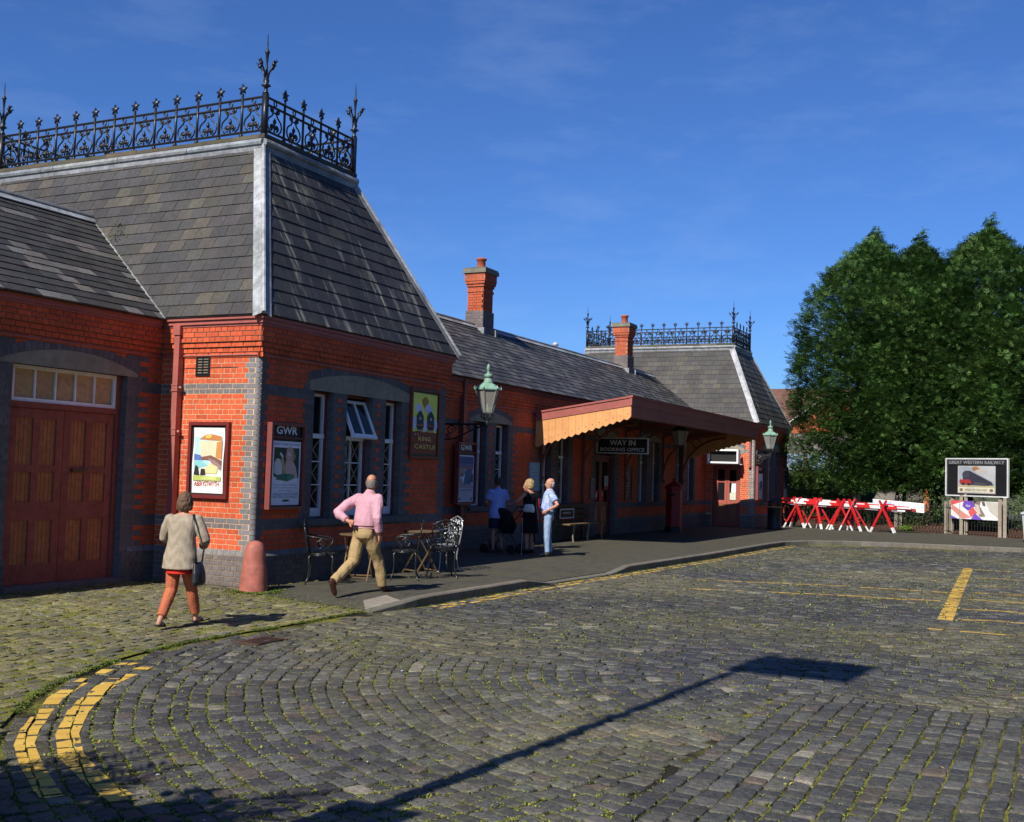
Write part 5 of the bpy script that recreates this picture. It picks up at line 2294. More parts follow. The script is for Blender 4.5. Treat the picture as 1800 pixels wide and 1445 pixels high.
SG += [((.5, .45, .45), [(.05, .31), (.09, .34), (.11, .31), (.08, .30)]), ((.5, .45, .45), [(.16, .31), (.2, .34), (.22, .31), (.19, .30)]), ((.4, .3, .3), [(.85, .31), (.9, .33), (.88, .29)])]
m = MB()
art(m, q, W, H, SG)
p = m.build('painted_panel', 'print', t)
m = MB()
text_mb(m, q, 'KING', .2*W, .215*H, .52*W, .07*H, .025, (.85, .68, .2), .006)
text_mb(m, q, 'CASTLE', .04*W, .085*H, .88*W, .07*H, .025, (.85, .68, .2), .006)
m.build('lettering', 'print', p)

# ---- hanging WAY IN board (faces the visitors, across the canopy)
pl = Pl((17.0, 1.62, 2.40), (0, -1, 0), (-1, 0, 0))
t, f = board('way_in_sign', 'black board with white rim reading WAY IN BOOKING OFFICE under the canopy', 'sign', pl, 1.54, .45, .07, .03, (.6, .6, .6), (.010, .010, .011))
m = MB()
text_mb(m, f, 'WAY IN', .38, .235, .78, .15, .004, (.72, .72, .72), .02)
text_mb(m, f, 'BOOKING OFFICE', .11, .07, 1.32, .1, .004, (.72, .72, .72), .012)
m.build('lettering', 'print', t)
m = MB()
for y in (1.35, .35):
    m.tube([(17.02, y, 2.84), (17.02, y, 3.45)], .012, 6, IRON)
m.build('hanger', 'iron', t)
# ---- small boards under the canopy
pl = plM.sub(12.95, 1.33, .006)
t, f = board('notice_board', 'pale blue notice sheet on the brickwork at the canopy end', 'notice', pl, .56, .72, .04, .02, (.3, .42, .5), (.30, .45, .52))
m = MB()
for i in range(6):
    m.prism(f, rect(.06, .5-.05*(i % 3), .1+i*.09, .115+i*.09), 0, .003, (.16, .26, .34))
m.build('printed_lines', 'print', t)
pl = plM.sub(17.0, 1.1, .006)
t, f = board('notice_board', 'dull grey timetable panel left of the booking hall door', 'notice', pl, .42, .6, .03, .02, (.05, .05, .05), (.11, .12, .13))
m = MB()
for i in range(9):
    m.prism(f, rect(.05, .37, .06+i*.05, .07+i*.05), 0, .002, (.2, .21, .22))
m.prism(f, rect(.12, .3, .53, .56), 0, .003, (.4, .4, .4))
m.build('printed_lines', 'print', t)
pl = plM.sub(19.82, 1.02, .006)
t, f = board('station_poster', 'narrow black board with a column of white letters right of the booking hall door', 'sign', pl, .6, 1.08, .03, .02, (.05, .02, .02), (.010, .010, .011))
m = MB()
for i, ch in enumerate('IADMBURN'):
    text_mb(m, f, ch, .22, .80-i*.095, .16 if ch != 'I' else .05, .07, .004, (.42, .42, .46), .01)
m.build('lettering', 'print', t)
pl = Pl((0, SET+.13, 0), (1, 0, 0), (0, -1, 0)).sub(18.45, 1.35, .01)
m = MB()
m.prism(pl, rect(0, .3, 0, .42), 0, .004, (.55, .5, .48))
m.prism(pl, rect(0, .3, 0, .12), .004, .005, (.45, .05, .05))
for (a, b) in (((.06, .18), (.24, .38)), ((.24, .18), (.06, .38))):
    m.bar(pl.pt(*a, .006), pl.pt(*b, .006), .012, .002, (.05, .05, .05), side=pl.n)
tag(m.build('door_notice', 'print'), 'white and red notice with a crossed symbol on the booking hall door', 'notice')
# white framed board over the far door
pl = Pl((D-.30, 1.64, 2.37), (0, -1, 0), (-1, 0, 0))
t, f = board('over_door_board', 'black board in a thick white frame over the far pavilion door', 'sign', pl, 1.18, .52, .30, .06, WHITE, (.012, .012, .012))
m = MB()
m.box((D-.36, .40, 2.33), (D-.02, 1.72, 2.365), WHITE)
m.build('shelf', 'paint', t)

# ================================================================== lanterns


def lantern(name, label, x, y, zb, wall_y, plate=True):
    t = thing(name, label, 'lamp', (x, y, zb))
    G = (.02, .022, .02)
    n = 6
    rot = R(10)
    zg = zb+.22                       # underside of the glass
    m = MB()
    r0, r1, h = .125, .265, .50

    def cor(r, z, k):
        a = rot+2*math.pi*k/n
        return V((x+r*math.cos(a), y+r*math.sin(a), z))
    for k in range(n):
        m.bar(cor(r0, zg, k), cor(r1, zg+h, k), .022, .022, (.16, .20, .17))
        m.bar(cor(r0, zg, k), cor(r0, zg, k+1), .022, .022, (.06, .07, .06))
        m.bar(cor(r1, zg+h, k), cor(r1, zg+h, k+1), .03, .03, (.16, .26, .2))
        p = cor(r1+.012, zg+h, k)
        m.tube([p, p+V((0, 0, .03))+(p-V((x, y, p.z)))*.08, p+V((0, 0, .085))+(p-V((x, y, p.z)))*.02], [.018, .014, .003], 5, (.2, .33, .26))
    m.build('lantern_frame', 'iron', t)
    m = MB()
    for k in range(n):
        m.face([cor(r0-.006, zg, k), cor(r0-.006, zg, k+1), cor(r1-.006, zg+h, k+1), cor(r1-.006, zg+h, k)])
    m.build('lantern_glass', 'lampglass', t)
    m = MB()
    VG = (.19, .34, .255)
    m.lathe((x, y, zg+h), [(r1+.025, 0), (r1+.02, .025), (r1*.8, .085), (.11, .145)], n, VG, rot)
    m.build('lantern_roof', 'verdigris', t)
    m = MB()
    m.lathe((x, y, zg+h+.13), [(.115, 0), (.12, .02), (.09, .045), (.085, .11), (.075, .115), (.075, .13), (.098, .14), (.098, .195), (.07, .21), (.03, .225), (.022, .26), (.026, .28), (.044, .32), (.034, .38), (.006, .44)], 12, (.17, .29, .22))
    m.build('lantern_vent', 'verdigris', t, True)
    m = MB()
    m.lathe((x, y, zb), [(.03, -.10), (.02, -.07), (.045, -.05), (.045, .03), (.03, .05), (.035, .07)], 8, G)
    for k in range(4):
        a = rot+math.pi/4+k*math.pi/2
        d = V((math.cos(a), math.sin(a), 0))
        b = V((x, y, zb))
        m.tube([b+V((0, 0, .05)), b+d*.06+V((0, 0, .08)), b+d*.15+V((0, 0, .14)), b+d*.14+V((0, 0, .2)), b+d*.10+V((0, 0, .225))], .014, 6, G)
    m.tube([(x, y, zb+.05), (x, y, zb+.2)], .012, 6, G)
    m.tube([(x, y, zg+.03), (x, y, zg+.2)], [.03, .02], 8, (.6, .58, .5))
    m.build('lantern_cradle', 'iron', t)
    if plate:
        m = MB()
        s = 1 if wall_y > y else -1
        m.bar((x, y, zb-.02), (x, wall_y, zb-.02), .035, .045, G)
        m.prism(Pl((x, wall_y-.001*s, zb-.35), (1, 0, 0), (0, -1, 0)), [(-.05, 0), (0, -.08), (.05, 0), (.06, .35), (.05, .42), (0, .5), (-.05, .42), (-.06, .35)], 0, .05, G)
        pl_ = Pl((x, wall_y, zb), (0, -1, 0), (1, 0, 0))
        L_ = abs(wall_y-y)
        m.tube([pl_.pt(.05, -.36), pl_.pt(.3*L_, -.33), pl_.pt(.62*L_, -.17), pl_.pt(.9*L_, -.05)], .018, 6, G)
        for (cu, cv, r_, a0, tn) in ((.2*L_, -.15, .12, 0, 1.3), (.42*L_, -.13, .09, 2, -1.2), (.6*L_, -.09, .06, 1, 1.2), (.14*L_, -.26, .06, 3, 1.1)):
            m.tube(spiral(pl_, cu, cv, r_, .02, a0, tn), .013, 5, G)
        m.build('wall_bracket', 'iron', t)
    return t


lantern('wall_lantern', 'green copper topped lantern on an iron bracket beside the KING CASTLE sign', 8.5, .75, 2.80, SET)
lantern('wall_lantern', 'green copper topped lantern on a bracket at the far pavilion corner', D+.2, -.52, 2.74, 0.0)
t = thing('hanging_lantern', 'dark glass lantern hanging under the canopy', 'lamp', (20.0, .15, 2.75))
m = MB()
for k in range(6):
    a, b = R(60*k), R(60*k+60)
    for (r_, z) in ((.13, 2.75), (.28, 3.2)):
        m.bar((20+r_*math.cos(a), .15+r_*math.sin(a), z), (20+r_*math.cos(b), .15+r_*math.sin(b), z), .025, .025, (.03, .03, .03))
    m.bar((20+.13*math.cos(a), .15+.13*math.sin(a), 2.75), (20+.28*math.cos(a), .15+.28*math.sin(a), 3.2), .02, .02, (.05, .05, .05))
m.lathe((20, .15, 3.2), [(.29, 0), (.1, .15), (.03, .2), (.02, .4)], 6, (.03, .03, .03))
m.build('lantern_frame', 'iron', t)
m = MB()
m.lathe((20, .15, 2.76), [(.125, 0), (.272, .43)], 6, cap=False)
m.build('lantern_glass', 'lampglass', t)

# ================================================================== street things
# bollard
m = MB()
prof = [(.20, -.05), (.195, .02), (.183, .16), (.168, .34), (.163, .36), (.16, .37), (.152, .48), (.143, .56), (.128, .62), (.10, .665), (.062, .69), (.02, .70), (.001, .70)]
m.lathe((-.20, -.22, 0), prof, 28, (.36, .115, .085))
b_ = m.build('bollard', 'oldpaint', None, True, (-.20, -.22, 0))
tag(b_, 'round topped pink painted iron bollard at the pavilion corner', 'bollard')
# litter bin
t = thing('litter_bin', 'black round litter bin with a gold band by the far pavilion', 'bin', (28.2, -.85, PZ))
m = MB()
m.lathe((28.2, -.85, PZ), [(.27, 0), (.27, .06), (.25, .08), (.25, .72), (.27, .74), (.27, .80)], 20, (.014, .014, .016))
m.build('body', 'paint', t, True)
m = MB()
m.lathe((28.2, -.85, PZ+.801), [(.272, 0), (.272, .028)], 20, (.5, .36, .08))
m.build('gold_band', 'paint', t, True)
m = MB()
for k in range(4):
    a = R(45+90*k)
    m.box((28.2+.22*math.cos(a)-.03, -.85+.22*math.sin(a)-.03, PZ+.82), (28.2+.22*math.cos(a)+.03, -.85+.22*math.sin(a)+.03, PZ+1.0), (.014, .014, .016))
m.lathe((28.2, -.85, PZ+1.0), [(.28, 0), (.28, .03), (.2, .1), (.06, .14), (.001, .145)], 20, (.02, .02, .024))
m.build('lid', 'paint', t, True)
# hexagonal post box
t = thing('post_box', 'dark red hexagonal pillar box in the shade under the canopy', 'post box', (22.35, 1.05, PZ))
PR = (.30, .006, .012)
m = MB()
m.lathe((22.35, 1.05, PZ), [(.30, .0), (.30, .16), (.27, .18)], 6, (.012, .012, .012))
m.build('plinth', 'paint', t)
m = MB()
m.lathe((22.35, 1.05, PZ), [(.27, .18), (.27, 1.36), (.3, 1.38), (.3, 1.42)], 6, PR)
m.build('pillar', 'paint', t)
m = MB()
m.lathe((22.35, 1.05, PZ), [(.33, 1.421), (.33, 1.46), (.22, 1.54), (.08, 1.62), (.05, 1.66), (.06, 1.7), (.02, 1.75)], 6, PR)
m.build('cap', 'paint', t)
m = MB()
m.box((22.0, .9, PZ+1.2), (22.1, 1.2, PZ+1.235), (.005, .005, .005))
m.build('posting_slot', 'paint', t)
# bench
t = thing('bench', 'dark slatted station bench against the wall under the canopy', 'bench', (15.3, 1.35, PZ))
for i in range(5):
    m = MB()
    m.box((14.0, 1.12+i*.09, PZ+.44), (16.6, 1.2+i*.09, PZ+.47), jit((.17, .11, .05), .12))
    m.build('seat_slat', 'wood', t)
for i in range(3):
    m = MB()
    m.box((14.0, 1.62+i*.015, PZ+.56+i*.14), (16.6, 1.65+i*.015, PZ+.67+i*.14), jit((.10, .06, .03), .12))
    m.build('back_slat', 'wood', t)
for x in (14.3, 15.3, 16.3):
    m = MB()
    m.tube([(x, 1.14, PZ), (x, 1.16, PZ+.12), (x, 1.13, PZ+.44)], .022, 6, (.25, .2, .12))
    m.tube([(x, 1.6, PZ), (x, 1.56, PZ+.44), (x, 1.68, PZ+.95)], .022, 6, (.05, .05, .05))
    m.bar((x, 1.12, PZ+.425), (x, 1.58, PZ+.425), .03, .03, (.05, .05, .05))
    m.build('leg', 'iron', t)
m = MB()
pl = Pl((14.35, 1.60, PZ+.58), (1, 0, 0), (0, -1, 0))
m.prism(pl, rect(0, .95, 0, .26), 0, .03, (.02, .02, .02))
for r_ in (rect(0, .95, 0, .03), rect(0, .95, .23, .26), rect(0, .03, .03, .23), rect(.92, .95, .03, .23)):
    m.prism(pl, r_, .03, .04, (.6, .6, .62))
for k in range(9):
    m.prism(pl, rect(.2+k*.06, .235+k*.06, .13, .17), .03, .034, (.45, .45, .45))
tag(m.build('bench_board', 'print'), 'small white rimmed black board propped on the station bench', 'sign')

# ---- ornate metal garden chairs
CH = (.035, .036, .036)


def chair_proto(col=CH):
    t = thing('garden_chair', 'x', 'chair', (0, 0, 0), 'ornate garden chairs outside the pavilion')
    # facing +x, back at -x
    m = MB()
    ring = [(.20*math.cos(a*math.pi/10), .21*math.sin(a*math.pi/10), .45) for a in range(21)]
    m.tube(ring, .013, 6, col, cap=False)
    for k in range(-3, 4):
        y = k*.055
        h = math.sqrt(max(0, .21**2-y*y))*.95
        m.bar((-h, y, .452), (h, y, .452), .022, .008, col)
    for k in range(6):
        pl_ = Pl((0, 0, .452), (1, 0, 0), (0, 0, 1), (0, 1, 0))
        a = k*math.pi/3
        m.tube(spiral(pl_, .1*math.cos(a), .1*math.sin(a), .07, .02, a, 1.2, 0, 10), .009, 5, col)
    m.tube([(.20*math.cos(a*math.pi/10), .21*math.sin(a*math.pi/10), .43) for a in range(21)], .008, 5, col, cap=False)
    m.build('seat', 'castmetal', t, True)
    for (sx, sy) in ((1, 1), (1, -1), (-1, 1), (-1, -1)):
        m = MB()
        m.tube([(sx*.14, sy*.15, .45), (sx*.175, sy*.185, .40), (sx*.165, sy*.175, .25), (sx*.18, sy*.19, .1), (sx*.215, sy*.215, .01), (sx*.225, sy*.225, 0)], [.02, .018, .012, .011, .014, .018], 6, col)
        m.build('leg', 'castmetal', t, True)
    m = MB()
    arc = [(-.19, -.2, .45), (-.215, -.215, .62), (-.245, -.21, .80), (-.262, -.15, .90), (-.27, 0, .945), (-.262, .15, .90), (-.245, .21, .80), (-.215, .215, .62), (-.19, .2, .45)]
    sm = []
    for i in range(len(arc)-1):
        for k in range(3):
            sm.append(V(arc[i]).lerp(V(arc[i+1]), k/3))
    sm.append(V(arc[-1]))
    m.tube(sm, .013, 6, col)
    pb_ = Pl((-.19, 0, .45), (0, 1, 0), (1, 0, .17), (-.17, 0, 1))
    for s in (-1, 1):
        for (cu, cv, r_, a0, tn) in ((s*.1, .12, .075, math.pi/2, s*1.2), (s*.085, .27, .08, -math.pi/2, s*1.25), (s*.13, .39, .06, 0, s*1.2), (s*.045, .41, .05, math.pi, s*1.1), (s*.165, .2, .035, 0, 1)):
            m.tube(spiral(pb_, cu, cv, r_, .015, a0, tn, 0, 12), .009, 5, col)
        m.tube([pb_.pt(s*.03, 0), pb_.pt(s*.06, .15), pb_.pt(s*.02, .3), pb_.pt(s*.05, .45)], .009, 5, col)
    m.tube([pb_.pt(-.2, .05), pb_.pt(.2, .05)], .009, 5, col)
    sphere(m, pb_.pt(0, .2), .03, col, 6, 4)
    for s in (-1, 1):
        sphere(m, (-.255, s*.195, .87), .02, col, 6, 4)
    m.build('backrest', 'castmetal', t, True)
    for s in (-1, 1):
        m = MB()
        m.tube([(-.235, s*.21, .72), (-.1, s*.245, .70), (.06, s*.25, .685), (.15, s*.24, .65), (.13, s*.23, .58), (.06, s*.215, .51), (.08, s*.2, .455)], .012, 6, col)
        pa_ = Pl((0, s*.235, .45), (1, 0, 0), (0, s, 0))
        m.tube(spiral(pa_, -.02, .13, .085, .02, 0, 1.3, 0, 12), .009, 5, col)
        m.build('armrest', 'castmetal', t, True)
    return t


ch0 = chair_proto()
spots = [(1.1, -.42, R(-58), 'black scrollwork chair alone beside the bollard, turned to the left table'), (2.6, -.95, R(120), 'black scrollwork chair half hidden behind the man in the pink shirt'),
         (3.3, -1.22, R(40), 'scrollwork chair with a sunlit seat, its back to the yard'), (4.4, -.62, R(150), 'silvery scrollwork chair nearest the framed seaside poster')]
for i, (x, y, rz, lab) in enumerate(spots):
    c = ch0 if i == 0 else copy_tree(ch0)
    c.location = (x, y, PZ)
    c.rotation_euler = (0, 0, rz)
    c['label'] = lab
    if i == 3:
        for k in c.children:
            k.data = k.data.copy()
            ca = k.data.color_attributes['Col']
            ca.data.foreach_set('color', (.42, .43, .44, 1)*len(ca.data))


def table_proto():
    t = thing('folding_table', 'x', 'table', (0, 0, 0), 'round folding tables outside the pavilion')
    WD = (.12, .075, .035)
    m = MB()
    m.lathe((0, 0, .69), [(.30, 0), (.305, .008), (.305, .022), (.295, .028)], 24, (.11, .07, .035))
    m.build('table_top', 'wood', t)
    for s in (-1, 1):
        for y in (-.2, .2):
            m = MB()
            yy = y*(1 if s > 0 else .86)
            m.bar((-s*.24, yy, 0), (s*.22, yy, .69), .02, .02, WD)
            m.build('leg', 'wood', t)
    m = MB()
    m.bar((-.2, -.2, .06), (-.2, .2, .06), .018, .018, WD)
    m.bar((.2, -.17, .06), (.2, .17, .06), .018, .018, WD)
    m.build('stretcher', 'wood', t)
    return t


tb = table_proto()
tb.location = (1.95, -.5, PZ)
tb.rotation_euler = (0, 0, R(20))
tb['label'] = 'round folding table next to the chair beside the bollard'
t2 = copy_tree(tb)
t2.location = (3.65, -.62, PZ)
t2.rotation_euler = (0, 0, R(-25))
t2['label'] = 'round folding table in front of the silvery scrollwork chair'

# ---- red and white trestles with poles
RR, WW = (.50, .012, .014), (.66, .66, .64)


def trestle(x, y, rz, label, lean=0):
    t = thing('trestle', label, 'trestle', (x, y, PZ), 'red trestles stacked by the railings')
    c, s = math.cos(rz), math.sin(rz)

    def W_(a, b, z):
        return V((x+a*c-b*s, y+a*s+b*c, PZ+z))
    for sd in (-1, 1):
        for lg in (-1, 1):
            top = W_(sd*-.12+lean, lg*.05, 1.16)
            bot = W_(sd*.42, lg*.33, 0)
            m = MB()
            p = bot.lerp(top, .16)
            m.bar(p, top, .085, .05, jit(RR, .08))
            lgp = m.build('leg', 'paint', t)
            m = MB()
            m.bar(bot, p, .087, .052, WW)
            m.build('white_foot', 'paint', lgp)
        m = MB()
        a = W_(sd*.42, -.33, 0).lerp(W_(sd*-.12+lean, -.05, 1.16), .36)
        b = W_(sd*.42, .33, 0).lerp(W_(sd*-.12+lean, .05, 1.16), .36)
        m.bar(a, b, .04, .10, RR)
        m.build('cross_bar', 'paint', t)


trestle(30.9, -1.1, R(80), 'red trestle nearest the litter bin, left end of the pole stack')
trestle(30.7, -1.95, R(60), 'red trestle second from the litter bin', .06)
trestle(30.5, -2.75, R(110), 'red trestle in the middle of the pole stack', -.05)
trestle(30.35, -3.3, R(75), 'red trestle fourth from the litter bin, crossing its neighbour', .08)
trestle(30.1, -4.35, R(95), 'red trestle at the right end of the pole stack', 0)
for i in range(11):
    m = MB()
    z = PZ+.90+(i % 4)*.062+(i//4)*.025
    o = -.16+.1*(i//3)+random.uniform(-.03, .03)
    y0 = -.45-random.uniform(0, .5)+.1*i*.0
    L_ = random.uniform(4.1, 4.9)
    d = V((-.17, -1, -.028+random.uniform(-.008, .008))).normalized()
    a = V((31.05+o, y0, z))
    n = 9
    ph = i % 2
    for k in range(n):
        m.bar(a+d*L_*k/n, a+d*L_*(k+1)/n, .095, .06, jit(RR if (k+ph) % 2 else WW, .06))
    pw = ('upper', 'middle', 'lower')[0 if z > PZ+1.02 else (1 if z > PZ+.95 else 2)]
    tag(m.build('barrier_pole', 'paint'), 'red and white striped barrier pole lying across the red trestles', 'pole', 'striped poles on the trestles')
# coiled red cord hanging on the left trestle
m = MB()
for k in range(7):
    r_ = .15+random.uniform(-.02, .02)
    m.tube([(31.2+random.uniform(-.03, .03), -.62+r_*math.cos(a*math.pi/8)*.75, PZ+.52+.3*math.sin(a*math.pi/8)+random.uniform(-.01, .01)) for a in range(17)], .012, 5, jit((.38, .07, .03), .2))
tag(m.build('coiled_rope', 'cloth'), 'coil of rust red rope beside the litter bin', 'rope')
# white printed banner rolled against the poles
m = MB()
a, b = V((30.75, -3.9, PZ+.86)), V((30.35, -5.75, PZ+.76))
n = 8
for k in range(n):
    p, q = a.lerp(b, k/n), a.lerp(b, (k+1)/n)
    m.face([p, q, q+V((.02, 0, .34)), p+V((.02, 0, .34))], (.72, .72, .68))
    m.face([p+V((-.002, 0, .17)), q+V((-.002, 0, .17)), q+V((.012, 0, .28)), p+V((.012, 0, .28))], jit((.45, .55, .72), .15))
    m.face([q+V((.024, 0, 0)), p+V((.024, 0, 0)), p+V((.044, 0, .30)), q+V((.044, 0, .30))], (.6, .6, .56))
tag(m.build('pale_banner', 'cloth'), 'pale blue and white banner stretched behind the right end of the pole stack', 'banner')

# ---- railings
FN = [(33.1, 1.2), (32.9, -1.5), (32.5, -4.6), (31.7, -6.8), (30.3, -8.9), (28.5, -11.0), (26.6, -13.0)]
t = thing('railings', 'low dark iron railings in front of the hedge trees', 'fence', (32.5, -4.6, PZ))
for (a, b) in zip(FN, FN[1:]):
    a, b = V((*a, 0)), V((*b, 0))
    L_ = (b-a).length
    m = MB()
    for z in (.12, .98):
        m.bar(a+V((0, 0, PZ+z)), b+V((0, 0, PZ+z)), .04, .012, (.03, .03, .032))
    m.build('rail', 'iron', t)
    n = int(L_/.125)
    for k in range(n):
        p = a.lerp(b, (k+.5)/n)
        m = MB()
        m.tube([p+V((0, 0, PZ)), p+V((0, 0, PZ+1.1))], [.009, .009], 4, (.03, .03, .032))
        m.build('bar', 'iron', t)
# earth bank behind the railings
m = MB()
bk = [(V((*p, 0)), V((p[0]+1.1, p[1]+.35, 0)), V((p[0]+12, p[1]+6, 0))) for p in FN]
for (p, q) in zip(bk, bk[1:]):
    m.face([p[0]+V((0.03, 0, PZ+.005)), q[0]+V((.03, 0, PZ+.005)), q[1]+V((0, 0, .32)), p[1]+V((0, 0, .32))], (.085, .045, .03))
    m.face([p[1]+V((0, 0, .32)), q[1]+V((0, 0, .32)), q[2]+V((0, 0, .6)), p[2]+V((0, 0, .6))], (.05, .045, .025))
tag(m.build('earth_bank', 'bark', None, True), kind='structure')


def on_fence(y, off=0):
    for (a, b) in zip(FN, FN[1:]):
        if b[1] <= y <= a[1]:
            t_ = (y-a[1])/(b[1]-a[1])
            return a[0]+(b[0]-a[0])*t_+off
    return FN[0][0]


# timber posts: four that carry the boards, and some leftover ones
for (y, off, h, lab) in ((-6.5, .10, 1.25, 'weathered timber post at the left edge of the purple banner'), (-7.05, .05, 1.5, 'pale timber post left of centre under the purple banner'),
                         (-8.4, -.05, 1.4, 'pale timber post right of centre under the purple banner'), (-9.4, .25, 1.3, 'bundle post standing right of the purple banner'),
                         (-3.0, .5, 1.35, 'short timber post behind the middle trestle'), (-4.6, .45, 1.4, 'round topped timber post above the pale banner')):
    m = MB()
    x = on_fence(y, off)
    for k in range(2):
        m.box((x-.05, y-.07+k*.16, PZ-.1), (x+.05, y+.045+k*.16, PZ+h-.06*k), jit((.26, .22, .17), .12))
    tag(m.build('timber_post', 'wood'), lab, 'post')
# station notice board
A_, B_ = V((32.05, -6.35, PZ+1.40)), V((30.65, -8.55, PZ+1.40))
U = (B_-A_).normalized()
Nn = V((-U.y, U.x, 0))
if Nn.dot(CAM-A_) < 0:
    Nn = -Nn
pl = Pl(A_, U, Nn)
W, H = (B_-A_).length, 1.40
t, f = board('railway_notice_board', 'large black notice board headed GREAT WESTERN RAILWAY with a steam train poster', 'notice board', pl, W, H, .08, .045, (.6, .6, .58), (.010, .010, .011))
m = MB()
m.prism(f, rect(.06, W-.06, H-.06-.19, H-.06), 0, .02, (.02, .02, .022))
text_mb(m, f, 'GREAT WESTERN RAILWAY', .14, H-.215, W-.3, .12, .024, (.28, .28, .28), .01)
m.build('heading', 'print', t)
m = MB()
q = f.sub(W*.20, .12, .004)
pw, ph = W*.6, 1.0
m.prism(q, rect(0, pw, 0, ph), -.002, .002, (.40, .40, .38))
TR = [((.30, .33, .36), rect(.02, .98, .24, .98)), ((.42, .42, .42), [(.3, .98), (.98, .98), (.98, .4), (.55, .7)]), ((.32, .16, .07), blob(.48, .9, .1, .08, 10, .25, 2)), ((.45, .4, .35), blob(.62, .8, .14, .08, 10, .25, 5)),
      ((.035, .035, .05), [(.12, .68), (.2, .82), (.32, .82), (.9, .42), (.95, .3), (.35, .3), (.15, .45)]), ((.05, .05, .07), blob(.22, .68, .1, .13, 14, .03, 3)), ((.33, .03, .03), [(.04, .42), (.06, .5), (.32, .5), (.38, .38), (.3, .3), (.08, .32)]),
      ((.03, .03, .03), blob(.15, .34, .05, .05, 10, .05, 3)), ((.03, .03, .03), blob(.3, .33, .05, .05, 10, .05, 3)), ((.45, .36, .15), rect(.02, .98, .24, .28)), ((.06, .06, .07), [(.4, .3), (.85, .28), (.7, .38), (.45, .42)]),
      ((.56, .53, .42), rect(.02, .98, .03, .23)), ((.2, .12, .05), blob(.1, .12, .05, .06, 10, .05, 1)), ((.2, .12, .05), blob(.9, .12, .05, .06, 10, .05, 1))]
art(m, q, pw, ph, TR, .002)
text_mb(m, q, 'SPEED TO THE WEST', .2*pw, .09*ph, .6*pw, .07*ph, .016, (.2, .14, .05), .01)
m.build('poster', 'print', t)
m = MB()
for u in (.22, W-.35):
    p = pl.pt(u, 0, -.06)
    m.box((p.x-.06, p.y-.06, PZ-.1), (p.x+.06, p.y+.06, PZ+1.42), (.24, .2, .15))
m.build('post', 'wood', t)
# tea banner
A_, B_ = V((31.75, -6.55, PZ+.58)), V((30.72, -8.25, PZ+.58))
U = (B_-A_).normalized()
Nn = V((-U.y, U.x, 0))
if Nn.dot(CAM-A_) < 0:
    Nn = -Nn
pl = Pl(A_-Nn*-.02, U, Nn)
W, H = (B_-A_).length, .66
m = MB()
m.prism(pl, rect(0, W, 0, H), -.006, 0, (.62, .58, .54))
art(m, pl, W, H, [((.72, .70, .68), rect(0, 1, 0, 1)), ((.62, .09, .09), [(0, 1), (0, .72), (.08, .80), (.28, .98), (.26, 1)]), ((.60, .24, .20), [(.02, .78), (.42, .1), (.3, .02), (.22, .02), (0, .55)]), ((.75, .72, .70), [(0, .5), (.2, .05), (.16, 0), (0, 0)]),
                  ((.16, .08, .42), [(.27, 1), (.45, 1), (.52, .75), (.36, .45), (.24, .7)]), ((.62, .10, .09), [(.36, .4), (.46, .7), (.55, .35), (.42, .1)]), ((.16, .08, .42), [(.42, 0), (.5, .35), (.66, 0)]), ((.16, .08, .42), [(0, 0), (.14, 0), (0, .18)]),
                  ((.25, .19, .15), [(.46, 1), (.62, 1), (.60, .75), (.72, .2), (.6, .15), (.52, .55)]), ((.6, .5, .42), [(.5, .85), (.58, .8), (.62, .3), (.55, .3)]), ((.05, .04, .04), [(.46, 1), (.5, .85), (.52, .95), (.55, 1)]), ((.12, .1, .09), [(.64, 1), (.7, .98), (.72, .75), (.66, .78)]), ((.52, .48, .42), [(.72, .98), (.98, .97), (.99, .1), (.8, .5)])])
text_mb(m, pl, 'TEA', .31*W, .68*H, .1*W, .1*H, .016, (.75, .72, .7), .02)
tag(m.build('tea_banner', 'cloth'), 'printed banner in purple, red and white tied to the railings below the notice board', 'banner')
# grey wheelie bin at the right edge
t = thing('wheelie_bin', 'pale grey wheeled bin at the right edge by the railings', 'bin', (27.4, -9.35, PZ))
m = MB()
G = (.38, .40, .42)
c_ = V((27.4, -9.35, PZ))
lo, hi = .21, .28
m.mesh([c_+V((sx*lo, sy*lo, .06)) for sx, sy in ((-1, -1), (1, -1), (1, 1), (-1, 1))]+[c_+V((sx*hi, sy*hi, .92)) for sx, sy in ((-1, -1), (1, -1), (1, 1), (-1, 1))],
       [(3, 2, 1, 0), (4, 5, 6, 7), (0, 1, 5, 4), (1, 2, 6, 5), (2, 3, 7, 6), (3, 0, 4, 7)], G)
m.build('body', 'paint', t)
m = MB()
m.mesh([c_+V((sx*.32, sy*.32, .921)) for sx, sy in ((-1, -1), (1, -1), (1, 1), (-1, 1))]+[c_+V((sx*.31, sy*.31, .97)) for sx, sy in ((-1, -1), (1, -1), (1, 1), (-1, 1))]+[c_+V((sx*.2, sy*.2, 1.02)) for sx, sy in ((-1, -1), (1, -1), (1, 1), (-1, 1))],
       [(3, 2, 1, 0), (0, 1, 5, 4), (1, 2, 6, 5), (2, 3, 7, 6), (3, 0, 4, 7), (4, 5, 9, 8), (5, 6, 10, 9), (6, 7, 11, 10), (7, 4, 8, 11), (8, 9, 10, 11)], G)
m.build('lid', 'paint', t)
for s in (-1, 1):
    m = MB()
    m.tube([c_+V((.24, s*.2, .1)), c_+V((.24, s*.25, .1))], .1, 12, (.02, .02, .02))
    m.build('wheel', 'paint', t)

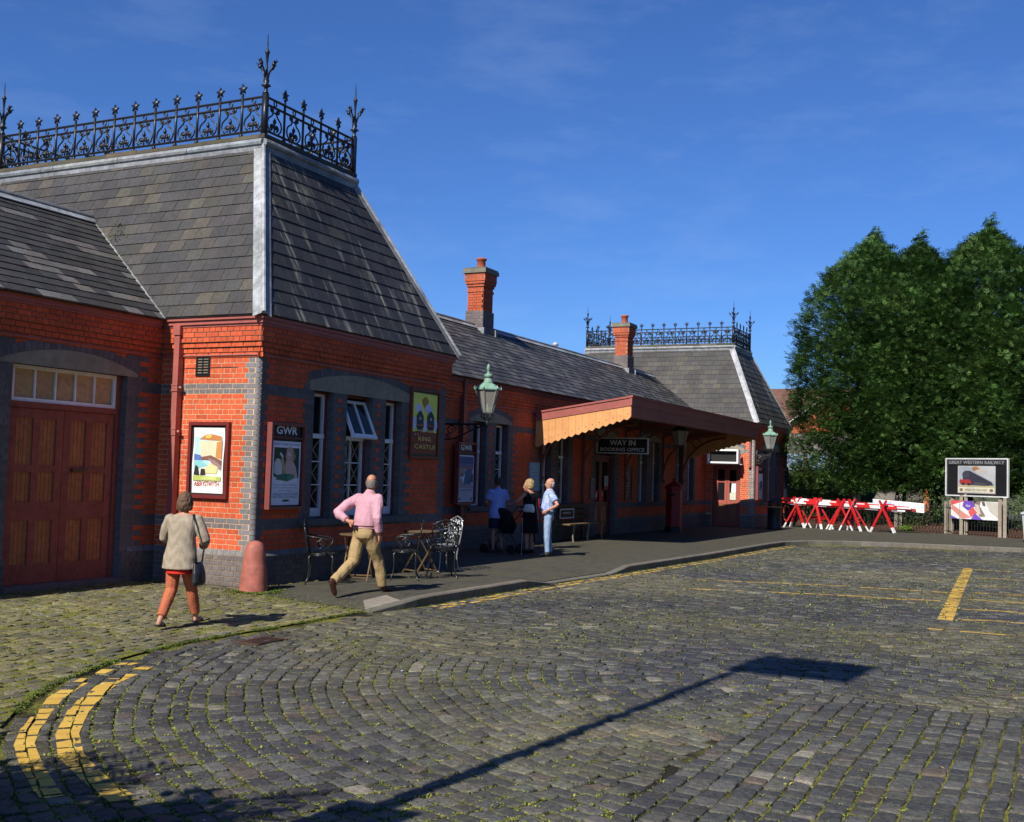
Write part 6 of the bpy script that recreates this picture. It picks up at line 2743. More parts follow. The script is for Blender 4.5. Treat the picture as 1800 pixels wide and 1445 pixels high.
# ---- tall hanging sign beside the photographer: only its shadow is in the picture
t = thing('tall_sign_post', 'tall grey post with a hanging panel whose shadow crosses the setts', 'sign post', (-10.8, -6.72, RZD))
m = MB()
m.tube([(-10.8, -6.72, RZD-.1), (-10.8, -6.72, 9.0)], [.075, .05], 10, (.3, .3, .3))
m.build('post', 'paint', t)
m = MB()
m.box((-10.83, -7.78, 7.93), (-10.77, -6.62, 8.93), (.5, .5, .5))
m.build('panel', 'paint', t)
m = MB()
m.box((-10.84, -6.98, 2.45), (-10.79, -6.5, 2.95), (.5, .5, .5))
m.build('lower_plate', 'paint', t)

# ================================================================== trees, shrubs, far houses
GREENS = [(.030, .066, .014), (.040, .085, .018), (.052, .10, .024), (.065, .115, .030), (.045, .075, .016)]


def leafy(name, mat, parent, verts, faces, cols):
    """mesh from numpy arrays of quads with a colour for each face"""
    me = bpy.data.meshes.new(name)
    n, f = len(verts), len(faces)
    me.vertices.add(n)
    b = BASE[parent]
    me.vertices.foreach_set('co', (verts-np.array((b.x, b.y, b.z))).astype(np.float32).ravel())
    me.loops.add(f*4)
    me.loops.foreach_set('vertex_index', faces.astype(np.int32).ravel())
    me.polygons.add(f)
    me.polygons.foreach_set('loop_start', np.arange(0, f*4, 4, dtype=np.int32))
    me.polygons.foreach_set('loop_total', np.full(f, 4, dtype=np.int32))
    me.update()
    me.validate()
    ca = me.color_attributes.new('Col', 'FLOAT_COLOR', 'CORNER')
    c4 = np.ones((f, 4, 4), dtype=np.float32)
    c4[:, :, :3] = cols[:, None, :]
    ca.data.foreach_set('color', c4.ravel())
    me.materials.append(MATS[mat])
    o = bpy.data.objects.new(name, me)
    put(o, parent)
    return o


def spray_template(rs, nspray):
    """a drooping tuft of flat conifer sprays growing along +x; returns quads"""
    V_ = []
    for _ in range(nspray):
        a = rs.normal(0, .75)
        e = rs.normal(.15, .6)
        d = np.array((math.cos(a)*math.cos(e), math.sin(a)*math.cos(e), math.sin(e)))
        o = np.array((rs.uniform(-.15, .3), rs.normal(0, .17), rs.normal(0, .17)))
        L_ = rs.uniform(.26, .46)
        s = np.cross(d, (0, 0, 1))
        s /= np.linalg.norm(s)
        nn = np.cross(s, d)
        tip = o+d*L_-np.array((0, 0, L_*.3))
        m_ = o+d*L_*.5+nn*L_*.04
        w_ = L_*.06
        V_.append((o, m_+s*w_, tip, m_-s*w_))
        for k in (.3, .6):
            for sg in (-1, 1):
                b = o+(tip-o)*k+nn*L_*.03
                dd = d*.8+s*sg*.75-np.array((0, 0, .22))
                dd /= np.linalg.norm(dd)
                l2 = L_*(.62-.42*k)*rs.uniform(.8, 1.25)
                sd = (s*.6-d*.6*sg)*l2*.17
                V_.append((b, b+dd*l2*.5+sd, b+dd*l2, b+dd*l2*.5-sd))
    return np.array(V_)


_rs = np.random.RandomState(5)
TUFTS = [spray_template(_rs, 9) for _ in range(6)]
SHOOT = [spray_template(_rs, 5) for _ in range(3)]
PAL = np.array([(.036, .082, .016), (.054, .115, .024), (.076, .155, .034), (.10, .19, .044), (.064, .112, .024)])


def conifer(x, y, z0, H, Rm, label, seed, ncl, lean=(0, 0), low=1.15, group='conifer trees behind the railings'):
    rnd = random.Random(seed)
    rs = np.random.RandomState(seed)
    t = thing('conifer_tree', label, 'tree', (x, y, z0), group)
    m = MB()
    m.tube([(x, y, z0-.2), (x+.02, y+.03, z0+1.5), (x+lean[0]*.3, y+lean[1]*.3, z0+H*.5), (x+lean[0]*.8, y+lean[1]*.8, z0+H*.93)], [.24, .19, .13, .03], 9, (.10, .075, .055))
    for k in range(26):
        h = rnd.uniform(1.3, H*.8)
        a = rnd.uniform(0, 6.283)
        m.tube([(x, y, z0+h), (x+math.cos(a)*.7, y+math.sin(a)*.7, z0+h+.15), (x+math.cos(a)*1.8, y+math.sin(a)*1.8, z0+h+.6)], [.05, .035, .012], 5, (.09, .06, .045))
    m.build('trunk', 'bark', t, True)
    VS, CS_ = [], []

    def place(tp, p, yaw, pit, s, ci):
        q = tp*s
        c, sn = math.cos(pit), math.sin(pit)
        qx = q[..., 0]*c-q[..., 2]*sn
        qz = q[..., 0]*sn+q[..., 2]*c
        c, sn = math.cos(yaw), math.sin(yaw)
        out = np.stack((qx*c-q[..., 1]*sn+p[0], qx*sn+q[..., 1]*c+p[1], qz+p[2]), -1)
        VS.append(out)
        f = len(out)
        CS_.append(PAL[ci]*rs.uniform(.72, 1.28, (f, 1))*rs.uniform(.95, 1.05, (f, 3)))
    for i in range(ncl):
        u = rnd.random()**1.15
        h = low+(H-low)*u
        prof = min(1, .88+u*.8)*(max(0, 1-max(0, u-.72)/.28))**.62
        a = rnd.uniform(0, 6.283)
        lob = 1+.15*noise.noise(V((math.cos(a)*1.5+seed, math.sin(a)*1.5, h*.5)))+.26*noise.noise(V((math.cos(a)*3.6+seed*3, math.sin(a)*3.6, h*1.3)))
        q = rnd.random()
        inner = q > .66
        rad = (Rm*prof+.12)*lob*(rnd.uniform(.94, 1.03) if not inner else rnd.uniform(.4, .9))
        cx, cy = x+lean[0]*u*u, y+lean[1]*u*u
        p = (cx+(rad-.3)*math.cos(a), cy+(rad-.3)*math.sin(a), z0+h+rnd.uniform(-.1, .1))
        n_ = noise.noise(V((p[0]*.7, p[1]*.7, p[2]*.7)))
        ci = max(0, min(4, int(2.0+n_*4+rnd.uniform(-.9, .9))))
        place(TUFTS[rnd.randrange(6)], p, a+rnd.gauss(0, .45), rnd.uniform(.05, .75)+.5*u, rnd.uniform(.6, 1.0), ci)
    for k in range(44):
        hh = H*rnd.uniform(.88, 1.03)
        w_ = .75*(1-hh/H)*3.2+.06
        p = [x+lean[0]*.9+rnd.gauss(0, w_*.6), y+lean[1]*.9+rnd.gauss(0, w_*.7), z0+hh]
        for j in range(5):
            place(SHOOT[rnd.randrange(3)], (p[0], p[1]-.05*j, p[2]+.14*j), rnd.uniform(-2.6, -.6), rnd.uniform(.5, 1.2), .85-.1*j, rnd.randint(1, 3))
    VS = np.concatenate(VS)
    f = len(VS)
    leafy('crown', 'foliage', t, VS.reshape(-1, 3), np.arange(f*4).reshape(f, 4), np.concatenate(CS_))
    return t


conifer(34.0, -2.65, .4, 10.9, 2.5, 'leftmost tall conifer, next to the far pavilion', 11, 3600, (-.1, -.7))
conifer(34.4, -4.45, .4, 10.7, 2.5, 'conifer second from the far pavilion, with a lower top', 23, 2900, (0, -.6))
conifer(34.8, -6.9, .4, 11.2, 2.7, 'tallest conifer, rising behind the railway notice board', 37, 3600, (0, -.7))
tr4 = conifer(34.2, -9.6, .4, 11.0, 2.7, 'conifer at the right edge of the photograph', 51, 3200, (0, -.6))
conifer(36.2, -5.6, .5, 9.6, 2.8, 'conifer in the second row, filling the gap behind the others', 61, 2200, (0, -.4))
# unseen copies added across the yard to deepen the front wall's shade
for k, (x, y, s) in enumerate(((33, -13, 1.0), (20, -30, 1.0), (9, -31, 1.1), (-2, -30, 1.0), (-13, -31, 1.1), (30, -27, 1.05), (14.5, -33, 1.1), (3.5, -33, 1.0), (-7.5, -33, 1.15), (25, -32, 1.1), (-19, -28, 1.1))):
    c = copy_tree(tr4)
    c.location = (x, y, -.1)
    c.scale = (s*1.5, s*1.5, s)
    c.rotation_euler = (0, 0, k*1.3)
    c['label'] = 'unseen conifer added to deepen the shade on the front wall'
    c['group'] = 'unseen conifers added for shade'


def bush(x, y, z, rx, ry, rz, n, label, cols, leaf=.06, name='bush', grp='undergrowth behind the railings'):
    t = thing(name, label, 'bush', (x, y, z), grp)
    m = MB()
    m2 = MB()
    for k in range(7):
        a = random.uniform(0, 6.283)
        m2.tube([(x, y, z), (x+rx*.3*math.cos(a), y+ry*.3*math.sin(a), z+rz*.6), (x+rx*.7*math.cos(a), y+ry*.7*math.sin(a), z+rz*1.1)], [.02, .014, .006], 5, (.09, .06, .04))
    m2.build('stem', 'bark', t)
    for i in range(n):
        d = V((random.gauss(0, 1), random.gauss(0, 1), random.gauss(0, 1))).normalized()
        k = random.uniform(.5, 1.05)*(1+.3*noise.noise(d*2.5+V((x, y, 0))))
        p = V((x+d.x*rx*k, y+d.y*ry*k, z+rz*.9+d.z*rz*k))
        if p.z < z:
            continue
        a = V((random.gauss(0, 1), random.gauss(0, 1), random.gauss(0, .6))).normalized()
        b = a.cross(V((random.gauss(0, 1), random.gauss(0, 1), random.gauss(0, 1)))).normalized()
        l_ = leaf*random.uniform(.6, 1.3)
        m.face([p, p+a*l_*.5+b*l_*.3, p+a*l_, p+a*l_*.5-b*l_*.3], jit(random.choice(cols), .25))
    m.build('leaves', 'foliage', t)


BG = [(.05, .10, .02), (.07, .13, .03), (.09, .14, .03), (.04, .07, .02)]
bush(33.6, -1.2, .1, .7, .9, .7, 1500, 'leafy undergrowth behind the left trestles', BG)
bush(33.4, -3.6, .1, .6, .8, .6, 1300, 'low leafy undergrowth behind the middle trestles', BG)
bush(33.0, -5.4, .1, .7, 1.0, .95, 2200, 'tall leafy bush left of the notice board', BG, .08)
bush(32.0, -7.6, .2, .45, .9, .62, 1500, 'leafy bush growing up between the banner and the notice board', BG)
bush(31.2, -9.3, .1, .6, .9, .95, 1900, 'leafy bush right of the notice board', BG, .08)
bush(32.3, -4.9, .03, .16, .3, .13, 160, 'bright green weeds at the foot of the railings', [(.12, .24, .03), (.16, .28, .05)], .09)
# tall grass on the bank between the far pavilion and the trees
m = MB()
for i in range(3600):
    x, y = random.uniform(34.6, 40), random.uniform(-1.6, 3.2)
    z = .2+min(1.5, max(0, (x-34.4)*.38))
    h = random.uniform(.4, .95)
    a = random.uniform(0, 6.283)
    b = V((x, y, z))
    s = V((math.cos(a), math.sin(a), 0))*.018
    tip = b+V((random.uniform(-.25, .25), random.uniform(-.25, .25), h))
    m.face([b-s, b+s, b.lerp(tip, .6)+s*.7+V((0, 0, h*.06)), tip], jit(random.choice([(.20, .24, .05), (.15, .21, .04), (.26, .27, .08), (.10, .16, .03)]), .2))
tag(m.build('tall_grass', 'foliage'), 'tall yellow green grass on the bank beyond the far pavilion', 'grass', kind='stuff')
m = MB()
for i in range(10):
    for j in range(8):
        q = []
        for (a, b) in ((i, j), (i+1, j), (i+1, j+1), (i, j+1)):
            x, y = 34.3+a*.75, -3+b*1.2
            q.append((x, y, .1+min(1.5, max(0, (x-34.4)*.38))))
        m.face(q, (.09, .11, .03))
tag(m.build('grass_bank', 'moss', None, True), kind='structure')
# grey brick wall and pale blue hoarding farther back
t = thing('yard_wall', 'grey brick yard wall behind the grass bank', 'wall', (46, 4, 0))
m = MB()
m.box((46, -4, 0), (46.3, 9, 4.3), (.20, .18, .16))
m.build('wall', 'mortar', t)
pw_ = Pl((46, 9, 0), (0, -1, 0), (-1, 0, 0))
m = MB()
for k in range(0, 57):
    for i in range(0, 58):
        a = i*.225+(.1125 if k % 2 else 0)
        if a < 12.9 and 4 < a < 9.5:
            one_brick(m, pw_, (a+.005, a+.22, k*.075+.005, k*.075+.07), .001, jit((.26, .235, .21), .15))
m.build('brickwork', 'brick', t)['kind'] = 'stuff'
t = thing('blue_hoarding', 'pale blue hoarding panels on timber posts behind the grass bank', 'fence', (43.5, 3, 1.4))
for k in range(5):
    m = MB()
    y0 = -1.2+k*1.2
    m.box((43.5, y0, 1.5), (43.54, y0+1.18, 3.15), jit((.30, .40, .58), .08))
    m.build('panel', 'oldpaint', t)
    m = MB()
    m.box((43.42, y0-.05, .8), (43.5, y0+.05, 3.1), (.35, .24, .10))
    m.build('post', 'wood', t)
# house beyond
t = thing('brick_house', 'orange brick house with brown tiled roof and white bargeboard beyond the trees', 'house', (66, 4, 0))
m = MB()
m.box((68, -2, 0), (75, 16, 5.9), (.52, .15, .07))
m.box((65.5, .0, 0), (67.9, 7.2, 5.6), (.50, .14, .06))
m.face([(65.5, .0, 5.6), (65.5, 7.2, 5.6), (65.5, 3.6, 8.1)][::-1], (.50, .14, .06))
m.build('wall', 'plaster', t)
m = MB()
m.face([(67.6, -2.4, 5.8), (75.4, -2.4, 5.8), (71.5, -2.4, 8.7)], (.5, .14, .06))
RT = (.13, .065, .045)
m.face([(67.5, -2.5, 5.75), (71.5, -2.5, 8.75), (71.5, 16.5, 8.75), (67.5, 16.5, 5.75)][::-1], RT)
m.face([(75.5, -2.5, 5.75), (71.5, -2.5, 8.75), (71.5, 16.5, 8.75), (75.5, 16.5, 5.75)], RT)
m.face([(65.2, -.4, 5.35), (65.2, 3.6, 8.2), (71, 3.6, 8.2), (71, -.4, 5.35)][::-1], RT)
m.face([(65.2, 7.6, 5.35), (65.2, 3.6, 8.2), (71, 3.6, 8.2), (71, 7.6, 5.35)], RT)
m.build('roof', 'slate', t)
m = MB()
m.bar((65.15, -.4, 5.32), (65.15, 3.6, 8.2), .06, .26, (.8, .8, .8), side=(1, 0, 0))
m.bar((65.15, 7.6, 5.32), (65.15, 3.6, 8.2), .06, .26, (.8, .8, .8), side=(1, 0, 0))
m.build('bargeboard', 'paint', t)
for (y, z) in ((5.6, 3.6), (2.2, 3.6), (5.6, 1.0), (2.2, 1.0)):
    m = MB()
    pl = Pl((65.5, y, z), (0, -1, 0), (-1, 0, 0))
    for r_ in (rect(-.6, .6, 0, .1), rect(-.6, .6, 1.2, 1.3), rect(-.6, -.5, .1, 1.2), rect(.5, .6, .1, 1.2), rect(-.04, .04, .1, 1.2)):
        m.prism(pl, r_, 0, .06, (.8, .8, .8))
    wv = m.build('window', 'paint', t)
    m = MB()
    m.face([pl.pt(-.5, .1, .01), pl.pt(.5, .1, .01), pl.pt(.5, 1.2, .01), pl.pt(-.5, 1.2, .01)])
    m.build('pane', 'glass', wv)
# spiky shrub beside the photographer: its leaf shadows fall in the near corner
t = thing('spiky_shrub', 'spiky leaved shrub whose feathery shadow falls in the near corner', 'shrub', (-11.1, -5.2, -.1))
m = MB()
m2 = MB()
for k in range(60):
    a = random.uniform(0, 6.283)
    el = random.uniform(.3, 1.4)
    L_ = random.uniform(.9, 1.5)
    b = V((-11.15+random.gauss(0, .25), -5.25+random.gauss(0, .5), 1.6))
    d = V((math.cos(a)*math.cos(el), math.sin(a)*math.cos(el), math.sin(el)))
    pts_ = [b+d*L_*t_+V((0, 0, -.35*t_*t_*L_*.5)) for t_ in (0, .25, .5, .75, 1)]
    m2.tube(pts_, [.016, .013, .01, .007, .003], 5, (.08, .1, .04))
    for j in range(22):
        t_ = .12+.88*j/22
        i0 = min(3, int(t_*4))
        p = pts_[i0].lerp(pts_[i0+1], t_*4-i0)
        for sg in (-1, 1):
            s = d.cross(V((0, 0, 1))).normalized()*sg
            dd = (s+d*.6+V((0, 0, random.uniform(-.1, .3)))).normalized()
            l_ = .30*(1-.5*t_)
            w = V((0, 0, 1)).cross(dd).normalized()*.016
            m.face([p-w*.5, p+dd*l_*.5-w, p+dd*l_, p+dd*l_*.5+w], jit((.06, .11, .03), .2))
m2.build('stem', 'bark', t)
m.build('leaves', 'foliage', t)
for k in range(2):
    bush(-11.2-k*.1, -6.0+k*1.3, -.1, .85, .85, 1.45, 4800, ('dense low bush at the photographer\'s left, nearer the road', 'dense low bush at the photographer\'s left, nearer the station')[k], BG, .19, 'bush', 'bushes outside the picture')

# ================================================================== people
SK = (.44, .22, .145)


def ell(mb, rings, n=14, col=(1, 1, 1)):
    """loft through ellipses: (centre, half-axis a, half-axis b)"""
    base = len(mb.v)
    for (c, a, b) in rings:
        c, a, b = V(c), V(a), V(b)
        for k in range(n):
            t = 2*math.pi*k/n
            mb.v.append(tuple(c+a*math.cos(t)+b*math.sin(t)))
    m = len(rings)
    for i in range(m-1):
        for k in range(n):
            p, q = base+i*n+k, base+i*n+(k+1) % n
            mb.f.append((p, q, q+n, p+n))
            mb.c.append(col)
    mb.f.append(tuple(base+k for k in reversed(range(n))))
    mb.c.append(col)
    mb.f.append(tuple(base+(m-1)*n+k for k in range(n)))
    mb.c.append(col)


def melt(name, mb, voxel, mat, parent, colf, disp=0.0, dscale=9, smooth=3):
    """fuse the pieces of mb into one continuous skin and colour it"""
    me = bpy.data.meshes.new(name)
    me.from_pydata(mb.v, [], mb.f)
    tmp = bpy.data.objects.new('tmp', me)
    COL.objects.link(tmp)
    md = tmp.modifiers.new('r', 'REMESH')
    md.mode = 'VOXEL'
    md.voxel_size = voxel
    if smooth:
        sm = tmp.modifiers.new('s', 'SMOOTH')
        sm.factor = .5
        sm.iterations = smooth
    dg = bpy.context.evaluated_depsgraph_get()
    out = bpy.data.meshes.new_from_object(tmp.evaluated_get(dg))
    bpy.data.objects.remove(tmp)
    bpy.data.meshes.remove(me)
    if disp:
        nr = [v.normal.copy() for v in out.vertices]
        for v, n_ in zip(out.vertices, nr):
            p = v.co
            w = noise.noise(V((p.x*dscale, p.y*dscale, p.z*dscale*.55)))+.5*noise.noise(V((p.x*dscale*2.3, p.y*dscale*2.3, p.z*dscale*1.1)))
            v.co = p+n_*w*disp
    ca = out.color_attributes.new('Col', 'FLOAT_COLOR', 'POINT')
    buf = []
    for v in out.vertices:
        c = colf(v.co) if callable(colf) else colf
        buf.extend((c[0], c[1], c[2], 1))
    ca.data.foreach_set('color', buf)
    out.polygons.foreach_set('use_smooth', [True]*len(out.polygons))
    out.materials.clear()
    out.materials.append(MATS[mat])
    out.name = name
    o = bpy.data.objects.new(name, out)
    put(o, parent)
    o.location = -BASE[o]
    return o


def limb(mb, pts, rad, n=10):
    P, Q = [], []
    pts = [V(p) for p in pts]
    for i in range(len(pts)-1):
        for k in range(3):
            t = k/3
            P.append(pts[i].lerp(pts[i+1], t))
            Q.append(rad[i]+(rad[i+1]-rad[i])*t)
    P.append(pts[-1])
    Q.append(rad[-1])
    mb.tube(P, Q, n)


def hand(mb, wrist, d, palm_n, curl=.5, side=1):
    """palm and five fingers; d: pointing direction, palm_n: out of the palm, side: +1 thumb on the +(d x palm_n)"""
    d, pn = V(d).normalized(), V(palm_n).normalized()
    s = d.cross(pn).normalized()*side
    pn = s.cross(d).normalized()*(1 if side > 0 else -1)
    w = V(wrist)
    ell(mb, [(w, s*.027, pn*.02), (w+d*.03, s*.036, pn*.018), (w+d*.07, s*.041, pn*.016), (w+d*.09, s*.04, pn*.013)], 10)
    for i, l_ in enumerate((.062, .072, .068, .052)):
        b = w+d*.085+s*(.030-.02*i)
        a = curl
        p1 = b+(d*math.cos(a*.5)+pn*math.sin(a*.5))*l_*.42
        p2 = p1+(d*math.cos(a*1.3)+pn*math.sin(a*1.3))*l_*.33
        p3 = p2+(d*math.cos(a*2)+pn*math.sin(a*2))*l_*.27
        mb.tube([b, p1, p2, p3], [.0095, .009, .0085, .007], 7)
    b = w+d*.03+s*.034
    p1 = b+(d*.7+s*.6+pn*.25).normalized()*.04
    p2 = p1+(d*.9+s*.15+pn*.35).normalized()*.032
    mb.tube([b-s*.012, b, p1, p2], [.012, .013, .011, .008], 7)


def head(mb, c, fwd, upv=(0, 0, 1), s=1.0):
    """skull, jaw, nose, ears, neck stub; c is the head centre"""
    f, u = V(fwd).normalized(), V(upv).normalized()
    l = u.cross(f).normalized()
    f = l.cross(u).normalized()
    c = V(c)
    R_ = [(-.118, .045, .050, .028), (-.10, .052, .062, .022), (-.07, .062, .076, .014), (-.03, .070, .090, .004), (.02, .075, .098, -.004), (.06, .072, .094, -.008), (.09, .058, .076, -.010), (.112, .034, .046, -.012), (.12, .010, .014, -.012)]
    ell(mb, [(c+u*z*s+f*fo*s, f*b*s, l*a*s) for (z, a, b, fo) in R_], 16)
    # nose, brow, lips, chin
    mb.tube([c+f*.088*s+u*.012*s, c+f*.108*s-u*.022*s, c+f*.112*s-u*.034*s, c+f*.09*s-u*.042*s], [.009*s, .013*s, .016*s, .010*s], 7)
    mb.tube([c+f*.085*s+u*.03*s+l*.045*s, c+f*.096*s+u*.033*s, c+f*.085*s+u*.03*s-l*.045*s], .011*s, 7)
    mb.tube([c+f*.082*s-u*.066*s+l*.022*s, c+f*.092*s-u*.066*s, c+f*.082*s-u*.066*s-l*.022*s], .010*s, 7)
    mb.tube([c+f*.07*s-u*.105*s, c+f*.078*s-u*.1*s], .018*s, 7)
    for sg in (-1, 1):
        e = c+l*sg*.076*s-f*.004*s-u*.006*s
        ell(mb, [(e-u*.032*s, f*.008*s, l*.008*s), (e-u*.012*s, f*.015*s, l*.011*s), (e+u*.014*s, f*.02*s, l*.013*s), (e+u*.032*s, f*.012*s, l*.009*s)], 8)
    return f, l, u


def person(label, loc, yaw, scale, spec):
    t = thing('person', label, 'person', loc)
    BASE[t] = V((0, 0, 0))
    t.rotation_euler = (0, 0, yaw)
    t.scale = (scale,)*3
    g = spec
    lean = g.get('lean', 0.0)          # forward lean of the trunk at the neck
    side = g.get('side', 0.0)
    wf = g.get('width', 1.0)
    bel = g.get('belly', 0.0)

    def T(z):                          # trunk centre line
        k = max(0, (z-.92)/.58)
        return V((lean*k, side*k, z))
    body = MB()
    # trunk: z, half width, half depth
    TR_ = [(.80, .150, .105), (.88, .170, .122), (.96, .168, .120), (1.06, .150, .108), (1.16, .158, .112), (1.28, .176, .120), (1.38, .180, .112), (1.44, .150, .085), (1.48, .085, .062)]
    rings = [(T(z)+V((bel*.4*math.exp(-((z-1.05)/.14)**2), 0, 0)), V((d+bel*.5*math.exp(-((z-1.05)/.14)**2), 0, 0)), V((0, w*wf, 0))) for z, w, d in TR_]
    ell(body, rings, 16)
    hc = T(1.625)+V((lean*.12, 0, 0))+V(g.get('head_off', (0, 0, 0)))
    hf = V((math.cos(g.get('head_yaw', 0)), math.sin(g.get('head_yaw', 0)), g.get('head_tilt', 0)))
    limb(body, [T(1.44), T(1.52)+V((.01, 0, 0)), hc-V((0, 0, .07))], [.062, .054, .052])
    f, l, u = head(body, hc, hf)
    J = {}
    for sd, nm in ((1, 'L'), (-1, 'R')):
        sh = T(1.41)+V((0, sd*.185*wf, 0))
        el_ = V(g['elbow'+nm])
        wr = V(g['wrist'+nm])
        J[nm] = (sh, el_, wr)
        limb(body, [sh, sh.lerp(el_, .45), el_, el_.lerp(wr, .35), wr], [.052, .046, .037, .038, .026])
        hd = g.get('hand'+nm, (wr-el_))
        hand(body, wr, hd, g.get('palm'+nm, (0, -sd, 0)), g.get('curl'+nm, .45), g.get('thumb'+nm, 1))
        hip = V((0, sd*.09, .88))
        kn, an = V(g['knee'+nm]), V(g['ankle'+nm])
        limb(body, [hip, hip.lerp(kn, .5), kn, kn.lerp(an, .3), kn.lerp(an, .65), an], [.088, .074, .054, .056, .042, .034])
        toe = V(g.get('toe'+nm, an+V((.17, 0, -.05))))
        J['foot'+nm] = (an, toe)
        hl = an+(an-toe).normalized()*.045+V((0, 0, -.035))
        limb(body, [hl, an+V((0, 0, -.02)), an.lerp(toe, .55)+V((0, 0, -.008)), toe], [.026, .036, .034, .02])
    melt('body', body, .0085, 'skin', t, g.get('skincol', SK), 0, 9, 2)
    eye = MB()
    for sg in (-1, 1):
        sphere(eye, hc+f*.082+l*sg*.031+u*.008, .0125, (.6, .58, .55), 8, 6)
        sphere(eye, hc+f*.0905+l*sg*.031+u*.008, .0062, (.03, .025, .02), 6, 4)
    eye.build('eyes', 'paint', t, True)
    # ---- top
    top = MB()
    k = g.get('loose', .014)
    z0, z1 = g.get('top_z', (.86, 1.455))
    rr = []
    for (z, w, d) in TR_:
        rr.append((z, w, d))
    zs = [z0+(z1-z0)*i/9 for i in range(10)]

    def tw(z):
        for (a, b) in zip(TR_, TR_[1:]):
            if a[0] <= z <= b[0]:
                q = (z-a[0])/(b[0]-a[0])
                return a[1]+(b[1]-a[1])*q, a[2]+(b[2]-a[2])*q
        return (TR_[0][1]*1.0, TR_[0][2]) if z < TR_[0][0] else (TR_[-1][1], TR_[-1][2])
    fl = g.get('flare', 0.0)
    rings = []
    for z in zs:
        w, d = tw(z)
        if z < 1.2:
            w, d = max(w, .158), max(d, .118)
        q = max(0, (1.1-z))*fl
        bb = bel*.5*math.exp(-((z-1.05)/.16)**2)
        rings.append((T(z)+V((bb*.8, 0, 0)), V((d+k+q+bb, 0, 0)), V((0, w*wf+k+q, 0))))
    ell(top, rings, 20)
    sl_k = g.get('sleeve', 1.0)
    for nm in ('L', 'R'):
        sh, el_, wr = J[nm]
        a = sh+V((0, -.03 if nm == 'L' else .03, .0))
        if sl_k <= 0:
            continue
        if sl_k < .5:
            e = sh.lerp(el_, sl_k*1.7)
            limb(top, [a, sh, e], [.06, .064+k*.5, .062+k])
        else:
            e = el_.lerp(wr, (sl_k-.5)*2*.96)
            limb(top, [a, sh, sh.lerp(el_, .5), el_, el_.lerp(e, .5), e], [.06, .062+k*.5, .056+k, .048+k, .044+k, .036+k])
    if g.get('collar'):
        limb(top, [T(1.40), T(1.46), T(1.515)+V((.006, 0, 0))], [.115, .086, .066], 14)
    melt('top', top, .0105, g.get('top_mat', 'cloth'), t, g['top'], g.get('wrinkle', .006), g.get('wscale', 9), 3)
    # ---- trousers, shorts or skirt
    if g.get('bottom'):
        bt = MB()
        ell(bt, [(T(z)+V((bel*.25 if z > .95 else 0, 0, 0)), V((max(tw(z)[1], .112)+.012, 0, 0)), V((0, max(tw(z)[0], .15)*1.0+.012, 0))) for z in (.82, .88, .94, .99, g.get('waist', 1.02))], 18)
        lv = g.get('leg', 1.0)
        for nm, sd in (('L', 1), ('R', -1)):
            hip = V((0, sd*.088, .90))
            kn, an = V(g['knee'+nm]), V(g['ankle'+nm])
            ex = g.get('leg_w', .016)
            if lv < .5:
                e = hip.lerp(kn, lv*1.9)
                limb(bt, [hip, hip.lerp(e, .5), e], [.10, .10+ex, .098+ex])
            else:
                e = kn.lerp(an, (lv-.5)*2)
                limb(bt, [hip, hip.lerp(kn, .5), kn, kn.lerp(e, .4), e], [.10, .088+ex*.6, .066+ex, .062+ex, .050+ex])
        melt('trousers', bt, .0105, 'cloth', t, g['bottom'], g.get('bwrinkle', .006), 8, 3)
    if g.get('belt'):
        b = MB()
        ring = []
        for i in range(25):
            a = 2*math.pi*i/24
            ring.append(T(1.0)+V(((max(tw(1.0)[1], .112)+.02+bel*.25)*math.cos(a), (max(tw(1.0)[0], .15)+.02)*math.sin(a), 0)))
        b.tube(ring, .016, 6, g['belt'], cap=False, flat=.5)
        b.build('belt', 'leather', t, True)
    # ---- shoes
    for nm in ('L', 'R'):
        an, toe = J['foot'+nm]
        d = (toe-an).normalized()
        sdv = d.cross(V((0, 0, 1))).normalized()
        upn = sdv.cross(d).normalized()
        sh_ = MB()
        hl = an-d*.055
        if g.get('shoe_style') == 'sandal':
            ell(sh_, [(hl-upn*.05, upn*.012, sdv*.03), (hl+d*.05-upn*.055, upn*.012, sdv*.036), (an.lerp(toe, .6)-upn*.03, upn*.012, sdv*.044), (toe+d*.02-upn*.012, upn*.010, sdv*.03)], 10)
            sh_.tube([an+sdv*.038-upn*.03, an+d*.02+upn*.012, an-sdv*.038-upn*.03], .012, 6)
            q = an.lerp(toe, .6)
            sh_.tube([q+sdv*.042-upn*.02, q+upn*.022, q-sdv*.042-upn*.02], .016, 6)
        else:
            ell(sh_, [(hl-upn*.012, upn*.036, sdv*.028), (an-upn*.012, upn*.052, sdv*.04), (an.lerp(toe, .45)-upn*.012, upn*.040, sdv*.045), (an.lerp(toe, .85)-upn*.01, upn*.030, sdv*.046), (toe+d*.03-upn*.008, upn*.018, sdv*.028)], 12)
            if g.get('boot'):
                limb(sh_, [an-upn*.02, an+upn*.05], [.045, .05])
        melt('shoe', sh_, .008, 'leather', t, g['shoe'], 0, 9, 2)
        if g.get('sole'):
            so_ = MB()
            q = upn*-.045
            ell(so_, [(hl+q, upn*.012, sdv*.03), (an+q, upn*.012, sdv*.04), (an.lerp(toe, .6)+q*.9, upn*.012, sdv*.048), (toe+d*.03+q*.7, upn*.010, sdv*.03)], 12)
            so_.build('sole', 'leather', t, True)
            so_.c = [g['sole']]*len(so_.f)
    # ---- hair
    hr = MB()
    hs = g.get('hair_style')
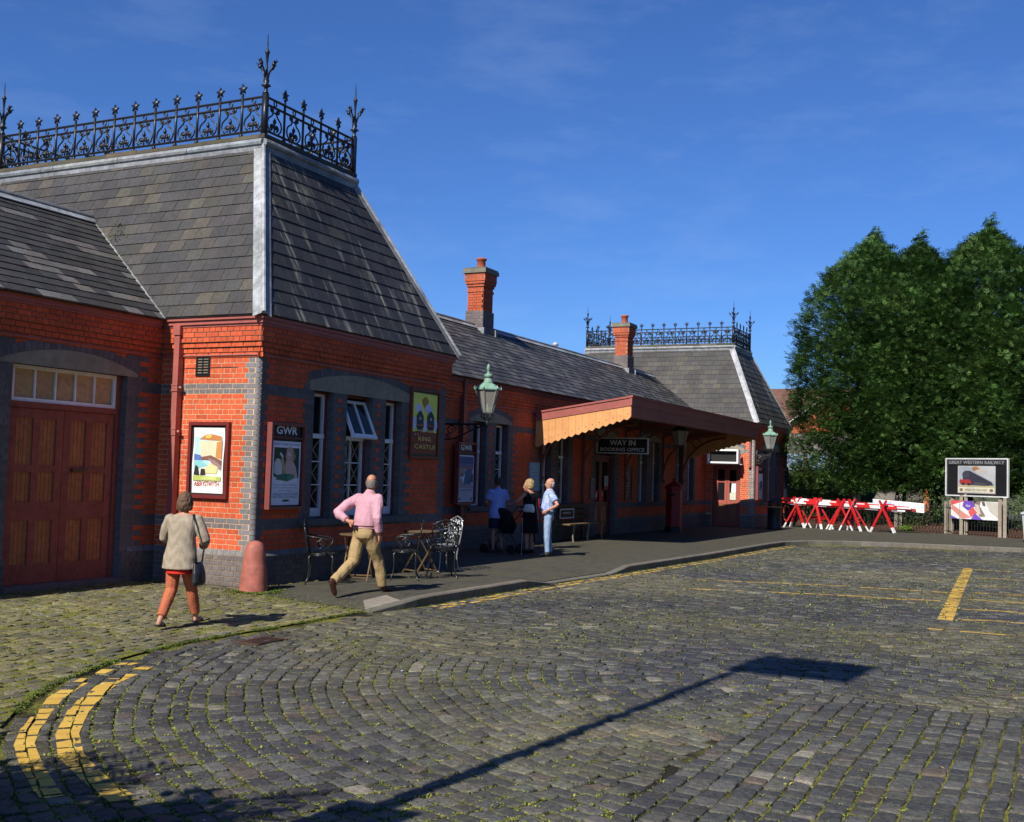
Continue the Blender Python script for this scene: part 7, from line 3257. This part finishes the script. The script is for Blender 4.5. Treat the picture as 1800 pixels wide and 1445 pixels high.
    if hs == 'bob':
        ell(hr, [(hc-u*.11-f*.035, f*.062, l*.085), (hc-u*.085-f*.028, f*.085, l*.105), (hc-u*.03-f*.02, f*.105, l*.108), (hc+u*.03-f*.018, f*.112, l*.098), (hc+u*.08-f*.016, f*.10, l*.084), (hc+u*.118-f*.014, f*.066, l*.055), (hc+u*.136-f*.012, f*.02, l*.018)], 18)
    elif hs == 'short':
        ell(hr, [(hc-u*.06-f*.05, f*.05, l*.068), (hc-u*.01-f*.036, f*.078, l*.081), (hc+u*.04-f*.022, f*.098, l*.084), (hc+u*.08-f*.014, f*.092, l*.078), (hc+u*.115-f*.01, f*.062, l*.05), (hc+u*.128-f*.01, f*.02, l*.018)], 18)
    elif hs == 'bald':
        ell(hr, [(hc-u*.078-f*.052, f*.042, l*.060), (hc-u*.04-f*.036, f*.068, l*.078), (hc-u*.004-f*.032, f*.077, l*.0815), (hc+u*.022-f*.038, f*.070, l*.079), (hc+u*.036-f*.056, f*.046, l*.064)], 18)
    if hs:
        melt('hair', hr, .008, 'hair', t, g['hair'], g.get('hair_disp', .009), 34, 1)
    return t


# woman in the beige cardigan, walking away across the crossing
gz_ = crossz(-3.2, -1.6)
w1 = person('person in a long beige cardigan and coral trousers with a black shoulder bag', (-3.2, -1.62, gz_+.0), R(14), .845, dict(
    lean=.05, head_yaw=R(12), head_tilt=.05, elbowL=(.10, .30, 1.15), wristL=(.30, .16, 1.06), elbowR=(.06, -.31, 1.15), wristR=(.28, -.18, 1.05), handL=(.9, -.5, 0), handR=(.9, .5, 0), palmL=(0, -.4, 1), palmR=(0, .4, 1),
    kneeL=(.0, .10, .49), ankleL=(-.30, .09, .105), toeL=(-.14, .10, .045), kneeR=(.17, -.09, .49), ankleR=(.30, -.10, .10), toeR=(.47, -.11, .06),
    top=lambda p: mixc((.30, .245, .18), (.36, .30, .225), .5+.5*math.sin(p.z*38+2.4*math.sin(p.y*26))), top_mat='knit', top_z=(.76, 1.46), flare=.16, loose=.022, sleeve=1.0, wrinkle=.007, width=1.02,
    bottom=(.42, .12, .06), leg=.92, leg_w=.012, shoe=(.02, .015, .015), shoe_style='sandal', hair_style='bob', hair=(.13, .075, .04), collar=False))
m = MB()
ell(m, [((0, 0, .70), V((.158, 0, 0)), V((0, .185, 0))), ((0, 0, .74), V((.156, 0, 0)), V((0, .182, 0))), ((0, 0, .82), V((.14, 0, 0)), V((0, .17, 0)))], 20)
melt('red_shirt_hem', m, .011, 'cloth', w1, (.60, .03, .02), .008, 9, 2)
# her bag
b1 = thing('shoulder_bag', 'black leather shoulder bag on the right hip of the person in the cardigan', 'bag', (-3.2, -1.62, gz_))
BASE[b1] = V((0, 0, 0))
b1.rotation_euler = (0, 0, R(14))
b1.scale = (.845,)*3
m = MB()
ell(m, [((.0, -.27, .56), (.125, 0, 0), (0, .05, 0)), ((.0, -.275, .60), (.145, 0, 0), (0, .07, 0)), ((.0, -.27, .72), (.135, 0, 0), (0, .068, 0)), ((.0, -.26, .82), (.11, 0, 0), (0, .045, 0)), ((0, -.255, .86), (.10, 0, 0), (0, .02, 0))], 14)
melt('bag_body', m, .011, 'leather', b1, (.018, .018, .022), .006, 10, 2)
m = MB()
m.tube([(-.09, -.26, .84), (-.10, -.27, 1.0), (-.12, -.255, 1.2), (-.10, -.215, 1.38), (-.02, -.17, 1.475), (.07, -.19, 1.42), (.12, -.25, 1.2), (.11, -.27, 1.0), (.09, -.26, .84)], .013, 6, (.018, .018, .02), flat=.45)
m.build('strap', 'leather', b1, True)

# man in the pink shirt striding past the tables
person('person in pink shirt and khaki trousers striding past the tables', (.42, -1.60, PZ-.02), R(-8), .955, dict(
    lean=.10, head_yaw=R(35), head_tilt=-.02, elbowL=(-.20, .35, 1.18), wristL=(-.21, .11, 1.06), handL=(.0, -1, -.15), palmL=(-1, 0, 0), curlL=.9, elbowR=(-.02, -.27, 1.12), wristR=(.06, -.25, .88), handR=(.2, 0, -1), palmR=(0, 1, 0),
    kneeL=(-.10, .09, .48), ankleL=(-.53, .08, .21), toeL=(-.46, .09, .045), kneeR=(.24, -.08, .50), ankleR=(.37, -.08, .10), toeR=(.55, -.09, .055),
    top=(.50, .27, .32), sleeve=.93, collar=True, top_z=(.96, 1.46), loose=.02, wrinkle=.014, wscale=9, bottom=(.36, .25, .12), leg=.98, leg_w=.020, bwrinkle=.014, waist=1.03, belt=(.12, .03, .015),
    shoe=(.06, .02, .014), boot=True, hair_style='bald', hair=(.17, .145, .125), hair_disp=.003, skincol=(.44, .20, .12)))

# man in the blue shirt and shorts
person('person in a pale blue short sleeved shirt and navy shorts facing the building', (9.05, .70, PZ), R(68), .94, dict(
    lean=.03, head_yaw=R(-25), elbowL=(.10, .27, 1.16), wristL=(.27, .14, 1.05), handL=(.8, -.5, 0), palmL=(0, 0, 1), elbowR=(.02, -.29, 1.14), wristR=(.08, -.29, .88), handR=(.1, 0, -1), palmR=(0, 1, 0),
    kneeL=(.02, .11, .49), ankleL=(-.01, .13, .09), kneeR=(.02, -.11, .49), ankleR=(-.01, -.13, .09),
    top=(.26, .34, .68), sleeve=.42, collar=True, top_z=(.80, 1.46), loose=.03, flare=.08, wrinkle=.009, width=1.08, belly=.04, bottom=(.020, .022, .05), leg=.42, leg_w=.03, shoe=(.10, .09, .09), hair_style='short', hair=(.05, .035, .025), skincol=(.42, .21, .14)))
# woman with blonde hair in the black dress
w2 = person('person with blonde bobbed hair in a black sleeveless dress carrying a white bag', (9.25, .02, PZ), R(80), .925, dict(
    lean=.04, head_yaw=R(35), elbowL=(.16, .30, 1.22), wristL=(.36, .26, 1.14), handL=(1, 0, .2), palmL=(0, 0, -1), elbowR=(.10, -.26, 1.14), wristR=(.28, -.14, 1.02), handR=(1, .3, 0), palmR=(0, .3, 1),
    kneeL=(.03, .08, .49), ankleL=(.0, .09, .10), kneeR=(.03, -.08, .49), ankleR=(-.02, -.09, .10),
    top=(.011, .011, .013), top_z=(.50, 1.42), sleeve=0, loose=.015, flare=.10, wrinkle=.008, shoe=(.012, .012, .012), hair_style='bob', hair=(.36, .245, .105), skincol=(.46, .22, .15)))
m = MB()
m.tube([(-.15, -.12, 1.30), (-.165, -.13, 1.05), (-.19, -.13, .75)], .016, 6, (.35, .01, .015), flat=.4)
m.build('red_trim', 'cloth', w2, True)
b2 = thing('handbag', 'white handbag under the arm of the person in the black dress', 'bag', (9.25, .02, PZ))
BASE[b2] = V((0, 0, 0))
b2.rotation_euler = (0, 0, R(80))
b2.scale = (.925,)*3
m = MB()
ell(m, [((-.10, .19, .98), (.15, 0, 0), (0, .045, 0)), ((-.10, .195, 1.03), (.165, 0, 0), (0, .06, 0)), ((-.10, .19, 1.12), (.14, 0, 0), (0, .045, 0)), ((-.10, .185, 1.17), (.11, 0, 0), (0, .02, 0))], 14)
melt('bag_body', m, .011, 'leather', b2, (.72, .70, .66), .006, 10, 2)
m = MB()
m.tube([(-.2, .19, 1.14), (-.13, .16, 1.36), (-.02, .13, 1.46), (.06, .16, 1.34), (.0, .19, 1.14)], .010, 6, (.015, .015, .015))
m.build('strap', 'leather', b2, True)
# companion partly hidden behind her
person('person in a grey sleeveless top partly hidden behind the blonde person', (9.78, .22, PZ), R(95), .90, dict(
    lean=.10, head_yaw=R(30), head_tilt=-.2, elbowL=(.14, .26, 1.14), wristL=(.30, .12, 1.0), handL=(1, 0, -.2), palmL=(0, 0, -1), elbowR=(.10, -.27, 1.12), wristR=(.28, -.16, 1.0), handR=(1, 0, 0), palmR=(0, 0, -1),
    kneeL=(.03, .09, .49), ankleL=(0, .1, .09), kneeR=(.03, -.09, .49), ankleR=(0, -.1, .09),
    top=(.20, .22, .28), sleeve=0, top_z=(.80, 1.42), flare=.12, loose=.022, bottom=(.015, .015, .018), leg=.8, shoe=(.03, .03, .03), shoe_style='sandal', hair_style='short', hair=(.35, .25, .12), skincol=(.44, .22, .15)))
# walking stick
m = MB()
m.tube([(8.93, .05, PZ), (9.10, .12, PZ+.80)], .011, 6, (.45, .46, .48))
m.tube([(9.10, .12, PZ+.80), (9.06, .14, PZ+.83), (9.14, .18, PZ+.84)], .013, 6, (.02, .02, .02))
tag(m.build('walking_stick', 'castmetal'), 'metal walking stick beside the person in the black dress', 'walking stick')
# black pushchair in the shade
t = thing('pushchair', 'black pushchair standing in the shade before the people', 'pushchair', (9.15, .62, PZ))
m = MB()
ell(m, [((9.2, .55, .45), (.18, 0, 0), (0, .16, 0)), ((9.18, .52, .65), (.2, 0, 0), (0, .2, 0)), ((9.1, .6, .9), (.2, 0, 0), (0, .18, 0)), ((9.05, .68, 1.02), (.14, 0, 0), (0, .1, 0))], 14)
melt('seat', m, .015, 'cloth', t, (.012, .012, .014), .008, 8, 2)
m = MB()
for s in (-.2, .2):
    m.tube([(9.15+s, .95, PZ+.1), (9.15+s, .6, PZ+.5), (9.15+s, .18, PZ+1.02)], .013, 6, (.03, .03, .03))
    m.tube([(9.15+s, .3, PZ+.1), (9.15+s, .6, PZ+.5)], .013, 6, (.03, .03, .03))
m.tube([(8.95, .18, PZ+1.02), (9.35, .18, PZ+1.02)], .014, 6, (.02, .02, .02))
m.build('frame', 'iron', t)
for (s, y) in ((-.22, .95), (.22, .95), (-.22, .3), (.22, .3)):
    m = MB()
    m.tube([(9.15+s-.02, y, PZ+.1), (9.15+s+.02, y, PZ+.1)], .1, 14, (.015, .015, .015))
    m.build('wheel', 'leather', t)


# man in the checked shirt, hands on hips
def check(p):
    a = (math.sin(p.z*150) > .35)+(math.sin((p.y+p.x*.7)*150) > .35)
    return ((.50, .56, .72), (.30, .40, .68), (.14, .22, .55))[a]


person('person in blue checked shirt and pale jeans, hands on hips in the sun', (9.0, -.52, PZ), R(122), .945, dict(
    lean=-.02, head_yaw=R(6), elbowL=(-.16, .36, 1.16), wristL=(.06, .21, 1.02), handL=(.75, -.35, -.35), palmL=(0, -1, 0), curlL=.4, elbowR=(-.20, -.34, 1.17), wristR=(.02, -.20, 1.03), handR=(.75, .35, -.35), palmR=(0, 1, 0),
    kneeL=(.03, .09, .49), ankleL=(.02, .10, .09), kneeR=(-.01, -.09, .49), ankleR=(-.06, -.10, .09),
    top=check, sleeve=.40, collar=True, top_z=(.98, 1.46), loose=.02, wrinkle=.010, belly=.05, bottom=lambda p: mixc((.22, .31, .46), (.30, .40, .55), .5+.5*noise.noise(p*6)), leg=.99, leg_w=.018, waist=1.03, bwrinkle=.013, belt=(.02, .015, .015),
    shoe=(.20, .14, .10), hair_style='bald', hair=(.42, .41, .39), hair_disp=.003, skincol=(.50, .24, .165)))
